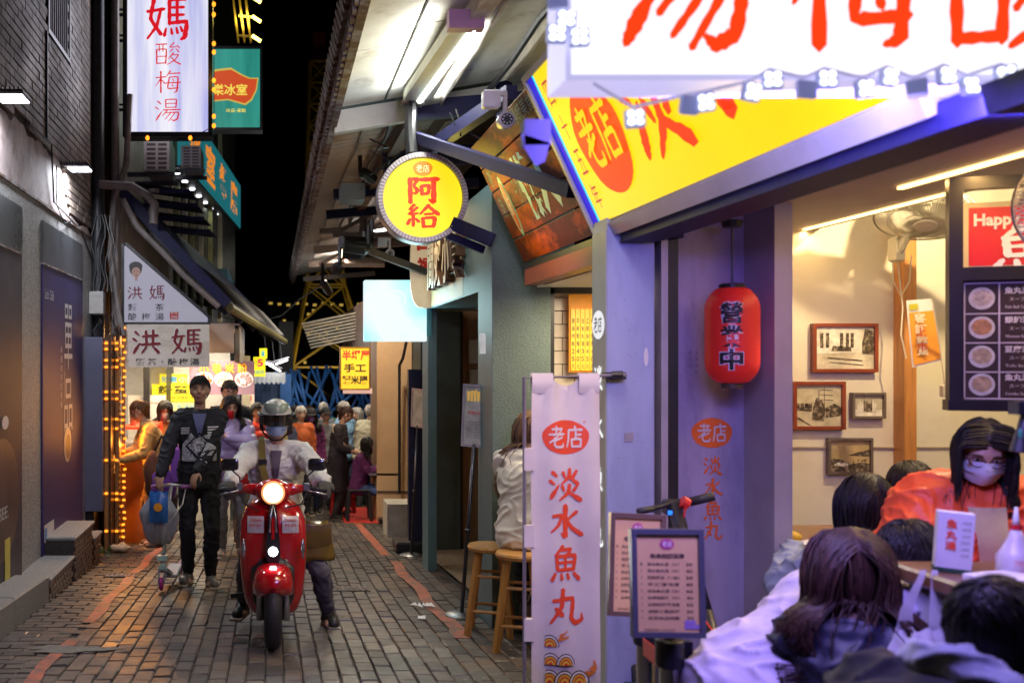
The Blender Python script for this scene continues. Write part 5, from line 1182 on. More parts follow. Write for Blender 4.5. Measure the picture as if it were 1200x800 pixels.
m = MB(); m.box((1.505, 4.505, -1), (1.512, 4.695, CAMZ + .60)); part(m, 'pillar_facing', mat('grey_green_facing', (.36, .38, .36), .5), sh)
m = MB(); m.box((1.72, 4.53, -1), (1.735, 4.70, CAMZ + .62)); m.box((1.755, 4.50, -1), (1.785, 4.70, CAMZ + .62)); part(m, 'shutter_guide', mat('lilac_alu', (.45, .42, .5), .3, .4), sh)
m = MB(); m.box((1.785, 4.52, -1), (1.84, 4.72, CAMZ + .70)); part(m, 'shutter_channel', M_black, sh)
m = MB(); m.box((1.60, 4.46, CAMZ + .56), (1.84, 4.50, CAMZ + .60)); m.box((1.55, 4.40, CAMZ + .60), (1.80, 4.50, CAMZ + .66)); part(m, 'channel_head', M_navy, sh)
m = MB(); m.box((1.84, 4.9, -1), (2.42, 5.0, CAMZ + .74)); part(m, 'wall', M_lav, sh)
m = MB(); m.bbox((2.317, 4.6, -1), (2.40, 5.5, CAMZ + .745), .006); part(m, 'end_post', mat('mauve_post', (.42, .38, .42), .5, var=.12), sh)
m = MB(); m.box((2.3, 5.5, -1), (6.2, 5.6, CAMZ + 1.6)); part(m, 'back_wall', mat('cream_plaster', (.66, .60, .44), .6, var=.08, vscale=2, bump=.06, col2=(.58, .49, .36), c2scale=1.6, c2edge=(.5, .7)), sh)
m = MB(); m.box((6.0, .6, -1), (6.1, 5.5, CAMZ + 1.6)); part(m, 'far_wall', mat('cream_plaster', (.66, .60, .44), .6), sh)
m = MB(); m.box((2.42, 5.488, CAMZ - .47), (6.0, 5.4995, CAMZ - .462)); part(m, 'wall_seam', mat('seam', (.4, .32, .22), .6), sh)
m = MB(); m.bbox((3.425, 5.40, -1), (3.49, 5.495, CAMZ + 1.55), .004); part(m, 'timber_post', mat('orange_timber', (.45, .19, .05), .4, var=.3, vscale=6, stretch=(8, 8, .5)), sh)
# backlit lettering on the pillar
t = MB(); Mx = basis((1.504, 4.60, CAMZ), UR, (0, 0, 1))
for ch, y in (('淡', 442), ('水', 500), ('魚', 560), ('丸', 625)): brush(t, ch, .0, (425 - y) / 1167 * 4.6, .13, .115, Mx, 1.2)
part(t, 'pillar_lettering', glow('white_backlit', (.95, .97, 1), 1.0), sh)
t = MB(); ellipse_poly(t, 0, .175, .085, .066, Mx, .002); part(t, 'pillar_badge', glow('white_badge', (.9, .9, .95), .8), sh)
t = MB(); text(t, '老店', 0, .175, .12, .075, Mx, .03, z=.004); part(t, 'pillar_badge_lettering', M_black, sh)
# painted sign on lantern wall
t = MB(); Mx = basis(((834 - 320) / 1167 * 4.9, 4.898, CAMZ + (425 - 507) / 1167 * 4.9), *FRONT); k9 = 4.9 / 1167
ellipse_poly(t, 0, 0, 24 * k9, 17.5 * k9, Mx, .001, wob=.02); part(t, 'wall_badge', mat('orange_vinyl', (.85, .16, .02), .5, var=.05), sh)
t = MB(); text(t, '老店', 0, 0, 36 * k9, 22 * k9, Mx, .05, z=.003); part(t, 'wall_badge_lettering', mat('lilac_vinyl', (.6, .55, .6), .5), sh)
t = MB()
for ch, y in (('淡', 545), ('水', 571), ('魚', 598), ('丸', 621)): brush(t, ch, 1 * k9, -(y - 507) * k9, 23 * k9, 23 * k9, Mx, 1.15)
part(t, 'wall_lettering', mat('orange_vinyl', (.85, .16, .02), .5), sh)
t = MB(); Mx = basis(((816 - 320) / 1167 * 4.9, 4.897, CAMZ + .05), *FRONT)
for i, ch in enumerate('油漆未乾請勿靠'): text(t, ch, .0 if i < 4 else -.03, -(i % 4) * .032, .014, .022, Mx)
part(t, 'wall_note', mat('grey_ink', (.2, .18, .24), .6), sh)
m = MB(); q = wp(737, 512, 4.498); m.box(tuple(q + Vector((-.02, -.003, -.02))), tuple(q + Vector((.02, 0, .02)))); m.box(tuple(q + Vector((-.008, -.006, -.008))), tuple(q + Vector((.008, -.003, .008)))); part(m, 'switch_plate', mat('lilac_alu', (.45, .42, .5), .3), sh)
m = MB(); ellipse_poly(m, 0, 0, .010, .042, basis(wp(757, 418, 4.496), *FRONT)); part(m, 'oval_sticker', mat('pale_print', (.62, .6, .62), .5), sh)
m = MB(); q = wp(887, 585, 4.895); m.box(tuple(q + Vector((-.014, -.003, -.03))), tuple(q + Vector((.014, 0, .03)))); part(m, 'grey_tag', mat('grey_ink', (.2, .18, .24), .6), sh)
m = MB(); rr = random.Random(14)
for k in range(40):
 q = Vector((rr.uniform(1.9, 2.3), 4.897, rr.uniform(-.1, 1.9))); u = Vector((rr.uniform(-1, 1), 0, rr.uniform(-1, 1))).normalized() * rr.uniform(.004, .03); v = Vector((u.z, 0, -u.x)).normalized() * .0012; m.add([q - v, q + u - v * .3, q + u + v * .3, q + v], [(0, 1, 2, 3)])
for k in range(26):
 q = Vector((rr.uniform(1.53, 1.70), 4.4985, rr.uniform(-.1, 1.8))); u = Vector((rr.uniform(-1, 1), 0, rr.uniform(-1, 1))).normalized() * rr.uniform(.004, .03); v = Vector((u.z, 0, -u.x)).normalized() * .0012; m.add([q - v, q + u - v * .3, q + u + v * .3, q + v], [(0, 1, 2, 3)])
tag(part(m, 'scuffs', mat('scuff_ink', (.22, .2, .26), .7), sh), kind='stuff')
# LED strips at the soffit edge
M_led = glow('warm_led', (1, .62, .2), 5)
a = thing('led_strip', 'warm LED strip on the soffit edge running back to the mauve post', 'light', (2.94, 4.9, CAMZ + .73)); m = MB(); m.box((2.92, 4.28, CAMZ + .728), (2.94, 5.49, CAMZ + .738)); part(m, 'strip', M_led, a)
a = thing('led_strip', 'short warm LED strip nearer the camera above the fan', 'light', (2.64, 3.6, CAMZ + .73)); m = MB(); m.box((2.62, 2.9, CAMZ + .726), (2.645, 4.18, CAMZ + .738)); part(m, 'strip', M_led, a)
light('led_strip_light', 'AREA', (2.93, 4.9, CAMZ + .72), 5, (1, .66, .3), .03, 1.2)
light('led_strip_light', 'AREA', (2.63, 3.5, CAMZ + .72), 10, (1, .6, .2), .03, 1.2)
a = thing('ceiling_lamp', 'warm round ceiling lamp inside the shop', 'lamp', (3.31, 4.60, CAMZ + 1.05)); m = MB(); m.lathe([(.02, .35), (.02, .1), (.09, .07), (.10, .0)], 16, Matrix.Translation((3.31, 4.60, CAMZ + 1.05))); part(m, 'shade', M_white, a)
m = MB(); m.ell((3.31, 4.60, CAMZ + 1.04), (.045, .045, .05)); part(m, 'bulb', glow('warm_bulb', (1, .75, .4), 12), a)
light('shop_lamp', 'POINT', (3.31, 4.60, CAMZ + .97), 95, (1, .78, .46), .018)
light('shop_lamp', 'AREA', (4.2, 3.0, CAMZ + 1.5), 36, (1, .80, .54), 1.8, 1.8, target=(3.0, 4.6, -.3))
light('shop_lamp', 'AREA', (3.0, 3.2, CAMZ + .70), 6, (1, .78, .52), .3, .3, target=(2.6, 4.5, -.3))
# ---------------------------------------------------------------- white light box sign in front
Yf = 2.2; kf = Yf / 1167
X0, X1 = (668 - 320) * kf, 1.98; Z0, Z1 = CAMZ + (425 - 90) * kf, CAMZ + 1.25
fs_ = thing('lightbox_billboard', 'huge out of focus white light box with orange red characters across the top right', 'sign', (X0, Yf, Z0))
m = MB(); m.box((X0, Yf, Z0), (X1, Yf + .12, Z1)); part(m, 'box', glow('hot_white_acrylic', (.93, .92, 1.0), 1.25), fs_)
m = MB(); rim(m, X0 - .012, Z0 - .010, X1 + .02, Z1 + .03, Yf - .008, Yf + .135, .013); part(m, 'frame', mat('glowing_lilac_frame', (.6, .58, .75), .3, .1, emit=(.62, .6, .98), estr=.8), fs_)  # frame is no lamp itself; emission put in to make it paler
Mx = basis((X0, Yf - .001, Z0), *FRONT)
for ch, x, w in (('湯', 803, 160), ('梅', 1000, 158), ('酸', 1185, 158)):
 t = MB(); brush(t, ch, (x - 668) * kf, (90 - (-27)) * kf, w * kf, 175 * kf, Mx, 1.15, z0=.003)
 part(t, 'character', glow('red_orange_hot', (.95, .055, .008), 1.05), fs_)
M_mod = mat('led_module_case', (.6, .62, .8), .3, emit=(.35, .4, .95), estr=.35)
M_dot = glow('led_dot', (.9, .93, 1), 3)
md = thing('led_module_string', 'string of square white LED modules along the lower edge of the front light box', 'string light', (1.2, Yf - .04, Z0 - .03))
q = MB(); q.bbox((-.021, 0, -.021), (.021, .012, .021), .006); cme = q.mesh('module', M_mod)
q = MB()
for sx in (-1, 1):
 for sz in (-1, 1): q.ell((sx * .009, -.002, sz * .009), (.0075, .004, .0075), 8, 6)
dme = q.mesh('leds', M_dot, True)
mods = [(736, 144, 1), (817, 126, 1), (800, 129, 0), (871, 114, 1), (894, 100, 1), (957, 99, 1), (1001, 110, 1), (1029, 97, 1), (1095, 95, 1), (1122, 107, 1), (1162, 94, 1), (934, 110, 0), (1060, 110, 0), (1186, 106, 0), (657, 30, 1), (646, 47, 1), (672, 51, 1), (648, 8, 0)]
prev = None
for x, y, lit in mods:
 p = Vector(((x - 320) * kf, Yf - .045, CAMZ + (425 - y) * kf))
 o = bpy.data.objects.new('module', cme); COL.objects.link(o); o.parent = md; o.location = p - md.location; o.rotation_euler = (rnd.uniform(-.2, .2), rnd.uniform(-.15, .15), rnd.uniform(-.3, .3))
 if lit: d = bpy.data.objects.new('leds', dme); COL.objects.link(d); d.parent = o; d.location = (0, -.001, 0)
m = MB(); pts = sorted([(x, y) for x, y, l in mods if x > 700]); m.tube([Vector(((x - 320) * kf, Yf - .03, CAMZ + (425 - y + 14) * kf)) for x, y in [(690, 116)] + pts], .004, 5); part(m, 'cable', mat('glowing_lilac_cable', (.8, .78, .9), .4, emit=(.5, .5, .9), estr=.5), md)  # cable carries a weak emission of its own so it looks pale
m = MB(); m.add([((650 - 320) * kf, Yf + .3, CAMZ + 305 * kf), ((688 - 320) * kf, Yf + .3, CAMZ + 293 * kf), ((682 - 320) * kf, Yf + .3, CAMZ + 268 * kf), ((670 - 320) * kf, Yf + .3, CAMZ + 262 * kf), ((655 - 320) * kf, Yf + .3, CAMZ + 285 * kf)], [(0, 1, 2, 3, 4)])
m.box(((655 - 320) * kf, Yf + .30, CAMZ + 290 * kf), ((690 - 320) * kf, Yf + .34, Z0 - .02)); tag(m.build('sign_bracket', mat('violet_metal', (.12, .10, .32), .5)), 'violet lit metal bracket hanging off the lower left corner of the front light box', 'bracket')
# violet-blue light of the LED string (a real strip of modules on the sign's lower edge)
light('led_module_light', 'AREA', (1.35, Yf + .02, Z0 - .07), 32, (.28, .20, 1.0), 1.1, .06, target=(1.9, 5.2, CAMZ - .35))
light('led_module_light', 'AREA', (1.30, Yf - .08, Z0 - .06), 20, (.38, .28, 1.0), 1.1, .06, target=(1.5, 2.3, 0))
light('front_box_glow', 'AREA', (1.30, Yf + .16, Z0 + .10), 15, (.92, .88, 1.0), 1.2, .2, target=(.6, 7.5, .2))
# ---------------------------------------------------------------- red paper lantern
c = wp(858, 393, 4.6); a = thing('paper_lantern', 'red paper lantern with black outlined characters hanging before the lavender wall', 'lantern', c)
prof = []; H2 = .215
for i in range(49):
 z = -H2 + 2 * H2 * i / 48; t = abs(z) / H2; r = .118 * (1 - .40 * max(0, (t - .55) / .45) ** 2.2) * (1 + (.012 if i % 2 else -.008)); prof.append((r, z))
prof = [(.055, -H2 - .004)] + prof + [(.055, H2 + .004)]
m = MB(); m.lathe(prof, 40, Matrix.Translation(c)); part(m, 'shade', mat('red_paper', (.62, .02, .02), .45, var=.12, vscale=6, emit=(.7, .02, .01), estr=.14), a, smooth=True)
m = MB(); m.lathe([(.056, H2), (.058, H2 + .02), (.05, H2 + .024)], 24, Matrix.Translation(c)); part(m, 'top_ring', M_black, a)
m = MB(); m.lathe([(.045, -H2 - .03), (.047, -H2)], 24, Matrix.Translation(c)); part(m, 'bottom_ring', mat('brown_ring', (.08, .05, .03), .5), a)
m = MB(); m.tube([c + Vector((0, 0, H2)), c + Vector((0, 0, .50))], .005, 6); m.lathe([(.04, .50), (.05, .53)], 12, Matrix.Translation(c)); part(m, 'hanger', M_black, a)
def lanttext(bold, rad, mt, nm):
 t = MB()
 for i, ch in enumerate('營業中'):
  vs, fs = text_geo(ch, bold)
  x0 = min(v[0] for v in vs); x1 = max(v[0] for v in vs); y0 = min(v[1] for v in vs); y1 = max(v[1] for v in vs)
  g = .1 if bold > .08 else 0
  out = []
  for v in vs:
   u = ((v[0] - x0) / (x1 - x0) - .5) * (.095 + g * .08); w = ((v[1] - y0) / (y1 - y0) - .5) * (.095 + g * .08) + .10 - .105 * i
   th = -.45 + u / .118; tz = abs(w) / H2; rr_ = .118 * (1 - .40 * max(0, (tz - .55) / .45) ** 2.2) + rad
   out.append(c + Vector((rr_ * math.sin(th), -rr_ * math.cos(th), w)))
  t.add(out, fs)
 part(t, nm, mt, a)
lanttext(.09, .0035, mat('lantern_white', (.7, .6, .7), .5), 'lettering_outline'); lanttext(.03, .006, M_black, 'lettering')
# ---------------------------------------------------------------- fabric banner
bn = thing('fabric_banner', 'white vertical fabric banner with red brush characters and a wave crest pattern', 'banner', (1.3, 4.45, gz(4.45)))
Yb = 4.42; kb = Yb / 1167
X0, X1 = (623 - 320) * kb, (703 - 320) * kb; Zt, Zb = CAMZ + (425 - 445) * kb, gz(4.4) + .06
def wave(x, z): return .006 * math.sin(x * 38 + z * 1.5) + .004 * math.sin(z * 9 + x * 12) + .008 * math.exp(-((z - Zt) / .12) ** 2) * math.sin(x * 70)
m = MB(); m.sheet(lambda u, v: ((X0 + (X1 - X0) * u), Yb + wave(X0 + (X1 - X0) * u, Zt + (Zb - Zt) * v), Zt + (Zb - Zt) * v + (.028 * math.sin(PI * min(1, max(0, (u - .32) / .36))) * -1 if v == 0 and .32 < u < .68 else 0)), 24, 60)
M_cloth = mat('banner_cloth', (.66, .60, .60), .7, var=.08, vscale=5, bump=.12, bscale=200)
part(m, 'cloth', M_cloth, bn, smooth=True)
for xx0, xx1 in ((623, 648), (678, 702)):
 m = MB(); m.sheet(lambda u, v: ((xx0 + (xx1 - xx0) * u - 320) * kb, Yb - .012 * math.sin(PI * v) - .001, Zt - .06 + .09 * v), 2, 8); m.sheet(lambda u, v: ((xx0 + (xx1 - xx0) * u - 320) * kb, Yb + .02, Zt - .03 + .06 * v), 1, 2); part(m, 'sleeve', M_cloth, bn)
for y in (538, 628, 738):
 m = MB(); m.box(((614 - 320) * kb, Yb - .006, CAMZ + (425 - y - 13) * kb), ((626 - 320) * kb, Yb + .02, CAMZ + (425 - y + 13) * kb)); part(m, 'tab', M_cloth, bn)
def on_cloth(mb): mb.v = [(x, y + wave(x, z), z) for x, y, z in mb.v]; return mb
Mx = basis(((663 - 320) * kb, Yb - .0015, CAMZ), *FRONT)
t = MB(); ellipse_poly(t, -.5 * kb, -87 * kb, 27.5 * kb, 20 * kb, Mx, .001, wob=.02); part(on_cloth(t), 'badge', mat('banner_red', (.80, .07, .02), .6, var=.05), bn)
t = MB(); text(t, '老店', -.5 * kb, -87 * kb, 43 * kb, 26 * kb, Mx, .05, z=.003); part(on_cloth(t), 'badge_lettering', M_cloth, bn)
t = MB(); text(t, 'R', 22 * kb, -69 * kb, 2.5 * kb, 3 * kb, Mx)
for ch, y, w, h in (('淡', 567, 41, 40), ('水', 611, 42, 42), ('魚', 660, 38, 42), ('丸', 710, 42, 44)): brush(t, ch, -.5 * kb, (425 - y) * kb, w * kb, h * kb, Mx, 1.25)
part(on_cloth(t), 'lettering', mat('banner_red', (.80, .07, .02), .6), bn)
cols = [(.02, .02, .03), (.78, .74, .72), (.02, .02, .03), (.75, .35, .03), (.5, .02, .02), (.8, .5, .05), (.6, .02, .02)]
wv = [(648 - 4, 757, 11), (645, 778, 11), (662, 778, 11), (643, 798, 12), (660, 798, 12), (677, 798, 12)]
waves = [[] for _ in cols]
meshes = [MB() for _ in cols]
for wi, (x, y, r) in enumerate(wv):
 for ci, fr in enumerate((1, .90, .76, .68, .5, .40, .2)):
  vs = [((x - 663) * kb, (425 - y) * kb, .001 + .0006 * (ci + wi * 8))]
  n = 14
  for k in range(n + 1):
   th = PI * k / n; px_ = x + r * fr * math.cos(th); px_ = max(px_, 638.5)
   vs.append(((px_ - 663) * kb, (425 - y + r * 1.25 * fr * math.sin(th)) * kb, .001 + .0006 * (ci + wi * 8)))
  meshes[ci].add(vs, [(0, 1 + k, 2 + k) for k in range(n)], Mx)
for ci, mm in enumerate(meshes): part(on_cloth(mm), 'wave_crest', mat('wave_col_%d' % ci, cols[ci], .6, var=0), bn)
t = MB()
for k in range(9):
 a0 = k / 9
for dx, sgn in ((0, 1),):
 pts = [(686, 790), (692, 786), (696, 779), (695, 772)]; ws = [3.5, 3.5, 2.6, 1]
 for i in range(3):
  (xa, ya), (xb, yb) = pts[i], pts[i + 1]; t.add([((xa - 663 - ws[i] * .6) * kb, (425 - ya + ws[i]) * kb, .006), ((xa - 663 + ws[i]) * kb, (425 - ya - ws[i] * .5) * kb, .006), ((xb - 663 + ws[i + 1]) * kb, (425 - yb - ws[i + 1] * .4) * kb, .006), ((xb - 663 - ws[i + 1]) * kb, (425 - yb + ws[i + 1] * .4) * kb, .006)], [(0, 1, 2, 3)], Mx)
 for (xa, ya, xb, yb) in ((653, 750, 664, 738), (655, 744, 661, 741), (656, 748, 666, 745)):
  t.add([((xa - 663) * kb, (425 - ya - 2) * kb, .006), ((xb - 663) * kb, (425 - yb - 1) * kb, .006), ((xb - 663) * kb, (425 - yb + 1) * kb, .006), ((xa - 663) * kb, (425 - ya + 2) * kb, .006)], [(0, 1, 2, 3)], Mx)
part(on_cloth(t), 'wave_tail', mat('wave_orange', (.7, .2, .03), .6), bn)
m = MB(); zt = CAMZ + (425 - 442) * kb; xl = (615 - 320) * kb
m.tube([(xl, Yb + .008, Zb - .05), (xl, Yb + .008, zt), ((735 - 320) * kb, Yb + .01, zt + .01)], .0085, 8); part(m, 'pole', mat('mauve_steel', (.3, .27, .34), .35, .5), bn)
m = MB(); m.tube([((718 - 320) * kb, Yb + .01, zt + .01), ((730 - 320) * kb, Yb + .0, zt + .012)], .017, 8); m.box(((712 - 320) * kb, Yb + .03, zt - .01), ((737 - 320) * kb, Yb + .075, zt + .022)); part(m, 'wall_clamp', M_black, bn)
light('banner_fill', 'AREA', (1.0, 3.2, CAMZ + 1.5), 16, (1.0, .86, .9), .5, .5, target=(1.3, 4.45, CAMZ - .6))
# ================================================================ OBJECTS
def ringshape(m, secs, n=24, cap=True):
 """loft of closed sections; each sec = list of n points"""
 o = len(m.v); n = len(secs[0])
 for s in secs: m.v += [tuple(p) for p in s]
 for i in range(len(secs) - 1):
  for j in range(n):
   j2 = (j + 1) % n; m.f.append((o + i * n + j, o + i * n + j2, o + (i + 1) * n + j2, o + (i + 1) * n + j)); m.mi.append(m.cur)
 if cap:
  m.f.append(tuple(o + j for j in range(n))[::-1]); m.mi.append(m.cur)
  m.f.append(tuple(o + (len(secs) - 1) * n + j for j in range(n))); m.mi.append(m.cur)
 return m
def sup(cx, cy_, z, a, bf, bb, e=.6, n=28):
 """superellipse section in plan: half width a, depth bf to the front (-y), bb to the back"""
 out = []
 for k in range(n):
  t = 2 * PI * k / n; c_, s_ = math.cos(t), math.sin(t)
  x = a * math.copysign(abs(c_) ** e, c_); y = (bb if s_ > 0 else bf) * math.copysign(abs(s_) ** e, s_)
  out.append((cx + x, cy_ + y, z))
 return out
# ---- red motor scooter
SX, SY = .0, 5.95; SZ = gz(SY) + .004
sc = thing('motor_scooter', 'shiny red motor scooter facing the camera with its headlight on', 'scooter', (SX, SY, SZ))
Tm = lambda x, y, z: (SX + x, SY + y, SZ + z + (-SLOPE * y))
M_rp = mat('red_scooter_paint', (.50, .006, .012), .16, .0, var=.04, coat=1.0, spec=.6)
M_rub = mat('rubber', (.02, .02, .022), .6, var=.2, vscale=20, bump=.2)
M_chr = mat('chrome', (.6, .6, .62), .14, 1.0, var=.05)
M_bplas = mat('black_plastic', (.02, .02, .024), .35, var=.1)
def tmesh_(m): m.v = [Tm(*p) for p in m.v]; return m
def wheel(par, y0, R, w, nm='wheel'):
 Rm = Matrix.Translation((0, y0, R)) @ Matrix.Rotation(PI / 2, 4, 'Y')
 m = MB(); prof = []
 for k in range(13):
  t = -PI / 2 + PI * k / 12; prof.append((R - w * .5 + w * .5 * math.cos(t), w * .5 * math.sin(t)))
 m.lathe([(R - w * .9, -w * .4)] + prof + [(R - w * .9, w * .4)], 40, Rm, caps=False); o = part(tmesh_(m), nm, M_rub, par, smooth=True)
 m = MB(); m.lathe([(R - w * .85, -w * .42), (R - w * .95, -w * .2), (R * .3, -w * .3), (R * .3, w * .3), (R - w * .95, w * .2), (R - w * .85, w * .42)], 24, Rm); part(tmesh_(m), 'rim', M_steel, o)
wheel(sc, 0.0, .225, .105, 'front_wheel'); wheel(sc, 1.25, .225, .11, 'rear_wheel')
for sx in (-1, 1):
 m = MB(); m.tube([(sx * .082, .0, .17), (sx * .082, .03, .36), (sx * .075, .08, .55)], .019, 10); part(tmesh_(m), 'fork', M_steel, sc, smooth=True)
m = MB(); secs = []
for z, a, f, b in ((.33, .115, .10, .12), (.345, .122, .15, .13), (.40, .122, .20, .13), (.455, .112, .19, .12), (.49, .095, .15, .10), (.51, .06, .09, .08), (.518, .02, .03, .03)): secs.append(sup(0, -.01, z, a, f, b, .75))
ringshape(m, secs); part(tmesh_(m), 'front_fender', M_rp, sc, smooth=True, sharp=50)
m = MB(); secs = []
for z, a, yf, b in ((.155, .09, .17, .08), (.20, .155, .14, .1), (.30, .185, .10, .11), (.42, .198, .07, .12), (.55, .205, .05, .13), (.66, .205, .03, .12), (.76, .198, .04, .11), (.84, .165, .08, .08), (.885, .11, .12, .05), (.90, .05, .14, .02)):
 secs.append(sup(0, yf + .12, z, a, .12, b, .7))
ringshape(m, secs); part(tmesh_(m), 'front_shield', M_rp, sc, smooth=True, sharp=60)
# recess behind the fender
m = MB(); ringshape(m, [sup(0, .10, .16, .07, .05, .04, .7), sup(0, .06, .30, .128, .05, .05, .7), sup(0, .06, .48, .13, .05, .05, .7), sup(0, .08, .545, .05, .035, .05, .7)]); part(tmesh_(m), 'wheel_recess', M_bplas, sc, smooth=True)
def front_y(z): return -.002 + .05 + (.03 if z < .7 else .03 + (z - .7) * .35) - .08
m = MB()
pl_ = [(-.032, .52, .025), (.032, .52, .025), (.045, .57, .02), (.036, .68, .008), (.026, .80, .01), (.015, .865, .05), (-.015, .865, .05), (-.026, .80, .01), (-.036, .68, .008), (-.045, .57, .02)]
m.add([(x, y - .045, z) for x, z, y in pl_] + [(x, y + .03, z) for x, z, y in pl_], [tuple(range(10))] + [(i, i + 10, (i + 1) % 10 + 10, (i + 1) % 10) for i in range(10)]); part(tmesh_(m), 'centre_trim', M_bplas, sc)
m = MB(); m.add([(-.009, -.040, .66), (.009, -.040, .66), (.009, -.038, .79), (-.009, -.038, .79)], [(0, 1, 2, 3)]); part(tmesh_(m), 'trim_insert', M_rp, sc)
m = MB(); m.tube([(-.02, -.036, .70), (-.014, -.034, .80), (0, .0, .855), (.014, -.034, .80), (.02, -.036, .70)], .006, 6); part(tmesh_(m), 'trim_edge', M_steel, sc, smooth=True)
m = MB(); m.lathe([(.034, -.03), (.034, .0)], 20, Matrix.Translation((0, -.03, .585)) @ Matrix.Rotation(PI / 2, 4, 'X')); part(tmesh_(m), 'lower_lamp_ring', M_chr, sc)
m = MB(); m.lathe([(.029, .0), (.02, .010), (.001, .013)], 20, Matrix.Translation((0, -.03, .585)) @ Matrix.Rotation(PI / 2, 4, 'X')); part(tmesh_(m), 'lower_lamp', glow('cold_led', (.9, .97, 1), 9), sc, smooth=True)
light('scooter_led', 'SPOT', Tm(0, -.08, .585), 8, (.9, .95, 1), .03, target=Tm(0, -3, .1), spot=1.9)
for sx in (-1, 1):
 m = MB(); m.ell((sx * .176, -.01, .60), (.014, .022, .062), 12, 10); part(tmesh_(m), 'side_reflector', mat('silver_emblem', (.5, .52, .58), .2, .9, var=.4, vscale=60), sc, smooth=True)
 m = MB(); vs = []
 for j in range(5):
  for i in range(7):
   x = sx * (.055 + .10 * i / 6); z = .69 + .10 * j / 4;
   tt = abs(x) / .2; yb = .15 + (.0 if z < .76 else (z - .76) * .5) - .12 * (max(0, 1 - tt ** (1 / .35)) ** .7 if 0 else (1 - tt ** (2 / .7)) ** (.7 / 2))
   vs.append((x, yb - .006 + (.0), z))
 fs = [(j * 7 + i, j * 7 + i + 1, (j + 1) * 7 + i + 1, (j + 1) * 7 + i) if sx > 0 else (j * 7 + i + 1, j * 7 + i, (j + 1) * 7 + i, (j + 1) * 7 + i + 1) for j in range(4) for i in range(6)]
 m.add(vs, fs); stk = part(tmesh_(m), 'sticker', mat('foil_sticker', (.62, .58, .60), .35, .2, var=.2, vscale=30), sc)
 t = MB(); Ms = basis((SX + sx * .105, SY + .028, SZ + .745), *FRONT); text(t, 'TAIWAN', .0, .02, .07, .018, Ms, .02); text(t, '新北·淡水', 0, -.01, .07, .02, Ms, .01); part(t, 'sticker_lettering', mat('sticker_red', (.6, .02, .03), .5), sc)
# leg shield rear, floor, body and seat
m = MB(); ringshape(m, [sup(0, .95, .22, .11, .42, .55, .7), sup(0, .98, .40, .17, .45, .62, .7), sup(0, 1.0, .60, .16, .32, .62, .7), sup(0, 1.02, .70, .12, .25, .55, .7)]); part(tmesh_(m), 'rear_body', M_rp, sc, smooth=True)
m = MB(); m.bbox((-.17, .22, .24), (.17, .62, .30), .02); part(tmesh_(m), 'floorboard', M_bplas, sc)
m = MB(); ringshape(m, [sup(0, .98, .70, .11, .27, .5, .7), sup(0, .98, .76, .13, .30, .52, .7), sup(0, .98, .80, .11, .28, .48, .7)]); part(tmesh_(m), 'seat', M_bplas, sc, smooth=True)
m = MB(); m.bar((-.16, .35, .27), (-.26, .40, .25), .05, .03); m.bar((-.15, .75, .2), (-.24, .80, .10), .03); part(tmesh_(m), 'footrest', M_bplas, sc)
# handlebar cover, headlight, mirrors
m = MB(); ringshape(m, [sup(0, .14, .86, .05, .05, .05, .8), sup(0, .13, .90, .10, .08, .07, .8), sup(0, .12, .945, .12, .09, .08, .8), sup(0, .13, .985, .09, .08, .07, .8), sup(0, .14, 1.01, .03, .04, .04, .8)])
for sx in (-1, 1): ringshape(m, [[(sx * x, .14 + .5 * (y - 0) , z) for x, y, z in [(x0 + 0, r_ * math.cos(t) * 1.2, z0 + r_ * math.sin(t)) for t in [2 * PI * k / 14 for k in range(14)]]] for x0, z0, r_ in ((.05, .94, .045), (.12, .945, .036), (.18, .95, .024), (.19, .95, .005))])
part(tmesh_(m), 'handlebar_cover', M_rp, sc, smooth=True)
Rh = Matrix.Translation((0, .035, .93)) @ Matrix.Rotation(PI / 2, 4, 'X')
m = MB(); m.lathe([(.055, -.05), (.071, -.02), (.073, .0), (.066, .005)], 28, Rh, caps=False); part(tmesh_(m), 'headlight_ring', M_rp, sc, smooth=True)
m = MB(); m.lathe([(.066, .0), (.05, .012), (.02, .018), (.001, .019)], 28, Rh, caps=False); part(tmesh_(m), 'headlight', glow('warm_headlight', (1, .80, .48), 3), sc, smooth=True)
m = MB(); m.lathe([(.072, .001), (.069, .010), (.060, .013)], 28, Rh, caps=False); part(tmesh_(m), 'headlight_halo', glow('warm_halo', (1, .36, .12), 1.1), sc, smooth=True)  # glowing ring added to imitate the warm rim of light round the headlight
light('headlight', 'SPOT', Tm(0, -.02, .93), 30, (1, .8, .5), .05, target=Tm(0, -4, .3), spot=1.6)
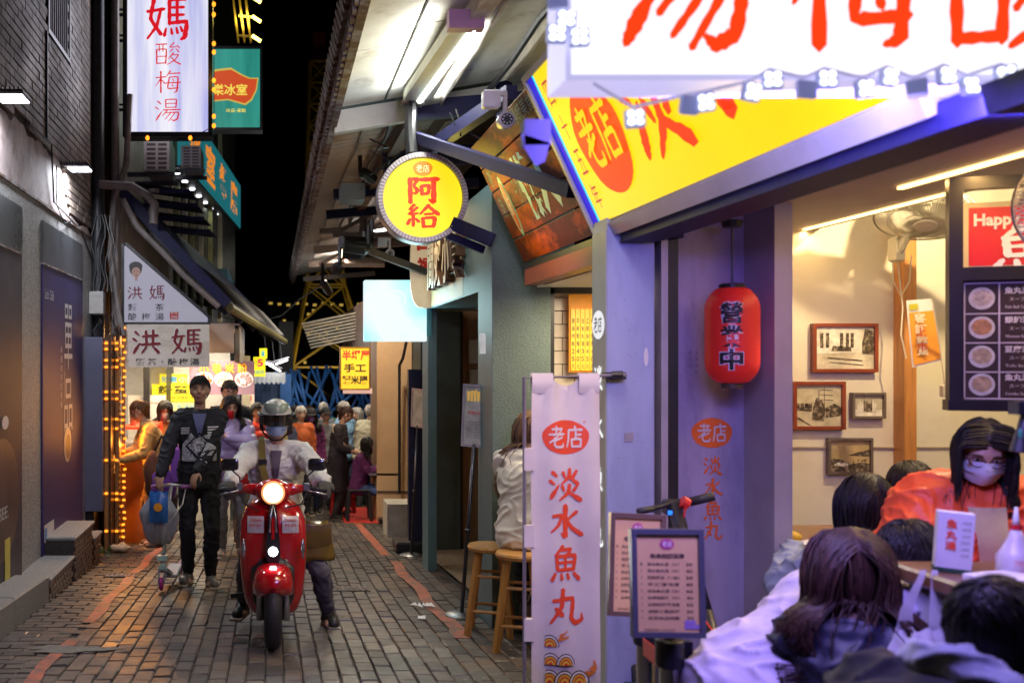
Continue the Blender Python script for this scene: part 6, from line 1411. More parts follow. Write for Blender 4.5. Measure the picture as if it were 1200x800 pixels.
for sx in (-1, 1):
 m = MB(); m.tube([(sx * .19, .14, .95), (sx * .22, .145, .95)], .016, 8); m.bbox((sx * .205 - .018, .12, .935), (sx * .205 + .018, .17, .985), .006); part(tmesh_(m), 'switch_housing', M_steel, sc)
 m = MB(); m.tube([(sx * .22, .145, .95), (sx * .30, .17, .94), (sx * .325, .18, .935)], [.015, .017, .019], 10); part(tmesh_(m), 'grip', M_rub, sc, smooth=True)
 m = MB(); m.tube([(sx * .21, .10, .94), (sx * .26, .075, .93), (sx * .325, .09, .915)], [.006, .006, .007], 6); part(tmesh_(m), 'brake_lever', M_steel, sc, smooth=True)
 m = MB(); m.tube([(sx * .20, .15, .97), (sx * .205, .15, 1.02), (sx * .25, .16, 1.06), (sx * .262, .16, 1.075)], .0055, 6); part(tmesh_(m), 'mirror_stem', M_bplas, sc, smooth=True)
 m = MB(); ringshape(m, [[(sx * (.268 + a * math.copysign(abs(math.cos(t)) ** .5, math.cos(t))), y, 1.095 + b * math.copysign(abs(math.sin(t)) ** .5, math.sin(t))) for t in [2 * PI * k / 20 for k in range(20)]] for a, b, y in ((.04, .022, .135), (.053, .036, .14), (.057, .04, .16), (.053, .036, .175))]); mo = part(tmesh_(m), 'mirror', mat('mirror_shell', (.05, .05, .055), .12, .6, coat=.6), sc, smooth=True, sharp=50)
m = MB(); m.tube([(-.21, .12, .93), (-.17, .06, .86), (-.08, .05, .82)], .005, 5); m.tube([(.21, .12, .93), (.17, .06, .86), (.08, .05, .84)], .005, 5); part(tmesh_(m), 'brake_cable', M_bplas, sc)
# ---- kick scooter
KX, KY = (189 - 320) / 1167 * 8.1, 8.1; KZ = gz(KY) + .004
ks = thing('kick_scooter', 'silver kick scooter with magenta front wheel pushed by the man in black', 'kick scooter', (KX, KY, KZ))
K = lambda x, y, z: (KX + x, KY + y, KZ + z)
M_alu = mat('silver_alu', (.62, .63, .66), .3, .7, var=.15)
Rw = Matrix.Translation(K(0, 0, .055)) @ Matrix.Rotation(PI / 2, 4, 'Y')
m = MB(); m.lathe([(.03, -.013), (.05, -.014), (.055, -.008), (.055, .008), (.05, .014), (.03, .013)], 24, Rw); part(m, 'front_wheel', mat('magenta_wheel', (.45, .02, .25), .4), ks)
m = MB(); m.lathe([(.03, -.014), (.05, -.015), (.055, -.008), (.055, .008), (.05, .015), (.03, .014)], 20, Matrix.Translation(K(.10, .62, .055)) @ Matrix.Rotation(PI / 2, 4, 'Y')); part(m, 'rear_wheel', mat('magenta_wheel', (.45, .02, .25), .4), ks)
m = MB()
for sx in (-1, 1): m.bar(K(sx * .024, 0, .05), K(sx * .024, .03, .16), .012, .03)
m.bar(K(-.03, .03, .16), K(.03, .03, .16), .03, .04); part(m, 'fork', M_alu, ks)
m = MB(); m.tube([K(.002, .03, .14), K(.015, .05, .28)], .024, 10); m.tube([K(.012, .05, .28), K(.07, .09, .84)], .016, 10); part(m, 'steering_tube', M_alu, ks, smooth=True)
m = MB(); m.box(K(-.035, .0, .24), K(.045, .07, .28)); m.box(K(-.02, -.015, .17), K(.04, .05, .21)); part(m, 'folding_clamp', mat('teal_white_plastic', (.4, .6, .55), .4), ks)
m = MB(); m.tube([K(-.05, .07, .835), K(.07, .09, .85), K(.19, .11, .835)], .013, 8); part(m, 'handlebar', M_alu, ks, smooth=True)
for x0, x1, s_ in ((-.09, -.02, 'left'), (.15, .24, 'right')):
 m = MB(); m.tube([K(x0, .07, .833), K(x1, .10, .835)], .018, 8); part(m, 'grip', mat('pink_grip', (.35, .12, .3), .5), ks, smooth=True)
m = MB(); m.bbox(K(.0, .12, .075), K(.12, .58, .105), .01); m.bar(K(.03, .04, .16), K(.06, .16, .10), .04, .03); part(m, 'deck', mat('grey_deck', (.35, .36, .4), .5), ks)
m = MB(); m.tube([K(.19, .10, .82), K(.17, .03, .70), K(.10, .02, .60), K(.04, .03, .52)], .005, 5); part(m, 'brake_cable', M_white, ks)
m = MB(); m.bar(K(.14, .5, .02), K(.12, .3, .09), .012); m.box(K(.115, .25, .02), K(.165, .34, .05)); part(m, 'kickstand', M_alu, ks)
# ---- wooden stools
M_pine = mat('varnished_pine', (.50, .25, .07), .35, var=.25, vscale=5, stretch=(5, 5, .7), coat=.2)
def stool(x, y, H, lab):
 z = gz(y) + .002; a = thing('wooden_stool', lab, 'stool', (x, y, z), 'round wooden stools by the green wall')
 m = MB(); m.lathe([(.13, H - .035), (.142, H - .03), (.145, H - .012), (.138, H)], 28, Matrix.Translation((x, y, z))); part(m, 'seat', M_pine, a, smooth=True, sharp=35)
 L4 = [(math.cos(t), math.sin(t)) for t in (.5, .5 + PI / 2, .5 + PI, .5 + 3 * PI / 2)]
 at = lambda c_, h: Vector((x + c_[0] * (.19 - .095 * h / H), y + c_[1] * (.19 - .095 * h / H), z + h))
 for c_ in L4:
  m = MB(); m.bar(at(c_, 0), at(c_, H - .033), .032, .032, up=(c_[0], c_[1], 0)); part(m, 'leg', M_pine, a)
 for h in (.16, .38):
  for i in range(4):
   hh = h + (.05 if i % 2 else 0); m = MB(); m.tube([at(L4[i], hh), at(L4[(i + 1) % 4], hh)], .011, 7); part(m, 'rung', M_pine, a)
stool(1.40, 6.42, .57, 'wooden stool standing against the green wall, farther from the banner'); stool(1.475, 5.95, .58, 'wooden stool half hidden behind the fabric banner')
# ---- poster stand on a leaning pole
def pole_stand(lab, x, y, top, frame_c, fw, fh, yaw, lean=0):
 z = gz(y) + .003; a = thing('poster_stand', lab, 'sign stand', (x, y, z), 'poster stands on round bases')
 m = MB(); m.lathe([(.115, 0), (.118, .012), (.10, .022), (.025, .03), (.001, .03)], 28, Matrix.Translation((x, y, z))); part(m, 'base', mat('dull_steel', (.2, .2, .22), .35, .8, var=.3), a, smooth=True, sharp=30)
 c = Vector(frame_c); m = MB(); m.tube([(x, y, z + .02), (x + (c.x - x) * .93, y, c.z - fh / 2 + .02)], .014, 10); m.tube([(x + (c.x - x) * .45, y, z + .02 + (c.z - fh / 2 - z) * .48), (x + (c.x - x) * .46, y, z + .02 + (c.z - fh / 2 - z) * .5)], .02, 10); part(m, 'pole', mat('dark_steel', (.09, .09, .11), .3, .8), a, smooth=True)
 R = Matrix.Translation(c) @ Matrix.Rotation(yaw, 4, 'Z') @ Matrix.Rotation(lean, 4, 'Y')
 m = MB(); w2, h2, t_ = fw / 2, fh / 2, .016
 for b0, b1 in (((-w2, -.012, -h2), (w2, .012, -h2 + t_)), ((-w2, -.012, h2 - t_), (w2, .012, h2)), ((-w2, -.012, -h2 + t_), (-w2 + t_, .012, h2 - t_)), ((w2 - t_, -.012, -h2 + t_), (w2, .012, h2 - t_))): m.box(b0, b1, R)
 part(m, 'frame', mat('clear_alu', (.5, .48, .55), .25, .5), a)
 m = MB(); m.box((-w2 + t_, -.006, -h2 + t_), (w2 - t_, .004, h2 - t_), R); part(m, 'poster', mat('menu_paper', (.52, .52, .46), .4, col2=(.35, .35, .3), c2scale=8), a)
 return a, R
c1 = wp(557, 487, 7.0); a, R = pole_stand('poster stand with a leaning pole by the green wall, holding a food menu', (541 - 320) / 1167 * 7.0, 7.0, 0, c1, .19, .44, -.55, .04)
m = MB()
for k in range(5): m.add([(-.06 + .024 * k, -.0085, .10), (-.045 + .024 * k, -.0085, .10), (-.04 + .024 * k, -.0085, .17 + .01 * (k % 3)), (-.062 + .024 * k, -.0085, .17)], [(0, 1, 2, 3)], R)
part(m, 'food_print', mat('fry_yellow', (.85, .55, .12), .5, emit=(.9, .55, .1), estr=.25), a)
t = MB(); RB = R @ Matrix(((1, 0, 0, 0), (0, 0, -1, 0), (0, 1, 0, 0), (0, 0, 0, 1)))
text(t, '炸物小吃', .0, .02, .11, .03, RB, .02, z=.009); part(t, 'title', mat('pink_ink', (.6, .15, .12), .5), a)
t = MB()
for k in range(7): text(t, '雞排 65　甜不辣 40', .0, -.045 - k * .018, .12, .009, RB, .0, z=.009)
part(t, 'lettering', mat('grey_print', (.12, .12, .12), .5), a)
c2 = wp(490, 478, 10.3); a, R = pole_stand('second poster stand seen nearly edge on in front of the navy board', (482 - 320) / 1167 * 10.3, 10.3, 0, c2, .20, .40, -1.05, .05)
for x_, y_, w_, l_, lab in ((-1.36, 8.95, .30, .22, 'small dark drain grate in the bricks near the kerb'), (.62, 8.2, .34, .26, 'dark metal drain cover set in the middle of the bricks')):
 a = thing('drain_cover', lab, 'drain cover', (x_, y_, gz(y_))); m = MB(); Rt = Matrix.Translation((x_, y_, gz(y_) + .006)) @ Matrix.Rotation(-math.atan(SLOPE), 4, 'X'); m.box((-w_ / 2, -l_ / 2, -.01), (w_ / 2, l_ / 2, .001), Rt); part(m, 'plate', M_dkmet, a)
 for k in range(7): m = MB(); m.box((-w_ / 2 + .02 + k * (w_ - .06) / 6, -l_ / 2 + .015, .001), (-w_ / 2 + .04 + k * (w_ - .06) / 6, l_ / 2 - .015, .006), Rt); part(m, 'bar', M_rust, a)
m = MB(); rr = random.Random(77)
for k in range(150):
 x_, y_ = rr.uniform(-1.6, 1.5), 5.2 + 8 * rr.random() ** 1.6; p = Vector((x_, y_, gz(y_) + .011)); r_ = rr.uniform(.004, .013)
 m.add([p + Vector((r_ * math.cos(t) * rr.uniform(.6, 1.2), r_ * math.sin(t), rr.uniform(0, .002))) for t in (0, 1.2, 2.5, 3.7, 5)], [(0, 1, 2, 3, 4)])
tag(m.build('street_grime', mat('grime', (.22, .2, .17), .8, var=.6, vscale=3)), 'specks of gum, ash and paper trodden into the brick street', 'litter', kind='stuff')
# ---- litter, weed, cloth
m = MB()
for k in range(5): m.add([(1.02 + .03 * k + rnd.uniform(-.02, .02), 7.3 + rnd.uniform(-.05, .05), gz(7.3) + .02), (1.06 + .03 * k, 7.28 + rnd.uniform(-.05, .05), gz(7.3) + .028), (1.05 + .03 * k, 7.36, gz(7.3) + .035)], [(0, 1, 2)])
tag(m.build('litter', M_white), 'scrap of crumpled white paper on the bricks', 'litter', None)
m = MB(); m.add([(1.00, 6.88, gz(6.9) + .012), (1.05, 6.86, gz(6.9) + .012), (1.06, 6.93, gz(6.9) + .02), (1.01, 6.94, gz(6.9) + .014)], [(0, 1, 2, 3)]); tag(m.build('litter', M_white), 'smaller flat paper scrap just nearer than the crumpled one', 'litter')
wd = thing('weed', 'small green weed growing at the foot of the slate cabinet', 'plant', (-1.78, 10.2, gz(10.2)))
m = MB(); rr = random.Random(2)
for k in range(70):
 t = rr.uniform(0, 6.28); r_ = rr.uniform(0, .12); p = Vector((-1.80 + r_ * math.cos(t) * 1.3, 10.2 + r_ * math.sin(t), gz(10.2) + rr.uniform(.0, .1))); u = Vector((rr.uniform(-1, 1), rr.uniform(-1, 1), rr.uniform(.2, 1))).normalized() * .05; v = u.orthogonal().normalized() * .012
 m.add([p, p + u * .5 + v, p + u, p + u * .5 - v], [(0, 1, 2, 3)])
tag(part(m, 'leaves', mat('weed_leaf', (.06, .12, .02), .5, var=.4), wd), kind='stuff')
m = MB(); m.tube([(-1.80, 10.2, gz(10.2)), (-1.80, 10.2, gz(10.2) + .08)], .006, 5); part(m, 'stem', mat('weed_leaf', (.06, .12, .02), .5), wd)
m = MB(); m.ell((0, 0, 0), (.11, .07, .05), 16, 8); m.v = [(x * (1 + .2 * math.sin(x * 60 + z * 40)), y * (1 + .2 * math.sin(x * 40)), z * (1 + .3 * math.sin(x * 50 + y * 30))) for x, y, z in m.v]
tag(m.build('rag', mat('rag_cloth', (.6, .45, .3), .8, var=.2), loc=(-1.62, 10.6, gz(10.6) + .05), smooth=True), 'crumpled pale rag on the ground below the LED columns', 'rag')
# ---- distant table, stools and mat
m = MB(); m.box((1.0, 13.9, gz(14) - .05), (2.0, 15.4, gz(14) + .012)); tag(m.build('red_mat', mat('red_mat', (.5, .03, .02), .7, var=.2)), 'red mat under the far table', 'mat')
def bstool(x, y, lab, col):
 z = gz(y) + .01; a = thing('plastic_stool', lab, 'stool', (x, y, z)); H = .46; mt = mat('stool_' + col, (.02, .02, .025) if col == 'black' else (.55, .03, .03), .4)
 m = MB(); m.bbox((x - .16, y - .16, z + H - .03), (x + .16, y + .16, z + H), .01); part(m, 'seat', mt, a)
 for sx in (-1, 1):
  for sy in (-1, 1): m = MB(); m.bar((x + sx * .17, y + sy * .17, z), (x + sx * .14, y + sy * .14, z + H - .03), .04, .03); part(m, 'leg', mt, a)
bstool(1.22, 14.2, 'black plastic stool under the seated girl in purple', 'black'); bstool(1.05, 15.0, 'red plastic stool behind the woman in the black dress', 'red')
a = thing('folding_table', 'small grey table with a bowl in front of the seated girl', 'table', (1.45, 14.3, gz(14.3)))
m = MB(); m.box((1.35, 14.0, gz(14.3) + .68), (1.75, 14.7, gz(14.3) + .71)); part(m, 'tabletop', M_steel, a)
for x in (1.38, 1.7): m = MB(); m.bar((x, 14.1, gz(14.3)), (x, 14.5, gz(14.3) + .68), .03); part(m, 'leg', M_dkmet, a)
m = MB(); m.lathe([(.04, 0), (.09, .06), (.095, .065), (.085, .06), (.03, .01)], 16, Matrix.Translation((1.42, 14.2, gz(14.3) + .711))); tag(m.build('bowl', mat('steel_bowl', (.6, .6, .6), .2, .8), smooth=True), 'metal bowl on the far grey table', 'bowl')
# ================================================================ inside the shop
Y5 = 5.485
def photo(x0, y0, x1, y1, fr, lab, kind):
 k = Y5 / 1167; X0, X1 = (x0 - 320) * k, (x1 - 320) * k; Z0, Z1 = CAMZ + (425 - y1) * k, CAMZ + (425 - y0) * k
 a = thing('framed_photo', lab, 'picture', ((X0 + X1) / 2, Y5, Z0))
 t = .018 if kind < 3 else .013
 m = MB(); rim(m, X0, Z0, X1, Z1, Y5 - .022, Y5 + .012, t); part(m, 'frame', fr, a)
 m = MB(); m.box((X0 + t, Y5 - .006, Z0 + t), (X1 - t, Y5 + .0, Z1 - t)); part(m, 'print', mat('sepia_%d' % kind, [(.62, .55, .38), (.55, .48, .30), (.5, .44, .28), (.46, .33, .14)][kind - 1], .35, var=.35, vscale=9, col2=(.35, .28, .16), c2scale=6, c2edge=(.5, .7)), a)
 w, h = X1 - X0 - 2 * t, Z1 - Z0 - 2 * t; Mx = basis((X0 + t, Y5 - .0065, Z0 + t), *FRONT); D = MB(); D2 = MB(); rr = random.Random(kind)
 def P(mb, pts, z=.001): mb.add([(x * w, y * h, z) for x, y in pts], [tuple(range(len(pts)))], Mx)
 if kind == 1:       # old house with a low wall
  P(D2, [(0, .35), (.8, .4), (.8, 1), (.0, 1)], .0005)
  for x in (.08, .18, .42, .52, .60): P(D, [(x, .5), (x + .055, .5), (x + .055, .85), (x, .85)], .002)
  P(D, [(.8, .35), (1, .35), (1, .9), (.85, .95), (.8, .6)], .0015); P(D, [(.27, .42), (.62, .42), (.6, .52), (.3, .55)], .002); P(D, [(.2, .25), (.8, .18), (.8, .21), (.2, .28)], .002); P(D, [(.25, .15), (.82, .08), (.82, .1), (.25, .17)], .002)
 elif kind == 2:     # ship with masts
  P(D, [(.35, .15), (.62, .12), (.66, .4), (.58, .62), (.45, .7), (.38, .45)], .001)
  P(D, [(0, .42), (.35, .5), (.35, .36), (0, .38)], .001); P(D, [(.66, .2), (1, .25), (1, .45), (.85, .55), (.66, .45)], .001)
  for x, b, t_ in ((.62, .3, .98), (.5, .4, .9)): P(D, [(x, b), (x + .012, b), (x + .012, t_), (x, t_)], .002)
  for y in (.88, .76, .64): P(D, [(.5, y), (.82, y - .02), (.82, y - .005), (.5, y + .012)], .002)
  for q in range(14): x = rr.uniform(0, .34); P(D, [(x, .44), (x + .03, .44), (x + .025, .55), (x + .005, .56)], .002)
  P(D, [(0, .2), (.3, .02), (.34, .02), (0, .26)], .0015)
 elif kind == 3:     # group of people
  P(D2, [(0, .0), (1, 0), (1, .3), (0, .3)], .0005)
  for q in range(9): x = .12 + q * .075; y = rr.uniform(.62, .8); mb = D if 2 < q < 7 else D2; P(mb, [(x, .2), (x + .07, .2), (x + .065, y - .1), (x + .045, y), (x + .02, y), (x, y - .1)], .001 + q * .0002)
  for x in (.35, .6): P(D, [(x, .6), (x + .01, .6), (x + .01, 1), (x, 1)], .003)
 else:               # hills over the river
  P(D, [(0, .0), (1, 0), (1, .25), (.8, .3), (.55, .25), (.3, .38), (.1, .42), (0, .38)], .001); P(D, [(.45, .52), (1, .48), (1, .72), (.85, .66), (.7, .62)], .001)
  P(D2, [(.1, .2), (.4, .15), (.55, .25), (.2, .3)], .002)
  for q in range(30): x = rr.uniform(0, .95); y = rr.uniform(.1, .38); P(D, [(x, y), (x + .04, y), (x + .03, y + .06), (x + .01, y + .06)], .0025)
 part(D, 'dark_tones', mat('sepia_dark', (.07, .05, .03), .4, var=.5, vscale=40, col2=(.30, .24, .15), c2scale=55, c2edge=(.5, .6)), a)
 if D2.f: part(D2, 'light_tones', mat('sepia_light', (.72, .66, .50), .4, var=.3, vscale=30), a)
M_fr = mat('red_brown_frame', (.22, .045, .02), .3, var=.2, coat=.3); M_fr2 = mat('grey_brown_frame', (.12, .09, .07), .4)
photo(951, 379, 1027, 436, M_fr, 'uppermost framed photo, of an old house front, in a red brown frame', 1)
photo(928, 447, 989, 503, M_fr, 'framed old photo of a sailing ship with masts, partly behind the mauve post', 2)
photo(997, 460, 1036, 490, M_fr2, 'smallest framed photo, showing a group of people', 3)
photo(969, 513, 1021, 555, M_fr2, 'lowest framed photo, a brownish river landscape with hills', 4)
# wall fan
def cage(m, c, R, depth, R3, n=60, wire=.0022, front=True):
 for k in range(n):
  t = 2 * PI * k / n; pts = []
  for f_ in (0, .3, .7, 1.0):
   rr_ = .045 + (R - .045) * f_; z_ = depth * (1 - f_ ** 2.5) * (1 if front else -.7)
   tt = t + f_ * .35 * (1 if front else -1)
   pts.append(c + R3 @ Vector((rr_ * math.cos(tt), rr_ * math.sin(tt), z_)))
  m.tube(pts, wire, 3, cap=False)
 for r_, z_ in ((R, 0), (R * .72, depth * .45), (.05, depth)):
  pts = [c + R3 @ Vector((r_ * math.cos(2 * PI * j / 40), r_ * math.sin(2 * PI * j / 40), z_ * (1 if front else -.7))) for j in range(41)]; m.tube(pts, wire * 1.8, 4, cap=False)
def fan(c, ax, R, lab, base_at, nm='wall_fan'):
 c = Vector(c); R3 = Vector(ax).normalized().to_track_quat('Z', 'Y').to_matrix()
 a = thing(nm, lab, 'fan', c); M_f = mat('fan_cream', (.50, .46, .36), .35, var=.05)
 m = MB(); cage(m, c, R, .055, R3, n=84, wire=.0027); cage(m, c, R, .055, R3, front=False, n=60, wire=.0027); part(m, 'cage', M_f, a)
 m = MB(); R4 = Matrix.Translation(c) @ R3.to_4x4(); m.lathe([(.055, .05), (.05, .062), (.001, .064)], 20, R4); part(m, 'hub_cap', mat('fan_badge', (.62, .57, .48), .4), a)
 m = MB(); m.lathe([(.05, -.16), (.06, -.12), (.055, -.04), (.02, -.02)], 16, R4); part(m, 'motor', M_f, a, smooth=True)
 for k in range(3):
  m = MB(); t = 2 * PI * k / 3
  def bl(u, v): th = t + .9 * v; r_ = .03 + (R * .88 - .03) * u; return c + R3 @ Vector((r_ * math.cos(th), r_ * math.sin(th), .02 - .05 * v + .0))
  m.sheet(bl, 6, 4); part(m, 'blade', mat('fan_blade', (.3, .28, .22), .4), a, smooth=True)
 if base_at is not None:
  b = Vector(base_at); m = MB(); m.bbox(tuple(b - Vector((.024, .02, .065))), tuple(b + Vector((.024, .05, .065))), .01); m.tube([b + Vector((0, 0, -.02)), c + R3 @ Vector((0, 0, -.12))], .022, 8); part(m, 'wall_mount', M_f, a)
 return a
fan(wp(1085, 253, 5.0), (-.25, -.35, -.88), .225, 'cream wall fan tilted down above the timber post', wp(1053, 292, 5.2))
fa = fan((2.72, 3.35, CAMZ + .52), (-.25, -.9, .1), .20, 'white cage fan cut by the right edge of the photo', None)
m = MB()
m.tube([wp(1046, 290, 5.3), wp(1047, 330, 5.3), wp(1056, 347, 5.3), wp(1066, 330, 5.3), wp(1068, 300, 5.3)], .004, 5); m.tube([wp(1052, 304, 5.28), wp(1058, 360, 5.3), wp(1056, 392, 5.3), wp(1062, 420, 5.3)], .004, 5)
tag(m.build('looping_cord', mat('cream_cord', (.55, .48, .35), .5)), 'cream cord looping below the wall fan', 'cord')
m = MB(); m.tube([wp(1092, 350, 4.9), wp(1100, 395, 4.9), wp(1106, 440, 4.9), wp(1107, 452, 4.9)], .003, 5); plg = thing('power_plug', 'plug hanging at the end of a cord beside the menu board', 'plug', wp(1107, 458, 4.9)); part(m, 'cord', mat('cream_cord', (.55, .48, .35), .5), plg)
m = MB(); q = wp(1107, 458, 4.9); m.bbox(tuple(q - Vector((.015, .01, .03))), tuple(q + Vector((.018, .015, .03))), .005); part(m, 'plug_body', mat('cream_cord', (.55, .48, .35), .5), plg)
# orange leaflet hung on a string
a = thing('hanging_leaflet', 'orange leaflet hanging crooked between the timber post and the menu board', 'leaflet', wp(1080, 430, 5.0))
c4 = [wp(1062, 352, 5.05), wp(1092, 350, 4.95), wp(1104, 422, 4.9), wp(1069, 431, 5.0)]
def quad_sheet(c4, inset, off=0.0):
 A, B, C_, D_ = c4
 def f(u, v): u = inset[0] + (inset[2] - inset[0]) * u; v = inset[1] + (inset[3] - inset[1]) * v; p = (A * (1 - u) + B * u) * (1 - v) + (D_ * (1 - u) + C_ * u) * v; return p + Vector((0, -off, 0))
 return f
m = MB(); m.sheet(quad_sheet(c4, (0, 0, 1, 1)), 2, 2); part(m, 'sheet', mat('white_paper', (.68, .65, .6), .5), a)
m = MB(); m.sheet(quad_sheet(c4, (.05, .19, .97, .97), .003), 2, 2); part(m, 'orange_print', mat('orange_print_paper', (.80, .33, .03), .5, col2=(.8, .6, .2), c2scale=9, c2edge=(.62, .68)), a)
m = MB(); m.sheet(quad_sheet(c4, (.08, .06, .42, .15), .004), 1, 1); part(m, 'yellow_logo', mat('olive_yellow', (.45, .42, .03), .5), a)
ux = (c4[1] - c4[0]).normalized(); vx = (c4[0] - c4[3]).normalized(); Mx = basis((c4[0] + c4[1] + c4[2] + c4[3]) / 4 + Vector((0, -.006, 0)), ux, vx)
t = MB(); [text(t, ch, -.01, .07 - .055 * i, .055, .05, Mx, .05) for i, ch in enumerate('客訂魷魚')]; part(t, 'lettering', mat('cream_ink', (.75, .62, .42), .5), a)
t = MB(); [text(t, ch, -.01, .0 - .075 * i, .05, .045, Mx, .02, z=.004) for i, ch in enumerate('上市')]; part(t, 'red_lettering', mat('brick_ink', (.6, .12, .05), .5), a)
# ---- menu board, frame and red poster on the right
B0 = Vector((2.585, 3.8, CAMZ)); ub = Vector((.9, -.36, 0)).normalized()
Mb = basis(B0, ub, (0, 0, 1))      # x along the board, y up, z towards the viewer
mbd = thing('menu_board', 'dark framed board with small food pictures and prices, cut by the right edge', 'menu board', B0 + Vector((0, 0, -.16)))
M_df = mat('dark_frame', (.012, .009, .011), .4, var=.2)
def bb(m, x0, y0, x1, y1, z0=-.03, z1=.02): m.box((x0, y0, z0), (x1, y1, z1), Mb); return m
for r_ in ((-.01, -.14, .035, .70), (.035, .655, .80, .70), (.035, .31, .80, .36), (-.02, -.18, .80, -.14)):
 part(bb(MB(), *r_, -.03, .03 if r_[1] > -.15 else .06), 'frame_bar', M_df, mbd)
part(bb(MB(), .035, -.14, .80, .31, -.02, .0), 'menu_sheet', mat('menu_brown', (.045, .026, .020), .4, var=.1), mbd)
gm = MB()
for y in (-.135, -.035, .075, .185, .30): bb(gm, .045, y - .0025, .80, y + .0025, .0, .003)
for x in (.045, .155, .27, .325, .43, .54): bb(gm, x - .0025, -.1325, x + .0025, .30, .0, .0036)
part(gm, 'grid_lines', mat('pale_line', (.55, .48, .48), .5), mbd)
dishes = [['魚丸湯', '餛飩湯', '豆腐湯', '魚丸湯'], ['Fish Ball Soup', 'Wonton Soup', 'Tofu Soup', 'Combo Soup']]
rr = random.Random(4)
for r_ in range(4):
 yc = .243 - .11 * r_ + (.005 if r_ == 3 else 0)
 m = MB(); ellipse_poly(m, .10, yc, .042, .042, Mb, .002); part(m, 'bowl_picture', mat('bowl_pale', (.6, .56, .5), .4, var=.3, vscale=30), mbd)
 m = MB(); ellipse_poly(m, .10, yc + .002, .032, .030, Mb, .003); part(m, 'soup_picture', mat('soup_%d' % r_, [(.55, .45, .35), (.5, .25, .1), (.5, .38, .22), (.45, .32, .18)][r_], .4, var=.5, vscale=60), mbd)
 t = MB(); text(t, dishes[0][r_], .212, yc + .028, .08, .026, Mb, .03, z=.002); text(t, 'スープ', .212, yc - .004, .05, .013, Mb, .0, z=.002); text(t, dishes[1][r_], .212, yc - .035, .075, .014, Mb, .0, z=.002)
 text(t, '45 40 50 60'.split()[r_], .298, yc + .028, .026, .026, Mb, .03, z=.002); text(t, '元', .298, yc - .006, .02, .02, Mb, .0, z=.002); text(t, 'NT$', .298, yc - .035, .03, .012, Mb, .0, z=.002)
 part(t, 'lettering', mat('menu_ink', (.68, .6, .55), .5), mbd)
 for cx_ in (.378, .485):
  m = MB();
  for k in range(8): ellipse_poly(m, cx_ + rr.uniform(-.03, .03), yc + rr.uniform(-.03, .03), rr.uniform(.008, .02), rr.uniform(.008, .018), Mb, .002 + k * .0003, n=10)
  part(m, 'dish_picture', mat('dish_%d' % ((r_ * 2 + (cx_ > .4)) % 4), [(.6, .5, .42), (.5, .3, .08), (.65, .2, .05), (.5, .04, .03)][(r_ * 2 + (cx_ > .4)) % 4], .4, var=.4, vscale=50), mbd)
m = MB(); m.box((.06, .37, -.12), (.80, .62, -.11), Mb); rp = thing('red_poster', 'red Happy poster with a white brush character in the dark window frame', 'poster', Mb @ Vector((.1, .37, -.12))); part(m, 'paper', mat('cream_paper', (.62, .52, .3), .5), rp)
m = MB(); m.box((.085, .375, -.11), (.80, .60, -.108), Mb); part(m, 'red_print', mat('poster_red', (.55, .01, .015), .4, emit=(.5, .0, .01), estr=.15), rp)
t = MB(); text(t, 'Happy', .175, .545, .15, .062, Mb @ Matrix.Translation((0, 0, -.106)), .035); brush(t, '魚', .27, .44, .24, .17, Mb @ Matrix.Translation((0, 0, -.106)), 1.3); part(t, 'lettering', M_white, rp)
m = MB(); m.tube([wp(1196, 530, 2.7), wp(1200, 505, 2.7), wp(1204, 480, 2.7)], [.026, .018, .012], 14); m.box(tuple(wp(1194, 486, 2.68)), tuple(wp(1210, 470, 2.72))); a = thing('clip_lamp', 'small black clip lamp with a green mark at the right edge', 'lamp', wp(1195, 500, 3.1)); part(m, 'shade', M_black, a, smooth=False, sharp=40)
m = MB(); m.ell(wp(1196, 508, 2.67), (.005, .004, .014)); part(m, 'green_mark', mat('green_mark', (.05, .3, .18), .4), a)
# ---- counter
CT = .74
a = thing('serving_counter', 'brown topped serving counter with white panel front facing the street', 'counter', (2.2, 2.4, -.24))
m = MB(); m.bbox((1.80, 1.2, CT - .045), (2.62, 2.92, CT), .008); part(m, 'worktop', mat('brown_laminate', (.20, .10, .05), .3, var=.2, vscale=3, stretch=(1, 6, 1)), a)
m = MB(); m.box((1.84, 1.2, -.24), (2.58, 2.88, CT - .046)); part(m, 'carcass', M_white, a)
for k in range(6): m = MB(); m.bbox((1.826, 1.25 + .27 * k, -.2), (1.84, 1.51 + .27 * k, CT - .06), .004); part(m, 'front_panel', mat('cool_white_panel', (.6, .6, .66), .4), a)
m = MB(); m.box((1.795, 2.40, CT - .16), (1.799, 2.56, CT - .01)); nt_ = thing('yellow_note', 'yellow note taped on the front of the counter', 'note', (1.80, 2.48, CT - .16)); part(m, 'paper', mat('note_yellow', (.70, .45, .05), .5), nt_)
t = MB(); Mx = basis((1.793, 2.48, CT - .085), UR, (0, 0, 1)); [text(t, s_, 0, .03 - .025 * i, .09, .014, Mx) for i, s_ in enumerate(('內用請先', '點餐結帳', '謝謝'))]; part(t, 'lettering', M_red, nt_)
def slab(nm, lab, cat, x, y, w, d, h, rot, mt, z=CT):
 m = MB(); m.bbox((-w / 2, -d / 2, 0), (w / 2, d / 2, h), .002); return tag(m.build(nm, mt, loc=(x, y, z + .001), rz=rot), lab, cat)
slab('notepad', 'white notepad lying on the counter beside the bottle', 'notepad', 1.93, 2.63, .15, .11, .018, .3, M_white)
slab('order_sheet', 'printed order sheets at the near edge of the counter', 'paper', 1.99, 2.44, .17, .11, .008, -.2, mat('print_paper', (.6, .58, .56), .5, col2=(.3, .28, .3), c2scale=40, c2edge=(.5, .6)))
slab('tray', 'dark tray on the counter behind the papers', 'tray', 2.16, 2.55, .20, .16, .02, .1, M_black)
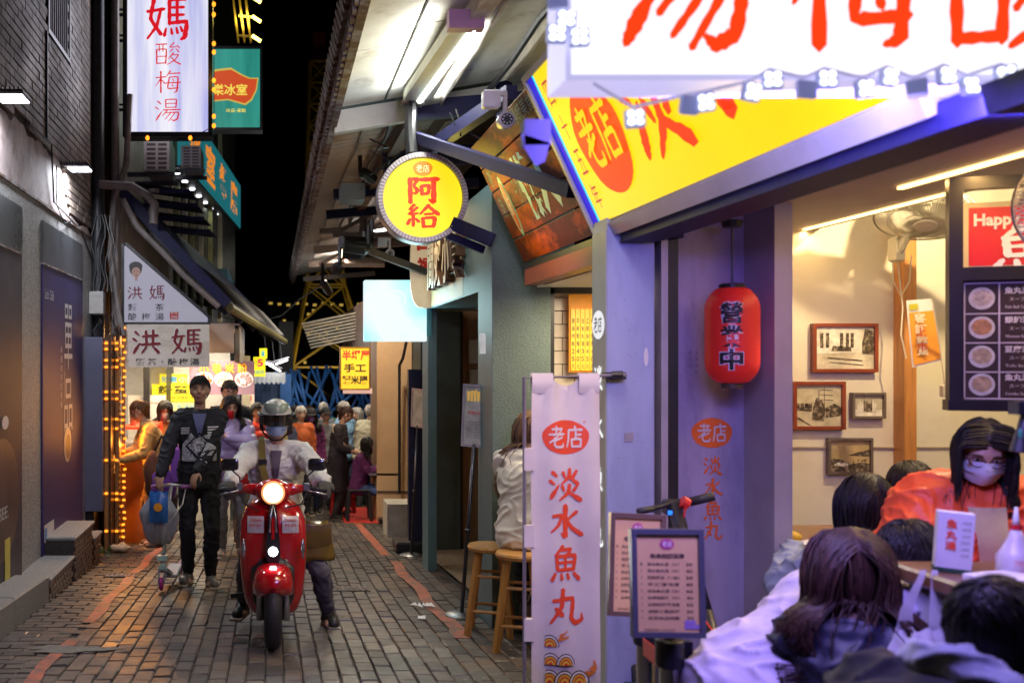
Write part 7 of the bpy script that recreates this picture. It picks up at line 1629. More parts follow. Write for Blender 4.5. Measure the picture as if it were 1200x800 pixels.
# menu holder box
hb_ = thing('menu_box', 'white folded menu box with red print standing on the counter', 'menu', (1.92, 2.74, CT))
Rb = Matrix.Translation((1.89, 2.76, CT + .001)) @ Matrix.Rotation(-.45, 4, 'Z') @ Matrix.Rotation(.06, 4, 'Y')
m = MB(); m.box((-.05, -.02, 0), (.035, .03, .165), Rb); part(m, 'box', mat('box_white', (.68, .66, .68), .5), hb_)
m = MB(); m.box((-.052, -.022, 0), (.037, .032, .012), Rb); part(m, 'green_foot', mat('dark_green', (.02, .07, .04), .5), hb_)
Rb2 = Rb @ Matrix(((1, 0, 0, -.008), (0, 0, -1, -.021), (0, 1, 0, .09), (0, 0, 0, 1))); t = MB(); [text(t, ch, -.01, .045 - .03 * i, .026, .025, Rb2, .03) for i, ch in enumerate('魚丸湯')]; part(t, 'lettering', mat('banner_red', (.8, .07, .02), .6), hb_)
t = MB(); [text(t, '淡水名產 百年傳統', .024, .05 - .018 * i, .02, .008, Rb2) for i in range(6)]; part(t, 'small_lettering', mat('grey_print', (.12, .12, .12), .5), hb_)
bt = thing('squeeze_bottle', 'white conical squeeze bottle with a red collar on the counter', 'bottle', (2.03, 2.72, CT))
Bm = Matrix.Translation((2.03, 2.72, CT + .001))
m = MB(); m.lathe([(.045, 0), (.047, .01), (.047, .05), (.038, .065), (.02, .10), (.012, .125)], 24, Bm); part(m, 'bottle', mat('milky_plastic', (.62, .56, .58), .3, sub=.0), bt, smooth=True)
m = MB(); m.lathe([(.014, .125), (.014, .137)], 16, Bm); part(m, 'collar', mat('cap_red', (.6, .02, .03), .4), bt)
m = MB(); m.lathe([(.011, .137), (.007, .155), (.004, .185)], 12, Bm); part(m, 'nozzle', M_white, bt, smooth=True)
m = MB(); m.sheet(lambda u, v: Bm @ Vector((.0478 * math.sin(-.7 + 1.4 * u), -.0478 * math.cos(-.7 + 1.4 * u), .012 + .034 * v)), 10, 1); part(m, 'label', mat('pink_label', (.7, .35, .35), .5, col2=(.65, .6, .6), c2scale=30), bt)
# hanging plastic bag
bg_ = thing('plastic_bag', 'translucent white plastic bag hanging at the end of the counter', 'bag', (1.76, 2.75, .35))
M_bag = mat('thin_plastic', (.72, .70, .74), .25, var=.1, vscale=10, alpha=.82, bump=.5, bscale=18)
def bagmesh(c, W, D, H, seed, neck=.35):
 m = MB(); n = 28; rr = random.Random(seed); ph = [rr.uniform(0, 6) for _ in range(6)]
 def f(u, v):
  t = 2 * PI * u; z = H * v
  wv = (1 - (1 - v) ** 4 * .5) * (1 if v < .6 else 1 - (1 - neck) * ((v - .6) / .4) ** 1.2)
  fold = 1 + .10 * math.sin(5 * t + ph[0] + 3 * v) + .06 * math.sin(9 * t + ph[1] - 5 * v) + .04 * math.sin(15 * t + ph[2])
  return Vector(c) + Vector((W / 2 * wv * fold * math.cos(t), D / 2 * wv * fold * math.sin(t), z + .006 * math.sin(7 * t)))
 m.sheet(f, 48, 18); m.f.append(tuple(range(48))[::-1]); m.mi.append(0)
 return m
part(bagmesh((1.765, 2.72, .36), .19, .12, .24, 4, .55), 'bag_body', M_bag, bg_, smooth=True)
for s_ in (-1, 1):
 m = MB(); vs = []
 pts = [Vector((1.765 + s_ * .045, 2.71, .57)), Vector((1.765 + s_ * .040, 2.71, .65)), Vector((1.79 + s_ * .02, 2.72, .73)), Vector((1.80 + s_ * .015, 2.73, .752))]
 for i, p in enumerate(pts): w = (.028, .018, .012, .010)[i]; vs += [p + Vector((-w, 0, 0)), p + Vector((w, .004, 0))]
 m.add(vs, [(2 * i, 2 * i + 1, 2 * i + 3, 2 * i + 2) for i in range(3)]); part(m, 'handle', M_bag, bg_, smooth=True)
m = MB(); m.ell((1.765, 2.72, .44), (.06, .04, .06)); part(m, 'contents', mat('bag_contents', (.5, .45, .35), .6), bg_, smooth=True)
# small table with napkins at the back left
a = thing('dining_table', 'brown table by the mauve post with scattered napkins', 'table', (2.7, 4.7, -.24))
m = MB(); m.bbox((2.36, 4.55, .44), (3.4, 5.2, .475), .005); part(m, 'tabletop', mat('brown_laminate2', (.25, .13, .06), .35, var=.2), a)
for x, y in ((2.45, 4.62), (3.3, 4.62), (2.45, 5.1), (3.3, 5.1)): m = MB(); m.box((x - .02, y - .02, -.24), (x + .02, y + .02, .44)); part(m, 'leg', M_dkmet, a)
m = MB(); m.sheet(lambda u, v: (2.44 + .14 * u, 4.60 + .08 * v, .48 + .02 * math.sin(u * 5) * math.sin(v * 4)), 6, 5); tag(m.build('napkin', M_white), 'crumpled white napkin on the brown table', 'napkin')
m = MB(); m.ell((2.44, 4.7, .50), (.045, .04, .03)); m.v = [(x + .01 * math.sin(z * 90), y, z) for x, y, z in m.v]; tag(m.build('wrapper', mat('wrapper_yellow', (.7, .45, .03), .4)), 'crumpled yellow wrapper on the brown table', 'wrapper')
# ---- two framed menus on steel stanchions, and the folded e-scooter
def stanchion(lab, x, y, ztop, tape=False):
 z = gz(y); a = thing('stanchion', lab, 'stanchion', (x, y, z), 'steel stanchions carrying framed menus')
 T_ = Matrix.Translation((x, y, z + .002))
 m = MB(); m.lathe([(.15, 0), (.15, .012), (.05, .04), (.032, .05)], 28, T_); part(m, 'base', M_steel, a, smooth=True, sharp=30)
 H = ztop - z; m = MB(); m.lathe([(.032, .05), (.032, H - .11)], 24, T_); part(m, 'post', M_chr, a, smooth=True, sharp=30)
 m = MB(); m.lathe([(.040, H - .13), (.043, H - .12), (.043, H - .05), (.038, H - .045)], 24, T_); part(m, 'belt_head', M_bplas, a, smooth=True, sharp=30)
 m = MB(); m.lathe([(.018, H - .045), (.020, H - .02), (.018, H)], 16, T_); part(m, 'neck', M_chr, a, smooth=True)
 m = MB(); m.box((x + .04, y - .015, z + H - .12), (x + .065, y + .015, z + H - .05)); part(m, 'clip', M_navy, a)
 return a
def framed_menu(lab, x0, y0, x1, y1, Y, fr, tilt, seed):
 k = Y / 1167; c = wp((x0 + x1) / 2, (y0 + y1) / 2, Y); w, h = (x1 - x0) * k, (y1 - y0) * k
 a = thing('framed_menu', lab, 'menu', c, 'framed paper menus on the stanchions')
 R = Matrix.Translation(c) @ Matrix.Rotation(tilt, 4, 'Y') @ Matrix.Rotation(-.08, 4, 'X')
 m = MB(); t_ = .016
 for b0, b1 in (((-w / 2, -.015, -h / 2), (w / 2, .01, -h / 2 + t_)), ((-w / 2, -.015, h / 2 - t_), (w / 2, .01, h / 2)), ((-w / 2, -.015, -h / 2 + t_), (-w / 2 + t_, .01, h / 2 - t_)), ((w / 2 - t_, -.015, -h / 2 + t_), (w / 2, .01, h / 2 - t_))): m.box(b0, b1, R)
 part(m, 'frame', fr, a)
 m = MB(); m.box((-w / 2 + t_, -.005, -h / 2 + t_), (w / 2 - t_, .005, h / 2 - t_), R); part(m, 'paper', mat('peach_paper', (.74, .46, .20), .4, var=.06), a)
 RB = R @ Matrix(((1, 0, 0, 0), (0, 0, -1, -.006), (0, 1, 0, 0), (0, 0, 0, 1)))
 t = MB(); ellipse_poly(t, 0, h * .36, w * .10, h * .05, RB, .001); part(t, 'badge', mat('badge_plum', (.55, .08, .22), .5), a)
 t = MB(); text(t, '老店', 0, h * .36, w * .14, h * .055, RB, .03, z=.002); part(t, 'badge_lettering', M_white, a)
 t = MB(); text(t, '老店招牌菜單', 0, h * .25, w * .48, h * .045, RB, .03, z=.001)
 for i, (d_, p_) in enumerate((('淡水魚丸湯（小）', '35'), ('淡水魚丸湯（大）', '45'), ('招牌阿給（一份）', '50'), ('手工餛飩湯', '45'), ('綜合魚丸湯（大）', '60'), ('古早味乾麵（小）', '40'), ('古早味炸醬麵加蛋', '55'), ('滷味小菜拼盤', '50'), ('古早味滷肉飯', '35'))):
  y = h * (.175 - .062 * i); text(t, d_, -w * .06, y, w * .44, h * .030, RB, .015, z=.001); text(t, p_, w * .30, y, w * .09, h * .028, RB, .01, z=.001); text(t, str(i + 1), -w * .36, y, w * .02, h * .026, RB, 0, z=.001)
 text(t, '營業時間 11:00-20:00', -w * .12, -h * .43, w * .42, h * .022, RB, 0, z=.001); part(t, 'lettering', mat('menu_dark_ink', (.06, .03, .04), .5), a)
 t = MB(); [ellipse_poly(t, w * (.26 + .07 * (i % 3)), -h * (.40 - .04 * (i // 3)), w * .045, h * .022, RB, .001 + i * .0002) for i in range(5)]; part(t, 'wave_print', mat('wave_violet', (.35, .22, .5), .5), a)
framed_menu('brown framed menu on the farther stanchion, half hidden', 713, 602, 778, 721, 3.45, mat('brown_grey_frame', (.16, .10, .08), .3, .2), .05, 1)
framed_menu('grey framed menu on the nearer stanchion', 739, 620, 824, 745, 3.0, mat('slate_frame', (.11, .11, .15), .3, .3), .01, 2)
stanchion('nearer steel stanchion, under the grey framed menu', (785 - 320) / 1167 * 3.05, 3.05, CAMZ - .80)
stanchion('farther steel stanchion, under the brown framed menu', (757 - 320) / 1167 * 3.5, 3.5, CAMZ - .86)
m = MB(); m.bar(wp(754, 757, 3.3), wp(770, 770, 3.1), .003, .055, up=(0, 0, 1)); tag(m.build('belt_tape', mat('belt_red', (.65, .02, .02), .5)), 'short red belt stretched between the two stanchions', 'belt')
es = thing('electric_scooter', 'black folding electric scooter leaning before the lavender wall', 'e-scooter', (2.0, 4.0, gz(4)))
p0 = wp(790, 590, 4.15); p1 = wp(858, 830, 3.75)
m = MB(); m.tube([p0, p0.lerp(p1, .55)], [.028, .03], 12); m.tube([p0.lerp(p1, .55), p1], [.03, .036], 12); part(m, 'stem', M_bplas, es, smooth=True)
m = MB(); m.tube([wp(750, 598, 4.1), wp(772, 594, 4.13), wp(790, 588, 4.15), wp(815, 585, 4.13)], .011, 8); part(m, 'handlebar', M_bplas, es, smooth=True)
m = MB(); m.tube([wp(808, 588, 4.13), wp(837, 581, 4.1)], .019, 10); g_ = part(m, 'grip', M_rub, es, smooth=True)
m = MB(); m.tube([wp(748, 599, 4.1), wp(765, 596, 4.12)], .014, 8); part(m, 'grip', M_rub, es, smooth=True)
m = MB(); m.tube([wp(799, 587, 4.12), wp(806, 591, 4.12)], .026, 10); part(m, 'red_throttle', mat('belt_red', (.65, .02, .02), .5), es)
m = MB(); m.bbox(tuple(wp(781, 604, 4.14)), tuple(wp(799, 586, 4.14) + Vector((0, .05, 0))), .008); part(m, 'display', M_bplas, es)
m = MB(); m.box(tuple(wp(783, 603, 4.11)), tuple(wp(788, 598, 4.11) + Vector((0, .003, 0)))); part(m, 'blue_light', glow('blue_led', (.02, .2, 1), 1.5), es)
m = MB(); q = p0.lerp(p1, .70); m.tube([q, q + (p1 - p0) * .06], .034, 12); part(m, 'white_collar', M_white, es)
m = MB(); q = p0.lerp(p1, .80); m.bbox(tuple(q - Vector((.06, .03, .035))), tuple(q + Vector((.05, .03, .035))), .012); m.ell(tuple(q + Vector((.0, -.03, -.06))), (.04, .03, .03)); part(m, 'folding_latch', M_bplas, es)
m = MB(); m.tube([wp(804, 592, 4.1), wp(800, 612, 4.1), wp(797, 640, 4.1), wp(806, 700, 4.0), wp(840, 745, 3.8), wp(853, 775, 3.75), wp(847, 810, 3.7)], .004, 5); part(m, 'red_cable', mat('belt_red', (.65, .02, .02), .5), es)
m = MB(); zz = gz(3.75); m.bbox((1.55, 3.55, zz + .09), (1.72, 4.45, zz + .15), .02); part(m, 'deck', M_bplas, es)
m = MB(); m.lathe([(.06, -.02), (.10, -.022), (.11, -.01), (.11, .01), (.10, .022), (.06, .02)], 24, Matrix.Translation((1.72, 3.72, zz + .11)) @ Matrix.Rotation(PI / 2, 4, 'Y')); part(m, 'front_wheel', M_rub, es)
m = MB(); m.lathe([(.06, -.02), (.10, -.022), (.11, -.01), (.11, .01), (.10, .022), (.06, .02)], 24, Matrix.Translation((1.64, 4.55, zz + .11)) @ Matrix.Rotation(PI / 2, 4, 'Y')); part(m, 'rear_wheel', M_rub, es)
m = MB(); m.box(tuple(wp(784, 700, 4.88)), tuple(wp(787, 693, 4.88) + Vector((0, .01, 0))));
m = MB(); q = wp(566, 403, 6.55); m.bbox(tuple(q - Vector((.018, .0, .07))), tuple(q + Vector((.018, .03, .07))), .006); tag(m.build('wall_box', mat('pale_box', (.5, .6, .65), .35)), 'small pale plastic box on the edge of the green wall', 'box')
for (x, y, lab) in ((559, 412, 'upper notice on the tan wall in the doorway'), (560, 447, 'lower notice on the tan wall in the doorway')):
 q = wp(x, y, 10.95); m = MB(); m.box(tuple(q - Vector((.09, 0, .13))), tuple(q + Vector((.09, .01, .13)))); tag(m.build('notice', mat('notice_paper', (.6, .55, .45), .5)), lab, 'notice')
# ================================================================ PEOPLE
def capsule(m, a, b, ra, rb, n=10):
 """closed tapered capsule"""
 a = Vector(a); b = Vector(b); d = b - a; L = d.length
 if L < 1e-5: m.ell(a, (ra, ra, ra), n, 8); return
 d /= L; pts = []; rs = []
 for t in (-1, -.85, -.5, 0): pts.append(a + d * ra * t); rs.append(ra * math.sqrt(max(.0004, 1 - t * t)))
 for t in (0, .5, .85, 1): pts.append(b + d * rb * t); rs.append(rb * math.sqrt(max(.0004, 1 - t * t)))
 m.tube(pts, rs, n)
def orient(u, f):
 """matrix with z = u and -y = f (facing)"""
 u = Vector(u).normalized(); f = Vector(f); f = (f - u * f.dot(u)).normalized(); r = (-f).cross(u)
 return Matrix(((r.x, -f.x, u.x), (r.y, -f.y, u.y), (r.z, -f.z, u.z)))
def oell(m, c, R, r, n=14, k=10): m.ell((0, 0, 0), r, n, k, Matrix.Translation(c) @ R.to_4x4())
def folds(co, no, A, seed):
 n = mnoise.noise; o_ = seed * .37; out = np.empty(len(co))
 for i, (x_, y_, z_) in enumerate(co):
  t = n((x_ * 5 + o_, y_ * 5, z_ * 5)); q = 1 - abs(n((x_ * 7 + z_ * 5 + o_, y_ * 7 - z_ * 3, z_ * 13 + t * 2.2))) * 2.4; out[i] = max(0, q) ** 3
 return co + no * (A * (out - .35))[:, None]
def remesh(m, name, vox, mats, smooth=4, wr=0.0, wsc=.12, post=None):
 wr *= .5
 me = m.mesh(name + '_src', mats)
 o = bpy.data.objects.new(name + '_src', me); COL.objects.link(o)
 r = o.modifiers.new('r', 'REMESH'); r.mode = 'VOXEL'; r.voxel_size = vox
 s = o.modifiers.new('s', 'SMOOTH'); s.factor = .5; s.iterations = smooth
 if wr:
  tx = bpy.data.textures.get('wr%g' % wsc) or bpy.data.textures.new('wr%g' % wsc, 'CLOUDS'); tx.noise_scale = wsc; tx.noise_depth = 3
  d = o.modifiers.new('d', 'DISPLACE'); d.texture = tx; d.strength = wr; d.mid_level = .5; d.texture_coords = 'LOCAL'
 dg = bpy.context.evaluated_depsgraph_get(); dg.update()
 res = bpy.data.meshes.new_from_object(o.evaluated_get(dg)); res.name = name
 bpy.data.objects.remove(o); bpy.data.meshes.remove(me)
 if not post and wr: post = lambda co, no: folds(co, no, min(wr, .015), len(m.v))
 if post:
  n = len(res.vertices); co = np.empty(n * 3, 'f'); no = np.empty(n * 3, 'f'); res.vertices.foreach_get('co', co); res.vertex_normals.foreach_get('vector', no)
  co = co.reshape(-1, 3); no = no.reshape(-1, 3); co = post(co, no); res.vertices.foreach_set('co', co.astype('f').ravel())
 res.materials.clear()
 for q in (mats if isinstance(mats, (list, tuple)) else [mats]): res.materials.append(q)
 res.polygons.foreach_set('use_smooth', [True] * len(res.polygons)); res.update()
 return res
def linkpart(me, name, par):
 o = bpy.data.objects.new(name, me); COL.objects.link(o); o.parent = par; return o
def ik(a, b, l1, l2, pole):
 a = Vector(a); b = Vector(b); d = b - a; L = min(d.length, (l1 + l2) * .995); d.normalize(); b = a + d * L
 x = (l1 * l1 - l2 * l2 + L * L) / (2 * L); h = math.sqrt(max(0, l1 * l1 - x * x)); p = Vector(pole); p = p - d * p.dot(d)
 if p.length < 1e-4: p = d.orthogonal()
 return a + d * x + p.normalized() * h, b
def cloth(name, col, rough=.8, **k):
 k.setdefault('var', .15); k.setdefault('vscale', 7); k.setdefault('bump', .45); k.setdefault('bscale', 13); return mat(name, col, rough, **k)
SKIN = dict(light=(.52, .30, .21), mid=(.40, .22, .14), pale=(.6, .38, .30))
def skin(k): return mat('skin_' + k, SKIN[k], .5, var=.08, vscale=12, sub=.08, bump=.05, bscale=160)
def hairm(k):
 if 'hair_' + k in _M: return _M['hair_' + k]
 m = mat('hair_' + k, dict(black=(.012, .010, .010), brown=(.038, .017, .013), grey=(.35, .33, .31), auburn=(.14, .05, .015), ash=(.11, .06, .03))[k], .48, var=.35, vscale=30, spec=.35, stretch=(1, 1, .15))
 N = m.node_tree.nodes; L = m.node_tree.links; b = N['Principled BSDF']; src = b.inputs['Base Color'].links[0].from_socket
 g = N.new('ShaderNodeNewGeometry'); r = N.new('ShaderNodeMapRange'); r.inputs[3].default_value = .35; r.inputs[4].default_value = 2.3; L.new(g.outputs['Random Per Island'], r.inputs[0])
 x = N.new('ShaderNodeMix'); x.data_type = 'RGBA'; x.blend_type = 'MULTIPLY'; x.inputs[0].default_value = 1; L.new(src, x.inputs[6]); L.new(r.outputs[0], x.inputs[7]); L.new(x.outputs[2], b.inputs['Base Color']); return m
NEARH = (3, 20, 22, 24, 25, 26, 27)
def strands(m, C, R, spec, sc, seed, torso=None):
 """locks of hair that start on the scalp and follow the skull, then fall"""
 rr = random.Random(seed); n, length, w, style = spec
 if seed in NEARH: n = int(n * 2.7); w *= .45
 hr = Vector((.079, .098, .098)) * sc; cc = Vector((0, .010, .028)) * sc
 for _ in range(n):
  while True:
   v = Vector((rr.gauss(0, 1), rr.gauss(0, 1), rr.gauss(0, 1))).normalized()
   if style == 'short':
    if v.z > .45 or (v.y > -.1 and v.z > -.45): break
   elif v.z > .30 or (v.y > -.15 and v.z > -.35): break
  p = Vector((v.x * hr.x, v.y * hr.y, v.z * hr.z)); L = length * rr.uniform(.75, 1.1) * sc
  k = 5 if style == 'short' else 13; st = L / k
  side = 1 if v.x > 0 else -1; Lm = 1.02 + .06 * rr.random() ** 2
  if style == 'short': d = Vector((v.x * .6 + rr.gauss(0, .25), -.35 + v.y * .5 if v.z > .3 else .1, -.2 - .6 * (1 - v.z)))
  elif style == 'tail': d = (Vector((0, .105, .03)) * sc - p)
  else: d = Vector((side * .9 + rr.gauss(0, .2), v.y * .5 + .25, -.35))
  if v.z < .2 and style != 'tail': d = Vector((v.x * .2, v.y * .2, -1))
  pts = [p]; ph = rr.uniform(0, 6.3); amp = .0 if style == 'short' else .006 * sc * (1.6 if style == 'wavy' else .5)
  q = p.copy(); G = R.transposed() @ Vector((0, 0, -1))
  for i in range(k):
   nn = Vector((q.x / hr.x ** 2, q.y / hr.y ** 2, (q.z) / hr.z ** 2)).normalized(); d = d - nn * min(0, d.dot(nn)) - nn * .5 * max(0, d.dot(nn)); d.normalize()
   g = 0 if style == 'short' else min(.8, .12 + i * .09)
   if style == 'tail' and i * st < .10 * sc:
    d = (Vector((0, .112, .035)) * sc - q).normalized(); g = 0
   d = (d * (1 - g) + G * g).normalized(); q = q + d * st
   if style == 'tail' and i * st >= .10 * sc: q.x *= .9
   f = math.sqrt((q.x / hr.x) ** 2 + (q.y / hr.y) ** 2 + (q.z / hr.z) ** 2); lim = Lm
   if f < lim and q.z > -.09 * sc: q *= lim / f
   if style not in ('short', 'tail') and q.y < -.02 * sc and q.z < .10 * sc and abs(q.x) < .075 * sc: q.x = side * min(.077 * sc, abs(q.x) + .022 * sc) if q.z > .045 * sc else side * .077 * sc
   wob = Vector((math.sin(ph + i * .9), math.cos(ph + i * .8), 0)) * amp * i / k * 3
   pts.append(q + wob)
  W = [C + R @ (cc + x) for x in pts]
  if torso:
   for i, x in enumerate(W):
    for (tc, tr) in torso:
     e = x - tc; f = math.sqrt((e.x / tr[0]) ** 2 + (e.y / tr[1]) ** 2 + (e.z / tr[2]) ** 2)
     if f < 1.05: W[i] = tc + e * (1.05 / max(f, .2))
  ws = [w * sc * (1 - .75 * (i / k) ** 1.5) for i in range(k + 1)]; m.tube(W, ws, 3 if seed in NEARH else 4, cap=False)
def person(label, x, y, yaw=0, H=1.7, group=None, z=None, hip=None, lean=(0, 0), twist=0, head=(0, 0, 0), handR=None, handL=None, footR=(-.1, 0), footL=(.1, 0),
     sk='light', hair=('black', 'short'), top=None, legs=None, shoes=(.02, .02, .02), vox=.012, dress=None, hood=None, openf=None, fat=1.0, curl=.5, mask=None, glasses=False, gloves=None, seat=False, ears=True, sleeve=1.0, nohands=False, elbR=None, elbL=None, sd=1, kneeR=None, kneeL=None, noface=False):
 s = H / 1.70; z = gz(y) if z is None else z
 T = empty('person', (x, y, z), yaw, label, 'person', group)
 up = Vector((math.sin(lean[1]), -math.sin(lean[0]), math.cos(lean[0]))).normalized(); hipz = (.93 * s if hip is None else hip)
 P = Vector((0, 0, hipz)); hr = Vector((1, 0, 0)); rt = Matrix.Rotation(twist, 3, 'Z') @ hr; rt = (rt - up * rt.dot(up)).normalized(); f = rt.cross(up) * 1.0
 f = -up.cross(rt); f = f if f.y < 0 or abs(twist) > 1.6 else -f
 RT = orient(up, f); S = P + up * .49 * s      # shoulder line
 neck = S + up * .06 * s + f * .012 * s; hd = neck + up * .085 * s + f * (.02 + .04 * math.sin(max(0, head[1]))) * s
 RH = Matrix.Rotation(head[0] + twist, 3, 'Z') @ Matrix.Rotation(head[2], 3, 'Y') @ Matrix.Rotation(head[1], 3, 'X')
 C = hd + RH @ Vector((0, 0, .075)) * s         # head centre
 shR = S - rt * .165 * s - up * .01; shL = S + rt * .165 * s - up * .01
 hpR = P - hr * .085 * s - Vector((0, 0, .03)) * s; hpL = P + hr * .085 * s - Vector((0, 0, .03)) * s
 hr_ = Vector(handR) if handR else shR + Vector((-.06, -.04, -.54)) * s; hl_ = Vector(handL) if handL else shL + Vector((.06, -.04, -.54)) * s
 eR, wR = ik(shR, hr_, .285 * s, .25 * s, elbR or (-.5, 1, -.6)); eL, wL = ik(shL, hl_, .285 * s, .25 * s, elbL or (.5, 1, -.6))
 fR = Vector((footR[0], footR[1], (footR[2] if len(footR) > 2 else 0) + .085 * s)); fL = Vector((footL[0], footL[1], (footL[2] if len(footL) > 2 else 0) + .085 * s))
 kR, aR = ik(hpR, fR, .43 * s, .42 * s, kneeR or (-.1, -1, .1)); kL, aL = ik(hpL, fL, .43 * s, .42 * s, kneeL or (.1, -1, .1))
 def torso(m, g=0.0):
  k = fat
  ringshape(m, [[tuple(P + RT @ (Vector(((a_ * k + g) * math.cos(q), (b_ * k + g) * math.sin(q), h_)) * s)) for q in [2 * PI * j / 28 for j in range(28)]] for h_, a_, b_ in ((-.11, .09, .06), (-.08, .14, .095), (-.03, .163, .114), (.03, .167, .117), (.09, .160, .113), (.15, .150, .108), (.21, .147, .107), (.28, .154, .112), (.35, .165, .117), (.41, .166, .108), (.455, .14, .088), (.49, .09, .06), (.51, .04, .03))])
  capsule(m, shR + rt * .02, shL - rt * .02, (.062 + g) * s, (.062 + g) * s)
  oell(m, S + up * .015 * s, RT, ((.10 + g) * s, (.07 + g) * s, .06 * s))
 def arm(m, a, e, w, g=0.0, end=1.0):
  capsule(m, a, e, (.055 + g) * s, (.042 + g) * s); ww = e.lerp(w, end); capsule(m, e, ww, (.042 + g) * s, (.030 + g * 1.0) * s)
 def leg(m, h, k_, a, g=0.0, end=1.0):
  capsule(m, h, k_, (.082 * fat + g) * s, (.055 + g) * s); capsule(m, k_, k_.lerp(a, end), (.055 + g) * s, (.038 + g * 1.1) * s); capsule(m, k_, k_.lerp(a, .45), (.05 + g) * s, (.054 + g) * s)
 # body: one continuous surface
 b = MB(); torso(b); arm(b, shR, eR, wR); arm(b, shL, eL, wL)
 leg(b, hpR, kR, aR); leg(b, hpL, kL, aL)
 for a, k_, o_ in ((aR, kR, -1), (aL, kL, 1)): capsule(b, a, a + Vector((0, .0, -.05 * s)), .036 * s, .035 * s)
 if not (seat and hip and hip < .3):
  for a in (aR, aL): capsule(b, a + Vector((0, .02, -.055)) * s, a + Vector((0, -.12, -.06)) * s, .034 * s, .03 * s)
 capsule(b, S, C + RH @ Vector((0, .01, -.06)) * s, .052 * s, .05 * s)
 H3 = lambda x_, y_, z_: C + RH @ Vector((x_, y_, z_)) * s
 def he(c_, r_): oell(b, H3(*c_), RH, tuple(q * s for q in r_))
 he((0, .012, .028), (.075, .092, .085)); he((0, -.018, -.025), (.062, .068, .085)); he((0, -.032, -.082), (.042, .042, .032)); he((0, -.062, .022), (.052, .03, .02))
 capsule(b, H3(0, -.083, .008), H3(0, -.104, -.026), .008 * s, .0125 * s); he((0, -.085, -.030), (.019, .014, .010)); he((0, -.077, -.056), (.025, .014, .0075)); he((0, -.074, -.067), (.021, .013, .007))
 for sx in (-1, 1):
  he((sx * .032, -.06, -.028), (.024, .025, .025))
  if ears: he((sx * .077, .002, -.008), (.010, .020, .031))
 def hand(w, e, sgn, g=0.0):
  d = (w - e).normalized(); side = d.cross(Vector((0, 0, 1)));
  if side.length < .2: side = d.cross(Vector((0, 1, 0)))
  side.normalize(); nrm = side.cross(d);
  if nrm.z < 0: nrm = -nrm
  w2 = w + d * .015 * s; Rm = orient(d, nrm); m_ = b
  oell(m_, w + d * .05 * s, Rm, ((.038 + g) * s, (.016 + g) * s, .048 * s))
  for i in range(4):
   o_ = side * (-.027 + .018 * i) * s; base = w + d * (.085 - .004 * abs(i - 1.4)) * s + o_; L_ = (.034, .040, .037, .028)[i] * s
   d1 = (d - nrm * curl * .7).normalized(); p1 = base + d1 * L_; d2 = (d - nrm * curl * 2.0).normalized(); p2 = p1 + d2 * L_ * .7; d3 = (d * (1 - curl) - nrm * curl * 2.5).normalized(); p3 = p2 + d3 * L_ * .55
   for (u_, v_, ra_, rb_) in ((base, p1, .0095, .009), (p1, p2, .009, .0082), (p2, p3, .0082, .007)): capsule(m_, u_, v_, (ra_ + g) * s, (rb_ + g) * s, 7)
  t0 = w + d * .03 * s - side * sgn * .03 * s; t1 = t0 + (d * .6 - side * sgn * .7 - nrm * .3).normalized() * .035 * s; t2 = t1 + (d * .9 - side * sgn * .1 - nrm * .6 * curl).normalized() * .03 * s
  capsule(m_, t0, t1, (.013 + g) * s, (.011 + g) * s, 7); capsule(m_, t1, t2, (.011 + g) * s, (.008 + g) * s, 7)
 if not nohands and not gloves: hand(wR, eR, -1); hand(wL, eL, 1)
 linkpart(remesh(b, 'body', min(vox, .010) if not nohands else vox, skin(sk), 2), 'body', T)
 if gloves:
  b = MB(); hand(wR, eR, -1, .006); hand(wL, eL, 1, .006); linkpart(remesh(b, 'gloves', .008, gloves, 2), 'gloves', T)
 if not noface:
  ey = MB(); ir = MB(); br = MB(); li = MB()
  for sx in (-1, 1):
   oell(ey, H3(sx * .030, -.078, .006), RH, (.0125 * s, .008 * s, .0055 * s), 10, 6); oell(ir, H3(sx * .030, -.0845, .0055), RH, (.0055 * s, .0035 * s, .0052 * s), 8, 6)
   br.tube([H3(sx * .014, -.090, .022), H3(sx * .030, -.088, .027), H3(sx * .048, -.074, .021)], [.0022 * s, .0036 * s, .0015 * s], 6)
   ir.tube([H3(sx * .018, -.084, .0105), H3(sx * .030, -.0875, .0135), H3(sx * .044, -.077, .009)], .0014 * s, 5)
  linkpart(ey.mesh('eyes', mat('eye_white', (.55, .52, .5), .3, var=0), True), 'eyes', T); linkpart(ir.mesh('irises', mat('iris_dark', (.02, .012, .01), .2, var=0), True), 'irises', T); linkpart(br.mesh('eyebrows', mat('brow_dark', (.02, .015, .012), .7, var=0), True), 'eyebrows', T)
  if not mask:
   li.tube([H3(-.022, -.080, -.059), H3(-.008, -.0905, -.056), H3(0, -.090, -.058), H3(.008, -.0905, -.056), H3(.022, -.080, -.059)], [.001 * s, .0045 * s, .004 * s, .0045 * s, .001 * s], 6)
   li.tube([H3(-.018, -.082, -.063), H3(0, -.090, -.067), H3(.018, -.082, -.063)], [.001 * s, .005 * s, .001 * s], 6); linkpart(li.mesh('lips', mat('lip_' + sk, (.38, .13, .11), .4, var=0), True), 'lips', T)
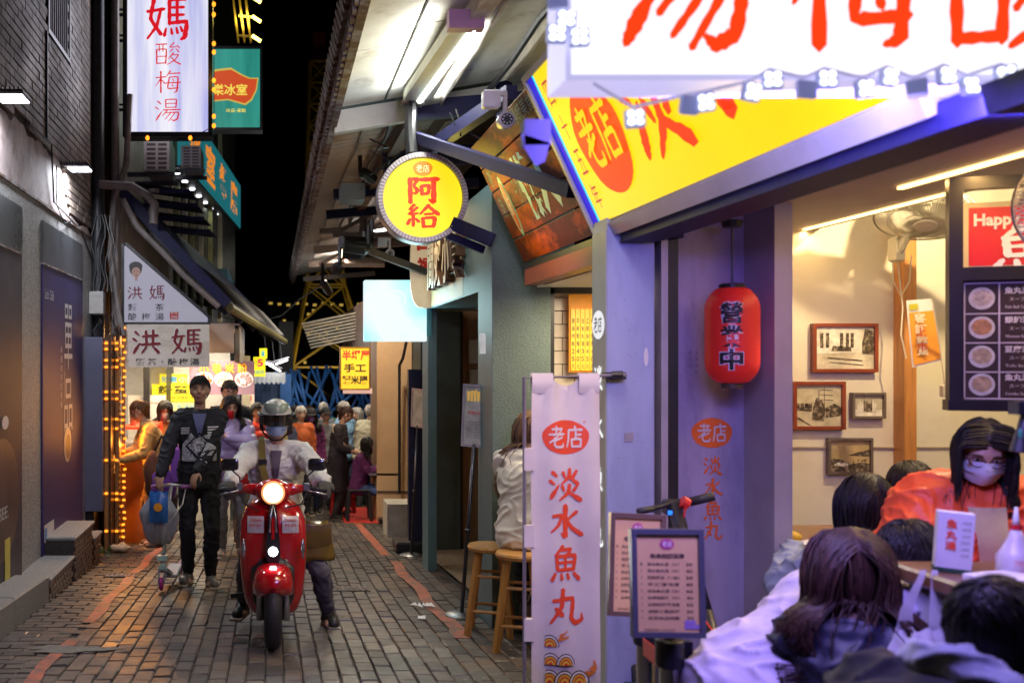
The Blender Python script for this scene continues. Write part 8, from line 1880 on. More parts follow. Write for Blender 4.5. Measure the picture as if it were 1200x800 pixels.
 if mask:
  mk = MB()
  def mf(u, v):
   a_ = (u - .5) * 2.35; zz = -.008 - .088 * v + .012 * math.cos(a_ * 1.2) * (1 if v < .5 else 0); r_ = .089 - .012 * (2 * abs(v - .45)) ** 2 + .016 * math.exp(-(a_ * 2.6) ** 2) * (1 - abs(v - .4)) + .0015 * math.sin(v * 32)
   return H3(math.sin(a_) * r_ * .84, -math.cos(a_) * r_ * 1.10 - .0, zz + (.006 * abs(a_) if v > .5 else -.012 * abs(a_) * (1 - v)))
  mk.sheet(mf, 20, 16); linkpart(mk.mesh('face_mask', mask, True), 'face_mask', T)
  mk = MB(); [mk.tube([H3(sx * .070, -.040, z_), H3(sx * .078, -.0, -.0)], .0015 * s, 4) for sx in (-1, 1) for z_ in (-.02, -.07)]; linkpart(mk.mesh('ear_loops', M_white), 'ear_loops', T)
 if glasses:
  g_ = MB()
  for sx in (-1, 1):
   g_.tube([H3(sx * .032 + .025 * math.cos(t), -.100 + .012 * abs(math.cos(t)) * (1 if math.cos(t) * sx > 0 else .2), .002 + .018 * math.sin(t)) for t in [2 * PI * k / 18 for k in range(19)]], .0018 * s, 5); g_.tube([H3(sx * .057, -.088, .008), H3(sx * .078, .0, .012)], .0016 * s, 5)
  g_.tube([H3(-.008, -.1, .006), H3(.008, -.1, .006)], .0016 * s, 5); linkpart(g_.mesh('glasses', mat('glasses_frame', (.06, .03, .02), .25, .4)), 'glasses', T)
 # hair
 hc, hs = hair[0], hair[1]
 if hs != 'none':
  hm = MB(); vs_n = 20; cap = MB(); n, mm = 24, 16
  def hf(u, v):
   th = 2 * PI * u; ph = PI / 2 - v * 2.05; x_, y_, z_ = math.cos(ph) * math.sin(th), -math.cos(ph) * math.cos(th), math.sin(ph)
   lim = {'short': .50, 'bob': .48, 'long': .48, 'wavy': .48, 'tail': .50, 'bald': .1}.get(hs, .5)
   if y_ < -.15 and z_ < lim + .22 * abs(x_) * 0: return H3(x_ * .0815 * .80, .010 + y_ * .1005 * .80, .028 + z_ * .099 * .80)
   elif z_ < -.55: z_ = -.55
   return H3(x_ * .0815, .010 + y_ * .1005, .028 + z_ * .099)
  cap.sheet(hf, n, mm); strands(hm, C, RH, {'short': (420, .055, .0085, 'short'), 'bob': (520, .23, .0085, 'long'), 'long': (620, .40, .0080, 'long'), 'wavy': (700, .60, .0085, 'wavy'), 'tail': (420, .34, .0070, 'tail')}[hs], s, sd,
    torso=None if hs in ('short',) else [(P + up * .36 * s, (.225 * s, .18 * s, .22 * s)), (S, (.215 * s, .14 * s, .12 * s))])
  hm.v += []; o_ = len(hm.v); hm.v += cap.v; hm.f += [tuple(i + o_ for i in q) for q in cap.f]; hm.mi += cap.mi
  linkpart(hm.mesh('hair', hairm(hc), True), 'hair', T)
 # clothes
 if legs:
  m = MB(); oell(m, P - up * .0 * s, RT, ((.172 * fat) * s, (.125 * fat) * s, .125 * s)); leg(m, hpR, kR, aR, .016, legs.get('end', .96)); leg(m, hpL, kL, aL, .016, legs.get('end', .96)); linkpart(remesh(m, legs.get('name', 'trousers'), vox, legs['mat'], 3, .022, .08), legs.get('name', 'trousers'), T)
 if dress:
  m = MB(); zb = dress['hem']; secs = []
  for k in range(7):
   t = k / 6; c_ = P + up * .2 * s * (1 - t) + Vector((0, 0, -1)) * t * (hipz - zb); w_ = (.155 + .09 * t) * s; secs.append([tuple(c_ + Vector((w_ * math.cos(a_) * (1 + .06 * t * math.sin(7 * a_)), w_ * .85 * math.sin(a_) * (1 + .06 * t * math.cos(5 * a_)), 0))) for a_ in [2 * PI * j / 24 for j in range(24)]])
  ringshape(m, secs); torso(m, .022); arm(m, shR, eR, wR, .022, .6); arm(m, shL, eL, wL, .022, .6); linkpart(remesh(m, 'dress', vox, dress['mat'], 3, .02, .1), 'dress', T)
 if top:
  m = MB(); g = top.get('g', .02); torso(m, g)
  hem = top.get('hem', .06); oell(m, P - up * hem * s, RT, ((.165 * fat + g) * s, (.125 * fat + g) * s, .10 * s))
  arm(m, shR, eR, wR, g * .9, top.get('sl', .97)); arm(m, shL, eL, wL, g * .9, top.get('sl', .97))
  if top.get('collar'):
   m.lathe([(.085 * s, -.03 * s), (.088 * s, .02 * s), (.080 * s, .05 * s), (.062 * s, .05 * s), (.06 * s, -.03 * s)], 16, Matrix.Translation(neck - up * .015 * s) @ RT.to_4x4())
  post = None
  if top.get('puff'):
   pz_ = top['puff']
   def post(co, no): c_ = np.abs(np.sin(co[:, 2] * PI / pz_)); return co + no * (.016 * (c_ ** .5) - .008)[:, None]
  mts = top['mat']; me = remesh(m, top.get('name', 'jacket'), vox, mts, 3, top.get('wr', .028), top.get('ws', .09), post)
  if top.get('split'):
   mats2 = top['split']; me.materials.append(mats2[0]); RI = RT.transposed()
   for p_ in me.polygons:
    q = RI @ (p_.center - P)
    if mats2[1](q / s): p_.material_index = 1
  linkpart(me, top.get('name', 'jacket'), T)
 if openf:      # open front: inner shirt showing as a wedge on the chest
  m = MB(); nseg = 10; vs = []
  for j in range(nseg + 1):
   v = j / nseg; zz = .52 - v * openf['d']; w_ = openf['w'] * (1 - v) + .004
   for i in range(7):
    u = i / 6 * 2 - 1; x_ = u * w_; yy = -(.115 * fat + openf.get('g', .02) + .012) * math.sqrt(max(.05, 1 - (x_ / .19) ** 2)) * (1 if zz < .42 else 1 - (zz - .42) * 3.2); vs.append(P + RT @ Vector((x_, yy, zz)) * s)
  fs = [(j * 7 + i, (j + 1) * 7 + i, (j + 1) * 7 + i + 1, j * 7 + i + 1) for j in range(nseg) for i in range(6)]; m.add(vs, fs); linkpart(m.mesh('shirt', openf['mat'], True), 'shirt', T)
 if hood:
  m = MB();
  for k in range(12):
   a_ = PI * (-.15 + 1.3 * k / 11); a2 = PI * (-.15 + 1.3 * (k + 1) / 11); q = lambda t: neck + RT @ Vector((.105 * math.cos(t), .02 + .085 * math.sin(t), -.005 + .02 * math.sin(t))) * s
   capsule(m, q(a_), q(a2), .042 * s, .042 * s, 8)
  linkpart(remesh(m, 'hood', vox, hood, 3, .03, .05), 'hood', T)
 if shoes:
  for a, k_, dr in ((aR, kR, -1), (aL, kL, 1)):
   m = MB(); d = Vector((dr * .25, -1, 0)).normalized(); b0 = a + Vector((0, 0, -.052 * s)); capsule(m, b0 + d * -.03 * s, b0 + d * .14 * s, .043 * s, .040 * s); capsule(m, b0 + Vector((0, 0, .045 * s)), b0 + d * .07 * s, .045 * s, .044 * s)
   m.v = [(q[0], q[1], max(q[2], a.z - .085 * s)) for q in m.v]; sh_ = linkpart(remesh(m, 'shoe', vox * .8, mat('shoe_%d%d%d' % tuple(int(c_ * 99) for c_ in shoes), shoes, .5, var=.3, vscale=40), 2), 'shoe', T)
   m = MB(); c0 = a + d * .055 * s; Rz = Matrix.Rotation(math.atan2(d.x, -d.y), 4, 'Z'); m.bbox((-.044 * s, -.135 * s, 0), (.044 * s, .078 * s, .022 * s), .008, Matrix.Translation((c0.x, c0.y, a.z - .089 * s)) @ Rz); linkpart(m.mesh('sole', mat('sole_tan', (.45, .36, .28) if shoes[0] > .03 else (.03, .03, .03), .6)), 'sole', sh_)
 T['_'] = 0; del T['_']
 return T, dict(P=P, S=S, C=C, RT=RT, RH=RH, H3=H3, s=s, up=up, wR=wR, wL=wL, eR=eR, eL=eL, neck=neck, shR=shR, shL=shL, RTf=f, kR=kR, kL=kL, aR=aR, aL=aL)
def lp(T, m, name, mt, smooth=True): return linkpart(m.mesh(name, mt, smooth), name, T)
def chest(J, x, zz, g=.035, fat=1.0):
 """a point on the front of the chest, in the person's frame"""
 return J['P'] + J['RT'] @ Vector((x, -(.115 * fat + g) * math.sqrt(max(.05, 1 - (x / .21) ** 2)), zz)) * J['s']
M_bk = cloth('black_fabric', (.009, .009, .015)); M_jean = cloth('blue_denim', (.03, .04, .09)); M_dg = cloth('dark_grey_fabric', (.05, .05, .06)); M_maskb = mat('mask_blue', (.32, .45, .68), .8, var=.05); M_maskw = mat('mask_white', (.62, .62, .70), .8, var=.05)
# 1. man with the kick scooter
mx, my = -.62, 8.42
T, J = person('young man in a black printed jacket pushing a silver kick scooter', mx, my, .05, 1.70, lean=(-.02, .0), head=(-.05, -.16, 0), handR=(-.33, -.30, .90), handL=(-.04, -.31, .92), footR=(-.10, .10), footL=(.09, -.02), hair=('black', 'short'), sk='mid',
     top=dict(mat=M_bk, g=.026, hem=.06, collar=False), legs=dict(mat=M_bk, end=.93), shoes=(.16, .13, .12), vox=.010, openf=dict(mat=cloth('blue_grey_tee', (.10, .11, .24)), d=.21, w=.055, g=.03), curl=.75, elbR=(-1, .6, -.3), elbL=(1, .6, -.3), sd=3)
M_pg = mat('grey_white_print', (.42, .42, .44), .8, var=.3, vscale=60)
def chest_print(T, J, polys, name, mt, g=.040):
 polys = [[(x_ * 1.18, .25 + (z_ - .25) * 1.25) for x_, z_ in pl_] for pl_ in polys]
 m = MB()
 for pl_ in polys:
  # subdivide each quad so that it follows the chest
  A, B, C_, D_ = pl_
  vs = []; n = 8
  for j in range(n + 1):
   for i in range(n + 1):
    u, v = i / n, j / n; x_ = (A[0] * (1 - u) + B[0] * u) * (1 - v) + (D_[0] * (1 - u) + C_[0] * u) * v; z_ = (A[1] * (1 - u) + B[1] * u) * (1 - v) + (D_[1] * (1 - u) + C_[1] * u) * v; vs.append(chest(J, x_, z_, g))
  m.add(vs, [(j * (n + 1) + i, j * (n + 1) + i + 1, (j + 1) * (n + 1) + i + 1, (j + 1) * (n + 1) + i) for j in range(n) for i in range(n)])
 return lp(T, m, name, mt)
chest_print(T, J, [[(-.125, .16), (.12, .16), (.13, .36), (-.02, .30)], [(-.125, .16), (-.02, .30), (-.06, .34), (-.12, .26)]], 'chest_print', mat('print_mottled', (.42, .42, .46), .8, var=.5, vscale=70, col2=(.04, .04, .06), c2scale=50, c2edge=(.5, .6)), .043)
chest_print(T, J, [[(.0, .155), (.10, .25), (.09, .258), (.0, .172)], [(.0, .155), (-.10, .25), (-.09, .258), (.0, .172)], [(.10, .25), (.0, .345), (.0, .33), (.088, .25)], [(-.10, .25), (.0, .345), (.0, .33), (-.088, .25)]], 'print_diamond', M_bk, .049)
chest_print(T, J, [[(.0, .175), (.08, .25), (.068, .252), (.0, .19)], [(-.12, .153), (.12, .153), (.12, .157), (-.12, .157)]] + [[(.06, .30 + k * .018), (.135, .30 + k * .018), (.135, .31 + k * .018), (.055, .31 + k * .018)] for k in range(5)] + [[(-.13, .33 + k * .012), (-.07, .335 + k * .012), (-.07, .339 + k * .012), (-.13, .336 + k * .012)] for k in range(4)], 'print_lines', mat('print_pale', (.7, .7, .74), .8, var=.2, vscale=40), .052)
m = MB()
for k in range(24):
 t = 2 * PI * k / 24; t2 = t + .2
 m.add([chest(J, r_ * math.cos(q), .25 + r_ * math.sin(q), .054) for r_, q in ((.03 + .012 * (k % 2), t), (.045, t), (.045, t2), (.03, t2))], [(0, 1, 2, 3)])
lp(T, m, 'print_round', mat('print_pale', (.55, .55, .58), .8))
m = MB()       # sleeve stripes
eL, wL = J['eL'], J['wL']
for k in range(11):
 c_ = eL.lerp(wL, .02 + k * .062); d = (wL - eL).normalized(); r_ = .068 - .0012 * k
 a_ = Vector((0, -1, .1)); a_ = (a_ - d * a_.dot(d)).normalized(); b_ = d.cross(a_)
 pts = [[c_ + d * o_ + (a_ * math.cos(t) + b_ * math.sin(t)) * r_ for o_ in (0, .009)] for t in [-.7 + 1.4 * q / 6 for q in range(7)]]
 for q in range(6): m.add([pts[q][0], pts[q + 1][0], pts[q + 1][1], pts[q][1]], [(0, 1, 2, 3)])
lp(T, m, 'sleeve_print', mat('print_pale', (.55, .55, .58), .8))
m = MB(); m.tube([J['wL'] + Vector((.0, -.0, .03)) + Vector((.034 * math.cos(t), .034 * math.sin(t), .008 * math.sin(t))) for t in [2 * PI * k / 14 for k in range(15)]], .005, 5); lp(T, m, 'wristwatch', M_steel)
# 2. shopping bags on the handlebar
bgs = thing('shopping_bag', 'grey plastic shopping bag hanging from the kick scooter handle', 'bag', (-1.05, 8.15, .0))
part(bagmesh((-.93, 8.18, -.16), .30, .20, .42, 7, .3), 'bag_body', mat('grey_film', (.34, .36, .42), .3, alpha=.9, bump=.5, bscale=14, var=.2), bgs, smooth=True)
m = MB(); m.tube([(-.93, 8.18, .24), (-.945, 8.15, .31)], .012, 6); part(m, 'handle', mat('grey_film', (.34, .36, .42), .3), bgs)
bg2 = thing('snack_bag', 'blue snack bag with an orange print in front of the grey shopping bag', 'bag', (-.93, 8.04, .1))
m = MB(); m.sheet(lambda u, v: (-1.0 + .15 * u, 8.04 - .035 * math.sin(PI * u) * math.sin(PI * v), .03 + .25 * v + .008 * math.sin(u * 14)), 12, 12); m.sheet(lambda u, v: (-1.0 + .15 * u, 8.05 + .035 * math.sin(PI * u) * math.sin(PI * v), .03 + .25 * v), 8, 8); part(m, 'packet', mat('snack_blue', (.03, .15, .50), .3, var=.3, vscale=20), bg2, smooth=True)
m = MB(); ellipse_poly(m, 0, 0, .035, .035, basis((-.925, 8.001, .16), *FRONT)); part(m, 'orange_print', mat('snack_orange', (.85, .35, .03), .4), bg2)
m = MB(); m.ell((0, 0, 0), (.12, .10, .20), 14, 10); m.v = [(x * (1 + .12 * math.sin(z * 30 + x * 20)), y, z) for x, y, z in m.v]; tag(m.build('cloth_bundle', cloth('purple_cloth', (.14, .03, .32)), loc=(-1.06, 9.6, .12), smooth=True), 'purple cloth bundle behind the grey shopping bag', 'bundle')
# 3. woman in lilac puffer, 4. man with glasses behind her
T, J = person('young woman in a lilac puffer jacket sipping from a red cup', -.44, 10.35, .05, 1.60, lean=(-.02, 0), head=(.15, .12, 0), handR=(-.15, -.2, .85), handL=(-.01, -.17, 1.24), elbL=(1, -.2, -.6), footR=(-.09, 0), footL=(.10, .02), hair=('black', 'long'),
     top=dict(mat=cloth('lilac_nylon', (.42, .34, .60), .35, var=.1), g=.045, puff=.085, hem=.10, collar=True, wr=.012), legs=dict(mat=cloth('grey_leggings', (.16, .15, .15)), end=.95), shoes=(.28, .25, .22), sd=5, curl=.8)
m = MB(); m.lathe([(.026, 0), (.03, .08), (.028, .085)], 14, Matrix.Translation(J['H3'](-.02, -.125, -.11))); o = lp(T, m, 'x', mat('cup_red', (.65, .01, .02), .35)); o.name = 'red_cup'; cw = Matrix.LocRotScale(T.location, T.rotation_euler, None); o.parent = None; o.matrix_world = cw; tag(o, 'red paper cup held to the mouth of the woman in lilac', 'cup')
m = MB(); m.ell((0, 0, 0), (.10, .07, .13), 14, 10); tag(m.build('red_handbag', mat('red_leather', (.5, .02, .02), .3, var=.2), loc=(-.33, 10.05, .13), smooth=True), 'red bag held at the waist of the woman in lilac', 'bag')
person('tall man with glasses in a dark jacket standing behind the woman in lilac', -.50, 11.4, .1, 1.80, head=(.1, .05, 0), hair=('black', 'short'), top=dict(mat=M_bk, g=.03, collar=True), legs=dict(mat=M_dg), openf=dict(mat=cloth('cream_tee', (.42, .38, .32)), d=.3, w=.06, g=.03), glasses=True, vox=.014, nohands=True, sd=6)
# 5. girl with ponytail at the counter
T, J = person('woman with auburn ponytail in a yellow orange jacket at the glowing counter', -1.30, 11.15, -1.25, 1.60, lean=(.22, 0), head=(-.05, .45, 0), handR=(-.12, -.42, 1.02), handL=(.12, -.40, 1.0), hair=('auburn', 'tail'), top=dict(mat=cloth('yellow_jacket', (.60, .36, .12)), g=.03, collar=True), legs=dict(mat=cloth('rust_trousers', (.16, .07, .04))), shoes=(.1, .06, .05), sd=7, vox=.012)
m = MB(); m.ell((0, 0, 0), (.10, .12, .26), 14, 10); m.v = [(x * (1 + .15 * math.sin(z * 25)), y * (1 + .1 * math.cos(z * 30)), z) for x, y, z in m.v]; tag(m.build('draped_jacket', cloth('brown_cloth', (.10, .035, .02)), loc=(-1.30, 10.72, .12), smooth=True), 'brown jacket draped over the arm of the ponytail woman', 'jacket')
bp = thing('backpack', 'violet and black backpack on the ponytail woman', 'backpack', (-1.05, 10.95, .25)); m = MB(); m.bbox((-1.12, 10.85, -.02), (-.96, 11.15, .42), .05); part(m, 'bag_body', cloth('violet_nylon', (.14, .05, .38)), bp); m = MB(); m.bbox((-.97, 10.9, .0), (-.93, 11.1, .22), .02); part(m, 'front_pocket', M_bk, bp)
m = MB(); m.tube([(-1.12, 10.86, .40), (-1.22, 10.88, .52), (-1.30, 10.9, .35), (-1.22, 10.87, .1)], .016, 6); part(m, 'strap', M_bk, bp)
person('vendor with black hair behind the stall counter', -1.40, 12.7, .3, 1.62, head=(0, .4, 0), hair=('black', 'bob'), top=dict(mat=cloth('vendor_orange', (.6, .25, .08))), legs=dict(mat=M_dg), mask=M_maskw, vox=.016, nohands=True, sd=8)
# 7. people farther down
person('passer-by in a red puffer jacket just behind the scooter rider', -.20, 12.4, .25, 1.58, head=(.5, 0, 0), hair=('black', 'short'), top=dict(mat=cloth('red_nylon', (.65, .04, .02), .4), g=.05, puff=.1, hem=.08, wr=.01), legs=dict(mat=M_dg), vox=.016, nohands=True, sd=9)
T, J = person('woman in a black cap and purple mask with a plum jacket', .58, 15.6, .1, 1.58, head=(0, .1, 0), hair=('black', 'long'), top=dict(mat=cloth('plum_cloth', (.16, .02, .12)), g=.03), openf=dict(mat=cloth('navy_tee', (.03, .05, .14)), d=.45, w=.08, g=.03), legs=dict(mat=M_jean), mask=mat('mask_purple', (.25, .12, .35), .8), vox=.016, nohands=True, sd=10)
def cap_(T, J, mt, yawf=0):
 m = MB(); H3 = J['H3']; m.sheet(lambda u, v: H3(.092 * math.cos(PI / 2 * v) * math.sin(2 * PI * u), .008 + .112 * math.cos(PI / 2 * v) * -math.cos(2 * PI * u), .045 + .088 * math.sin(PI / 2 * v)), 20, 6); m.sheet(lambda u, v: H3((u - .5) * .15, -.10 - .075 * v * math.cos((u - .5) * 2.2), .048 - .018 * v), 10, 4); return lp(T, m, 'cap', mt)
cap_(T, J, M_bk)
person('grey haired man at the back of the alley crowd', .85, 17.0, 2.9, 1.70, head=(.3, .1, 0), hair=('grey', 'short'), top=dict(mat=cloth('slate_cloth', (.12, .13, .16))), legs=dict(mat=M_dg), vox=.018, nohands=True, sd=11)
T, J = person('person in a dark cap between the grey haired man and the black dress', .84, 16.0, .3, 1.60, hair=('black', 'short'), top=dict(mat=cloth('grey_cloth', (.2, .2, .22))), legs=dict(mat=M_dg), vox=.018, nohands=True, sd=12); cap_(T, J, M_bk)
person('man in a light blue shirt and grey hair near the lattice screen', 1.18, 16.4, -2.3, 1.70, head=(.2, 0, 0), hair=('grey', 'short'), top=dict(mat=cloth('sky_shirt', (.22, .40, .62)), g=.03), legs=dict(mat=M_jean), vox=.018, nohands=True, sd=13)
person('person in a cream jacket bending at the far tables', 1.42, 15.6, 2.4, 1.66, lean=(.25, 0), hair=('grey', 'short'), top=dict(mat=cloth('cream_jacket', (.46, .43, .32)), g=.04), legs=dict(mat=M_dg), vox=.018, nohands=True, sd=14)
person('person in a dark olive coat beside the beige pillar', 1.58, 14.9, 2.0, 1.62, lean=(.3, 0), hair=('black', 'short'), top=dict(mat=cloth('olive_coat', (.04, .05, .03)), g=.05, hem=.2), legs=dict(mat=M_dg), vox=.018, nohands=True, sd=15)
person('child in a pink top near the lattice screen', .28, 16.5, .2, 1.35, hair=('black', 'short'), top=dict(mat=cloth('pink_cloth', (.45, .18, .2))), legs=dict(mat=M_jean), vox=.018, nohands=True, sd=16)
person('person in a blue top half hidden behind the scooter rider', .12, 15.8, .6, 1.62, hair=('black', 'bob'), top=dict(mat=cloth('sky_shirt', (.22, .40, .62)), g=.03), legs=dict(mat=M_jean), vox=.018, nohands=True, sd=17)
# woman in the black dress
T, J = person('woman in a long black dress with a striped shoulder strap, standing side on', .93, 14.6, 1.25, 1.60, lean=(.12, 0), head=(.1, .45, 0), handR=(-.08, -.30, .98), handL=(.1, -.30, .98), hair=('brown', 'tail'), dress=dict(mat=cloth('dress_black', (.035, .028, .035)), hem=.40), legs=dict(mat=cloth('patterned_sock', (.05, .04, .04)), end=.95, name='socks'), vox=.014, sd=18)
m = MB(); P, S, s = J['P'], J['S'], J['s']; m.tube([J['shR'] + Vector((.0, .05, .07)), P + Vector((-.19, .0, .42)), P + Vector((-.12, -.15, .22)), P + Vector((.06, -.19, .12))], .018, 6); lp(T, m, 'shoulder_strap', mat('strap_cream', (.6, .45, .3), .6))
m = MB(); m.ell(J['H3'](0, .115, .035), (.02, .02, .02), 8, 6); lp(T, m, 'hair_tie', M_white)
T, J = person('girl in a purple sleeved top and jeans seated at the far table', 1.22, 14.25, 1.35, 1.45, hip=.50, seat=True, lean=(.12, 0), head=(0, .3, 0), handR=(-.05, -.36, .80), handL=(.1, -.34, .78), footR=(-.08, -.36), footL=(.1, -.38), hair=('black', 'bob'), top=dict(mat=cloth('purple_wool', (.13, .02, .12)), g=.03), legs=dict(mat=cloth('jeans_blue', (.03, .06, .18))), vox=.014, sd=19)
import itertools
for i, (px_, Y_, yw, H_, colr, nm, hr_k) in enumerate(((345, 17.5, 2.8, 1.66, (.30, .28, .26), 'stone grey', 'bob'), (352, 15.2, .3, 1.60, (.55, .12, .03), 'orange red', 'short'), (331, 14.6, -.4, 1.55, (.05, .06, .12), 'dark navy', 'long'), (398, 18.2, 2.5, 1.72, (.08, .16, .10), 'bottle green', 'short'), (420, 17.2, -.8, 1.62, (.55, .50, .42), 'pale beige', 'bob'), (362, 19.0, .1, 1.7, (.35, .05, .06), 'brick red', 'short'), (408, 19.2, 3.0, 1.64, (.12, .12, .35), 'royal blue', 'long'), (318, 13.6, .6, 1.62, (.40, .30, .10), 'mustard', 'bob'))):
 person('distant passer-by in a %s jacket in the alley crowd' % nm, (px_ - 320) / 1167 * Y_, Y_, yw, H_, hair=(('black', 'grey', 'brown')[i % 3], hr_k), top=dict(mat=cloth('crowd_%d' % i, colr), g=.03), legs=dict(mat=(M_jean, M_dg)[i % 2]), vox=.02, nohands=True, sd=30 + i, noface=i % 2 == 0 and yw > 2)
# ---- scooter rider
T, J = person('scooter rider in a white jacket, patterned helmet and blue mask', SX + .02, SY + .86, .0, 1.68, z=gz(SY + .9), hip=.70, lean=(.16, .0), head=(0, .10, 0), handR=(-.30, -.63, 1.01), handL=(.30, -.63, 1.01), footR=(-.22, -.18, .10), footL=(.35, -.04), kneeR=(-.1, -1, .3), kneeL=(.35, -1, .0),
     hair=('black', 'none'), top=dict(mat=cloth('white_windbreaker', (.60, .58, .56), .5, var=.08), g=.032, hem=.08, wr=.06, ws=.10), legs=dict(mat=cloth('grey_slacks', (.085, .08, .10)), end=.88), shoes=(.012, .012, .014), vox=.010, openf=dict(mat=cloth('mauve_shirt', (.10, .07, .11)), d=.24, w=.034, g=.045), mask=M_maskb, gloves=cloth('dark_gloves', (.05, .045, .04)), curl=.8, elbR=(-1, .3, -.5), elbL=(1, .3, -.5), fat=1.0)
H3 = J['H3']; C = J['C']
m = MB(); m.sheet(lambda u, v: H3(.108 * math.cos(v * 2.05 - .48) * math.sin(2 * PI * u), .018 + .124 * math.cos(v * 2.05 - .48) * -math.cos(2 * PI * u), .035 + .110 * math.sin(v * 2.05 - .48)) if not (math.cos(2 * PI * u) > .35 and math.sin(v * 2.05 - .48) < .12) else H3(.108 * math.cos(.12) * math.sin(2 * PI * u), .018 - .124 * math.cos(.12) * math.cos(2 * PI * u), .035 + .110 * .12), 40, 18)
lp(T, m, 'helmet', mat('helmet_cream', (.58, .56, .50), .25, coat=.6, var=.1, col2=(.10, .12, .10), c2scale=22, c2edge=(.60, .64)))
m = MB()
m.sheet(lambda u, v: H3(.112 * math.cos(.75 - .0 * v) * math.sin((u - .5) * 2.4) * 1.0 / .9, .018 - .128 * math.cos(.62 - .62 * v) * math.cos((u - .5) * 2.3), .035 + .108 * math.sin(1.0 - .75 * v)), 18, 8); lp(T, m, 'helmet_front_panel', mat('helmet_green', (.24, .30, .24), .3, coat=.5, var=.2, vscale=30))
m = MB(); m.sheet(lambda u, v: H3(.114 * math.sin((u - .5) * 2.5), .012 - .136 * math.cos((u - .5) * 2.5) - .012 * v, .055 - .075 * v), 20, 6); lp(T, m, 'visor', mat('smoke_visor', (.01, .008, .008), .06, alpha=.88, var=0, spec=.8))
m = MB()
for sx in (-1, 1): m.tube([H3(sx * .098, -.02, .0), H3(sx * .085, -.03, -.08), H3(sx * .03, -.05, -.125), H3(0, -.05, -.128)], .007, 6); m.tube([H3(sx * .103, -.01, .02), H3(sx * .098, .02, -.05), H3(sx * .09, .03, -.07)], .014, 6)
lp(T, m, 'chin_strap', M_bk)
m = MB(); m.tube([H3(.124 * math.sin(t) * 1.0, .018 - .128 * math.cos(t), .043) for t in [-PI + 2 * PI * k / 30 for k in range(31)]], .006, 5); lp(T, m, 'helmet_edge', M_bplas)
# crossbody strap and bag
pts = [J['shR'] + Vector((.06, -.02, .105)), J['shR'] + Vector((.065, -.10, .085)), chest(J, -.085, .40, .10), chest(J, -.05, .28, .125), chest(J, .02, .12, .14), chest(J, .08, .04, .13)]
m = MB(); vs = []
for i, p in enumerate(pts): vs += [p + Vector((-.021, -.004, -.006)), p + Vector((.021, -.004, .010))]
m.add(vs, [(2 * i, 2 * i + 1, 2 * i + 3, 2 * i + 2) for i in range(len(pts) - 1)]); lp(T, m, 'shoulder_strap', cloth('olive_strap', (.17, .12, .02)))
m = MB(); p = pts[1].lerp(pts[2], .7); m.bbox(tuple(p - Vector((.028, .014, .02))), tuple(p + Vector((.028, .0, .02))), .004); lp(T, m, 'strap_buckle', M_bplas, False)
cb = thing('crossbody_bag', 'olive brown leather bag at the hip of the scooter rider', 'bag', (SX + .25, SY + .62, .2))
m = MB(); secs = []
for k in range(9):
 t = k / 8; a_ = .19 * (1 - .25 * t); secs.append([(SX + .23 + a_ * math.cos(q) * .95, SY + .60 + .07 * math.sin(q) * (1 - .3 * t), .02 + .25 * t - .12 * math.cos(q) * (1 - t) * -.25 + .02 * math.sin(3 * q)) for q in [2 * PI * j / 20 for j in range(20)]])
ringshape(m, secs); part(m, 'bag_body', mat('olive_leather', (.16, .10, .015), .3, var=.3, vscale=8, coat=.2), cb, smooth=True)
m = MB(); m.sheet(lambda u, v: (SX + .08 + .30 * u, SY + .525 - .008 * math.sin(PI * v), .28 - .14 * v - .02 * math.sin(u * 3)), 8, 6); part(m, 'flap', mat('olive_leather', (.16, .10, .015), .3), cb, smooth=True)
# ---- woman on the stool
person('woman in a white blouse with wavy brown hair seated on a stool beside the banner', 1.55, 6.12, 2.6, 1.60, z=gz(6.1), hip=.66, seat=True, lean=(.18, 0), head=(.2, .35, 0), handR=(-.1, -.4, .72), handL=(.12, -.38, .72), footR=(-.1, -.32, .18), footL=(.12, -.34, .18), hair=('ash', 'wavy'), top=dict(mat=cloth('white_blouse', (.78, .74, .68), .7, var=.06), g=.035, hem=.03, wr=.03, ws=.12, name='blouse'), legs=dict(mat=M_bk), vox=.010, sd=20)
person('second diner with dark hair mostly hidden behind the banner', 1.85, 6.35, 2.9, 1.66, z=gz(6.3), hip=.66, seat=True, lean=(.1, 0), footR=(-.1, -.32, .18), footL=(.12, -.34, .18), hair=('brown', 'long'), top=dict(mat=M_dg), legs=dict(mat=M_jean), vox=.016, nohands=True, sd=21)
# ---- in and before the right shop (seen close)
def at(px, py, Y, H, hip, lean=0): pass
FZ = -.24
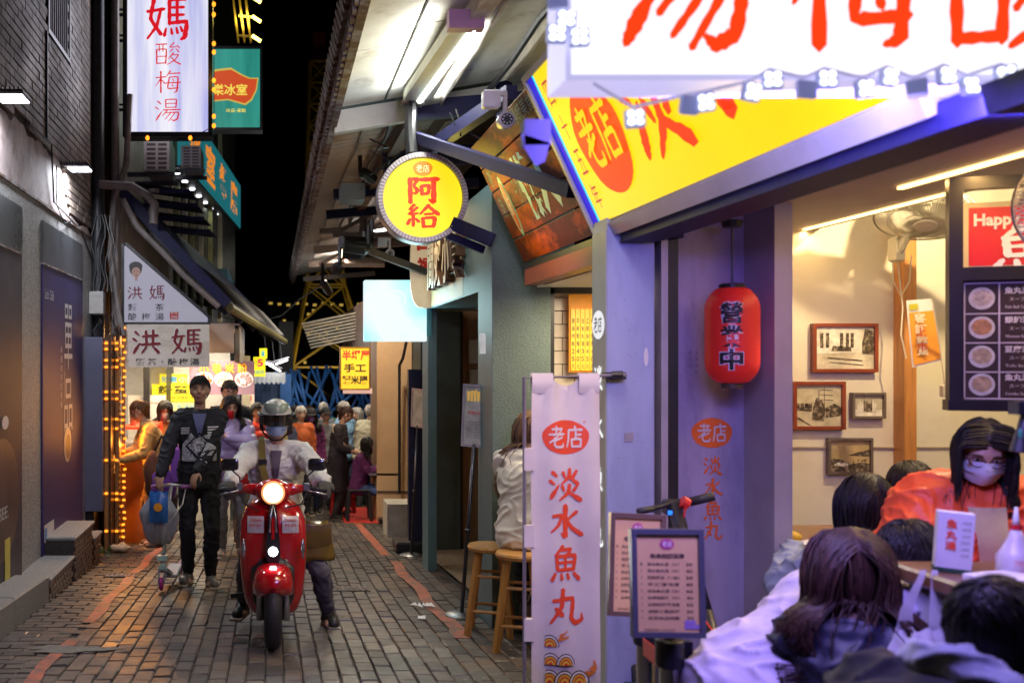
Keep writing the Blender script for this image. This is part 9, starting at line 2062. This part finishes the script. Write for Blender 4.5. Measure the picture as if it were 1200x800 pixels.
# woman in orange with mask and glasses, behind the counter
T, J = person('woman in an orange jacket, white mask and glasses leaning over the counter', 2.62, 3.78, -.25, 1.62, z=FZ - .215, hip=.80, lean=(.20, -.02), head=(-.15, .36, .08), handR=(-.16, -.38, .92), handL=(.08, -.42, .92), hair=('black', 'bob'), top=dict(mat=cloth('orange_parka', (.95, .12, .035), .5, var=.10), g=.075, hem=.08, collar=True, wr=.05, ws=.12), legs=dict(mat=M_dg), mask=M_maskw, glasses=True, vox=.009, openf=dict(mat=cloth('cream_sweater', (.58, .46, .30)), d=.48, w=.06, g=.088), sk='light', curl=.6, elbR=(-1, .2, -.3), sd=22)
person('person mostly hidden behind the woman in orange, only dark hair showing', 2.90, 4.6, .4, 1.6, z=FZ, hip=.32, seat=True, head=(0, .2, 0), hair=('black', 'short'), footR=(-.1, -.35), footL=(.1, -.35), top=dict(mat=M_bk), legs=dict(mat=M_dg), vox=.016, nohands=True, sd=23)
# woman with straight black hair, back to us
person('woman with long straight black hair in a pale blue shirt, back to us', 2.48, 4.12, 2.95, 1.62, z=FZ, hip=.30, seat=True, lean=(.02, 0), head=(.1, .1, 0), handR=(-.2, -.35, .70), handL=(.2, -.35, .72), footR=(-.1, -.35), footL=(.1, -.35), hair=('black', 'long'), top=dict(mat=cloth('pale_blue_shirt', (.36, .42, .52), .7), g=.03, wr=.04), legs=dict(mat=M_jean), vox=.010, sd=24, nohands=True)
# near diners at the counter (heads low, on stools)
person('woman with long reddish brown hair and a navy jacket, back to us', 1.62, 2.76, 2.75, 1.50, hip=.30, seat=True, lean=(.14, 0), head=(.12, .15, 0), footR=(-.1, -.38), footL=(.1, -.38), handR=(-.15, -.36, .62), handL=(.15, -.36, .62), hair=('brown', 'wavy'), top=dict(mat=cloth('navy_jacket', (.018, .02, .05), .5), g=.022, wr=.05, hem=.06), legs=dict(mat=M_jean), vox=.009, nohands=True, sd=25)
person('man with glasses in a lilac shirt bending low behind the brown haired woman', 1.40, 3.0, 1.70, 1.66, hip=.54, seat=True, lean=(1.0, 0), head=(0, .35, 0), footR=(-.1, -.3), footL=(.1, -.3), handR=(-.2, -.5, .45), handL=(.15, -.5, .45), hair=('black', 'short'), top=dict(mat=cloth('lilac_white_shirt', (.52, .46, .66), .7), g=.035, wr=.06, ws=.14, name='shirt'), legs=dict(mat=M_dg), glasses=True, vox=.010, nohands=True, sd=26)
T, J = person('person with short black hair in a pale blue hooded jacket at the lower right corner', 1.02, 1.80, 2.0, 1.62, hip=.42, seat=True, lean=(.80, 0), head=(.1, .2, 0), footR=(-.1, -.38), footL=(.1, -.38), hair=('black', 'short'), top=dict(mat=M_bk, g=.05, wr=.03), hood=cloth('pale_hood', (.42, .46, .62), .8), legs=dict(mat=M_dg), glasses=True, vox=.009, nohands=True, sd=27)
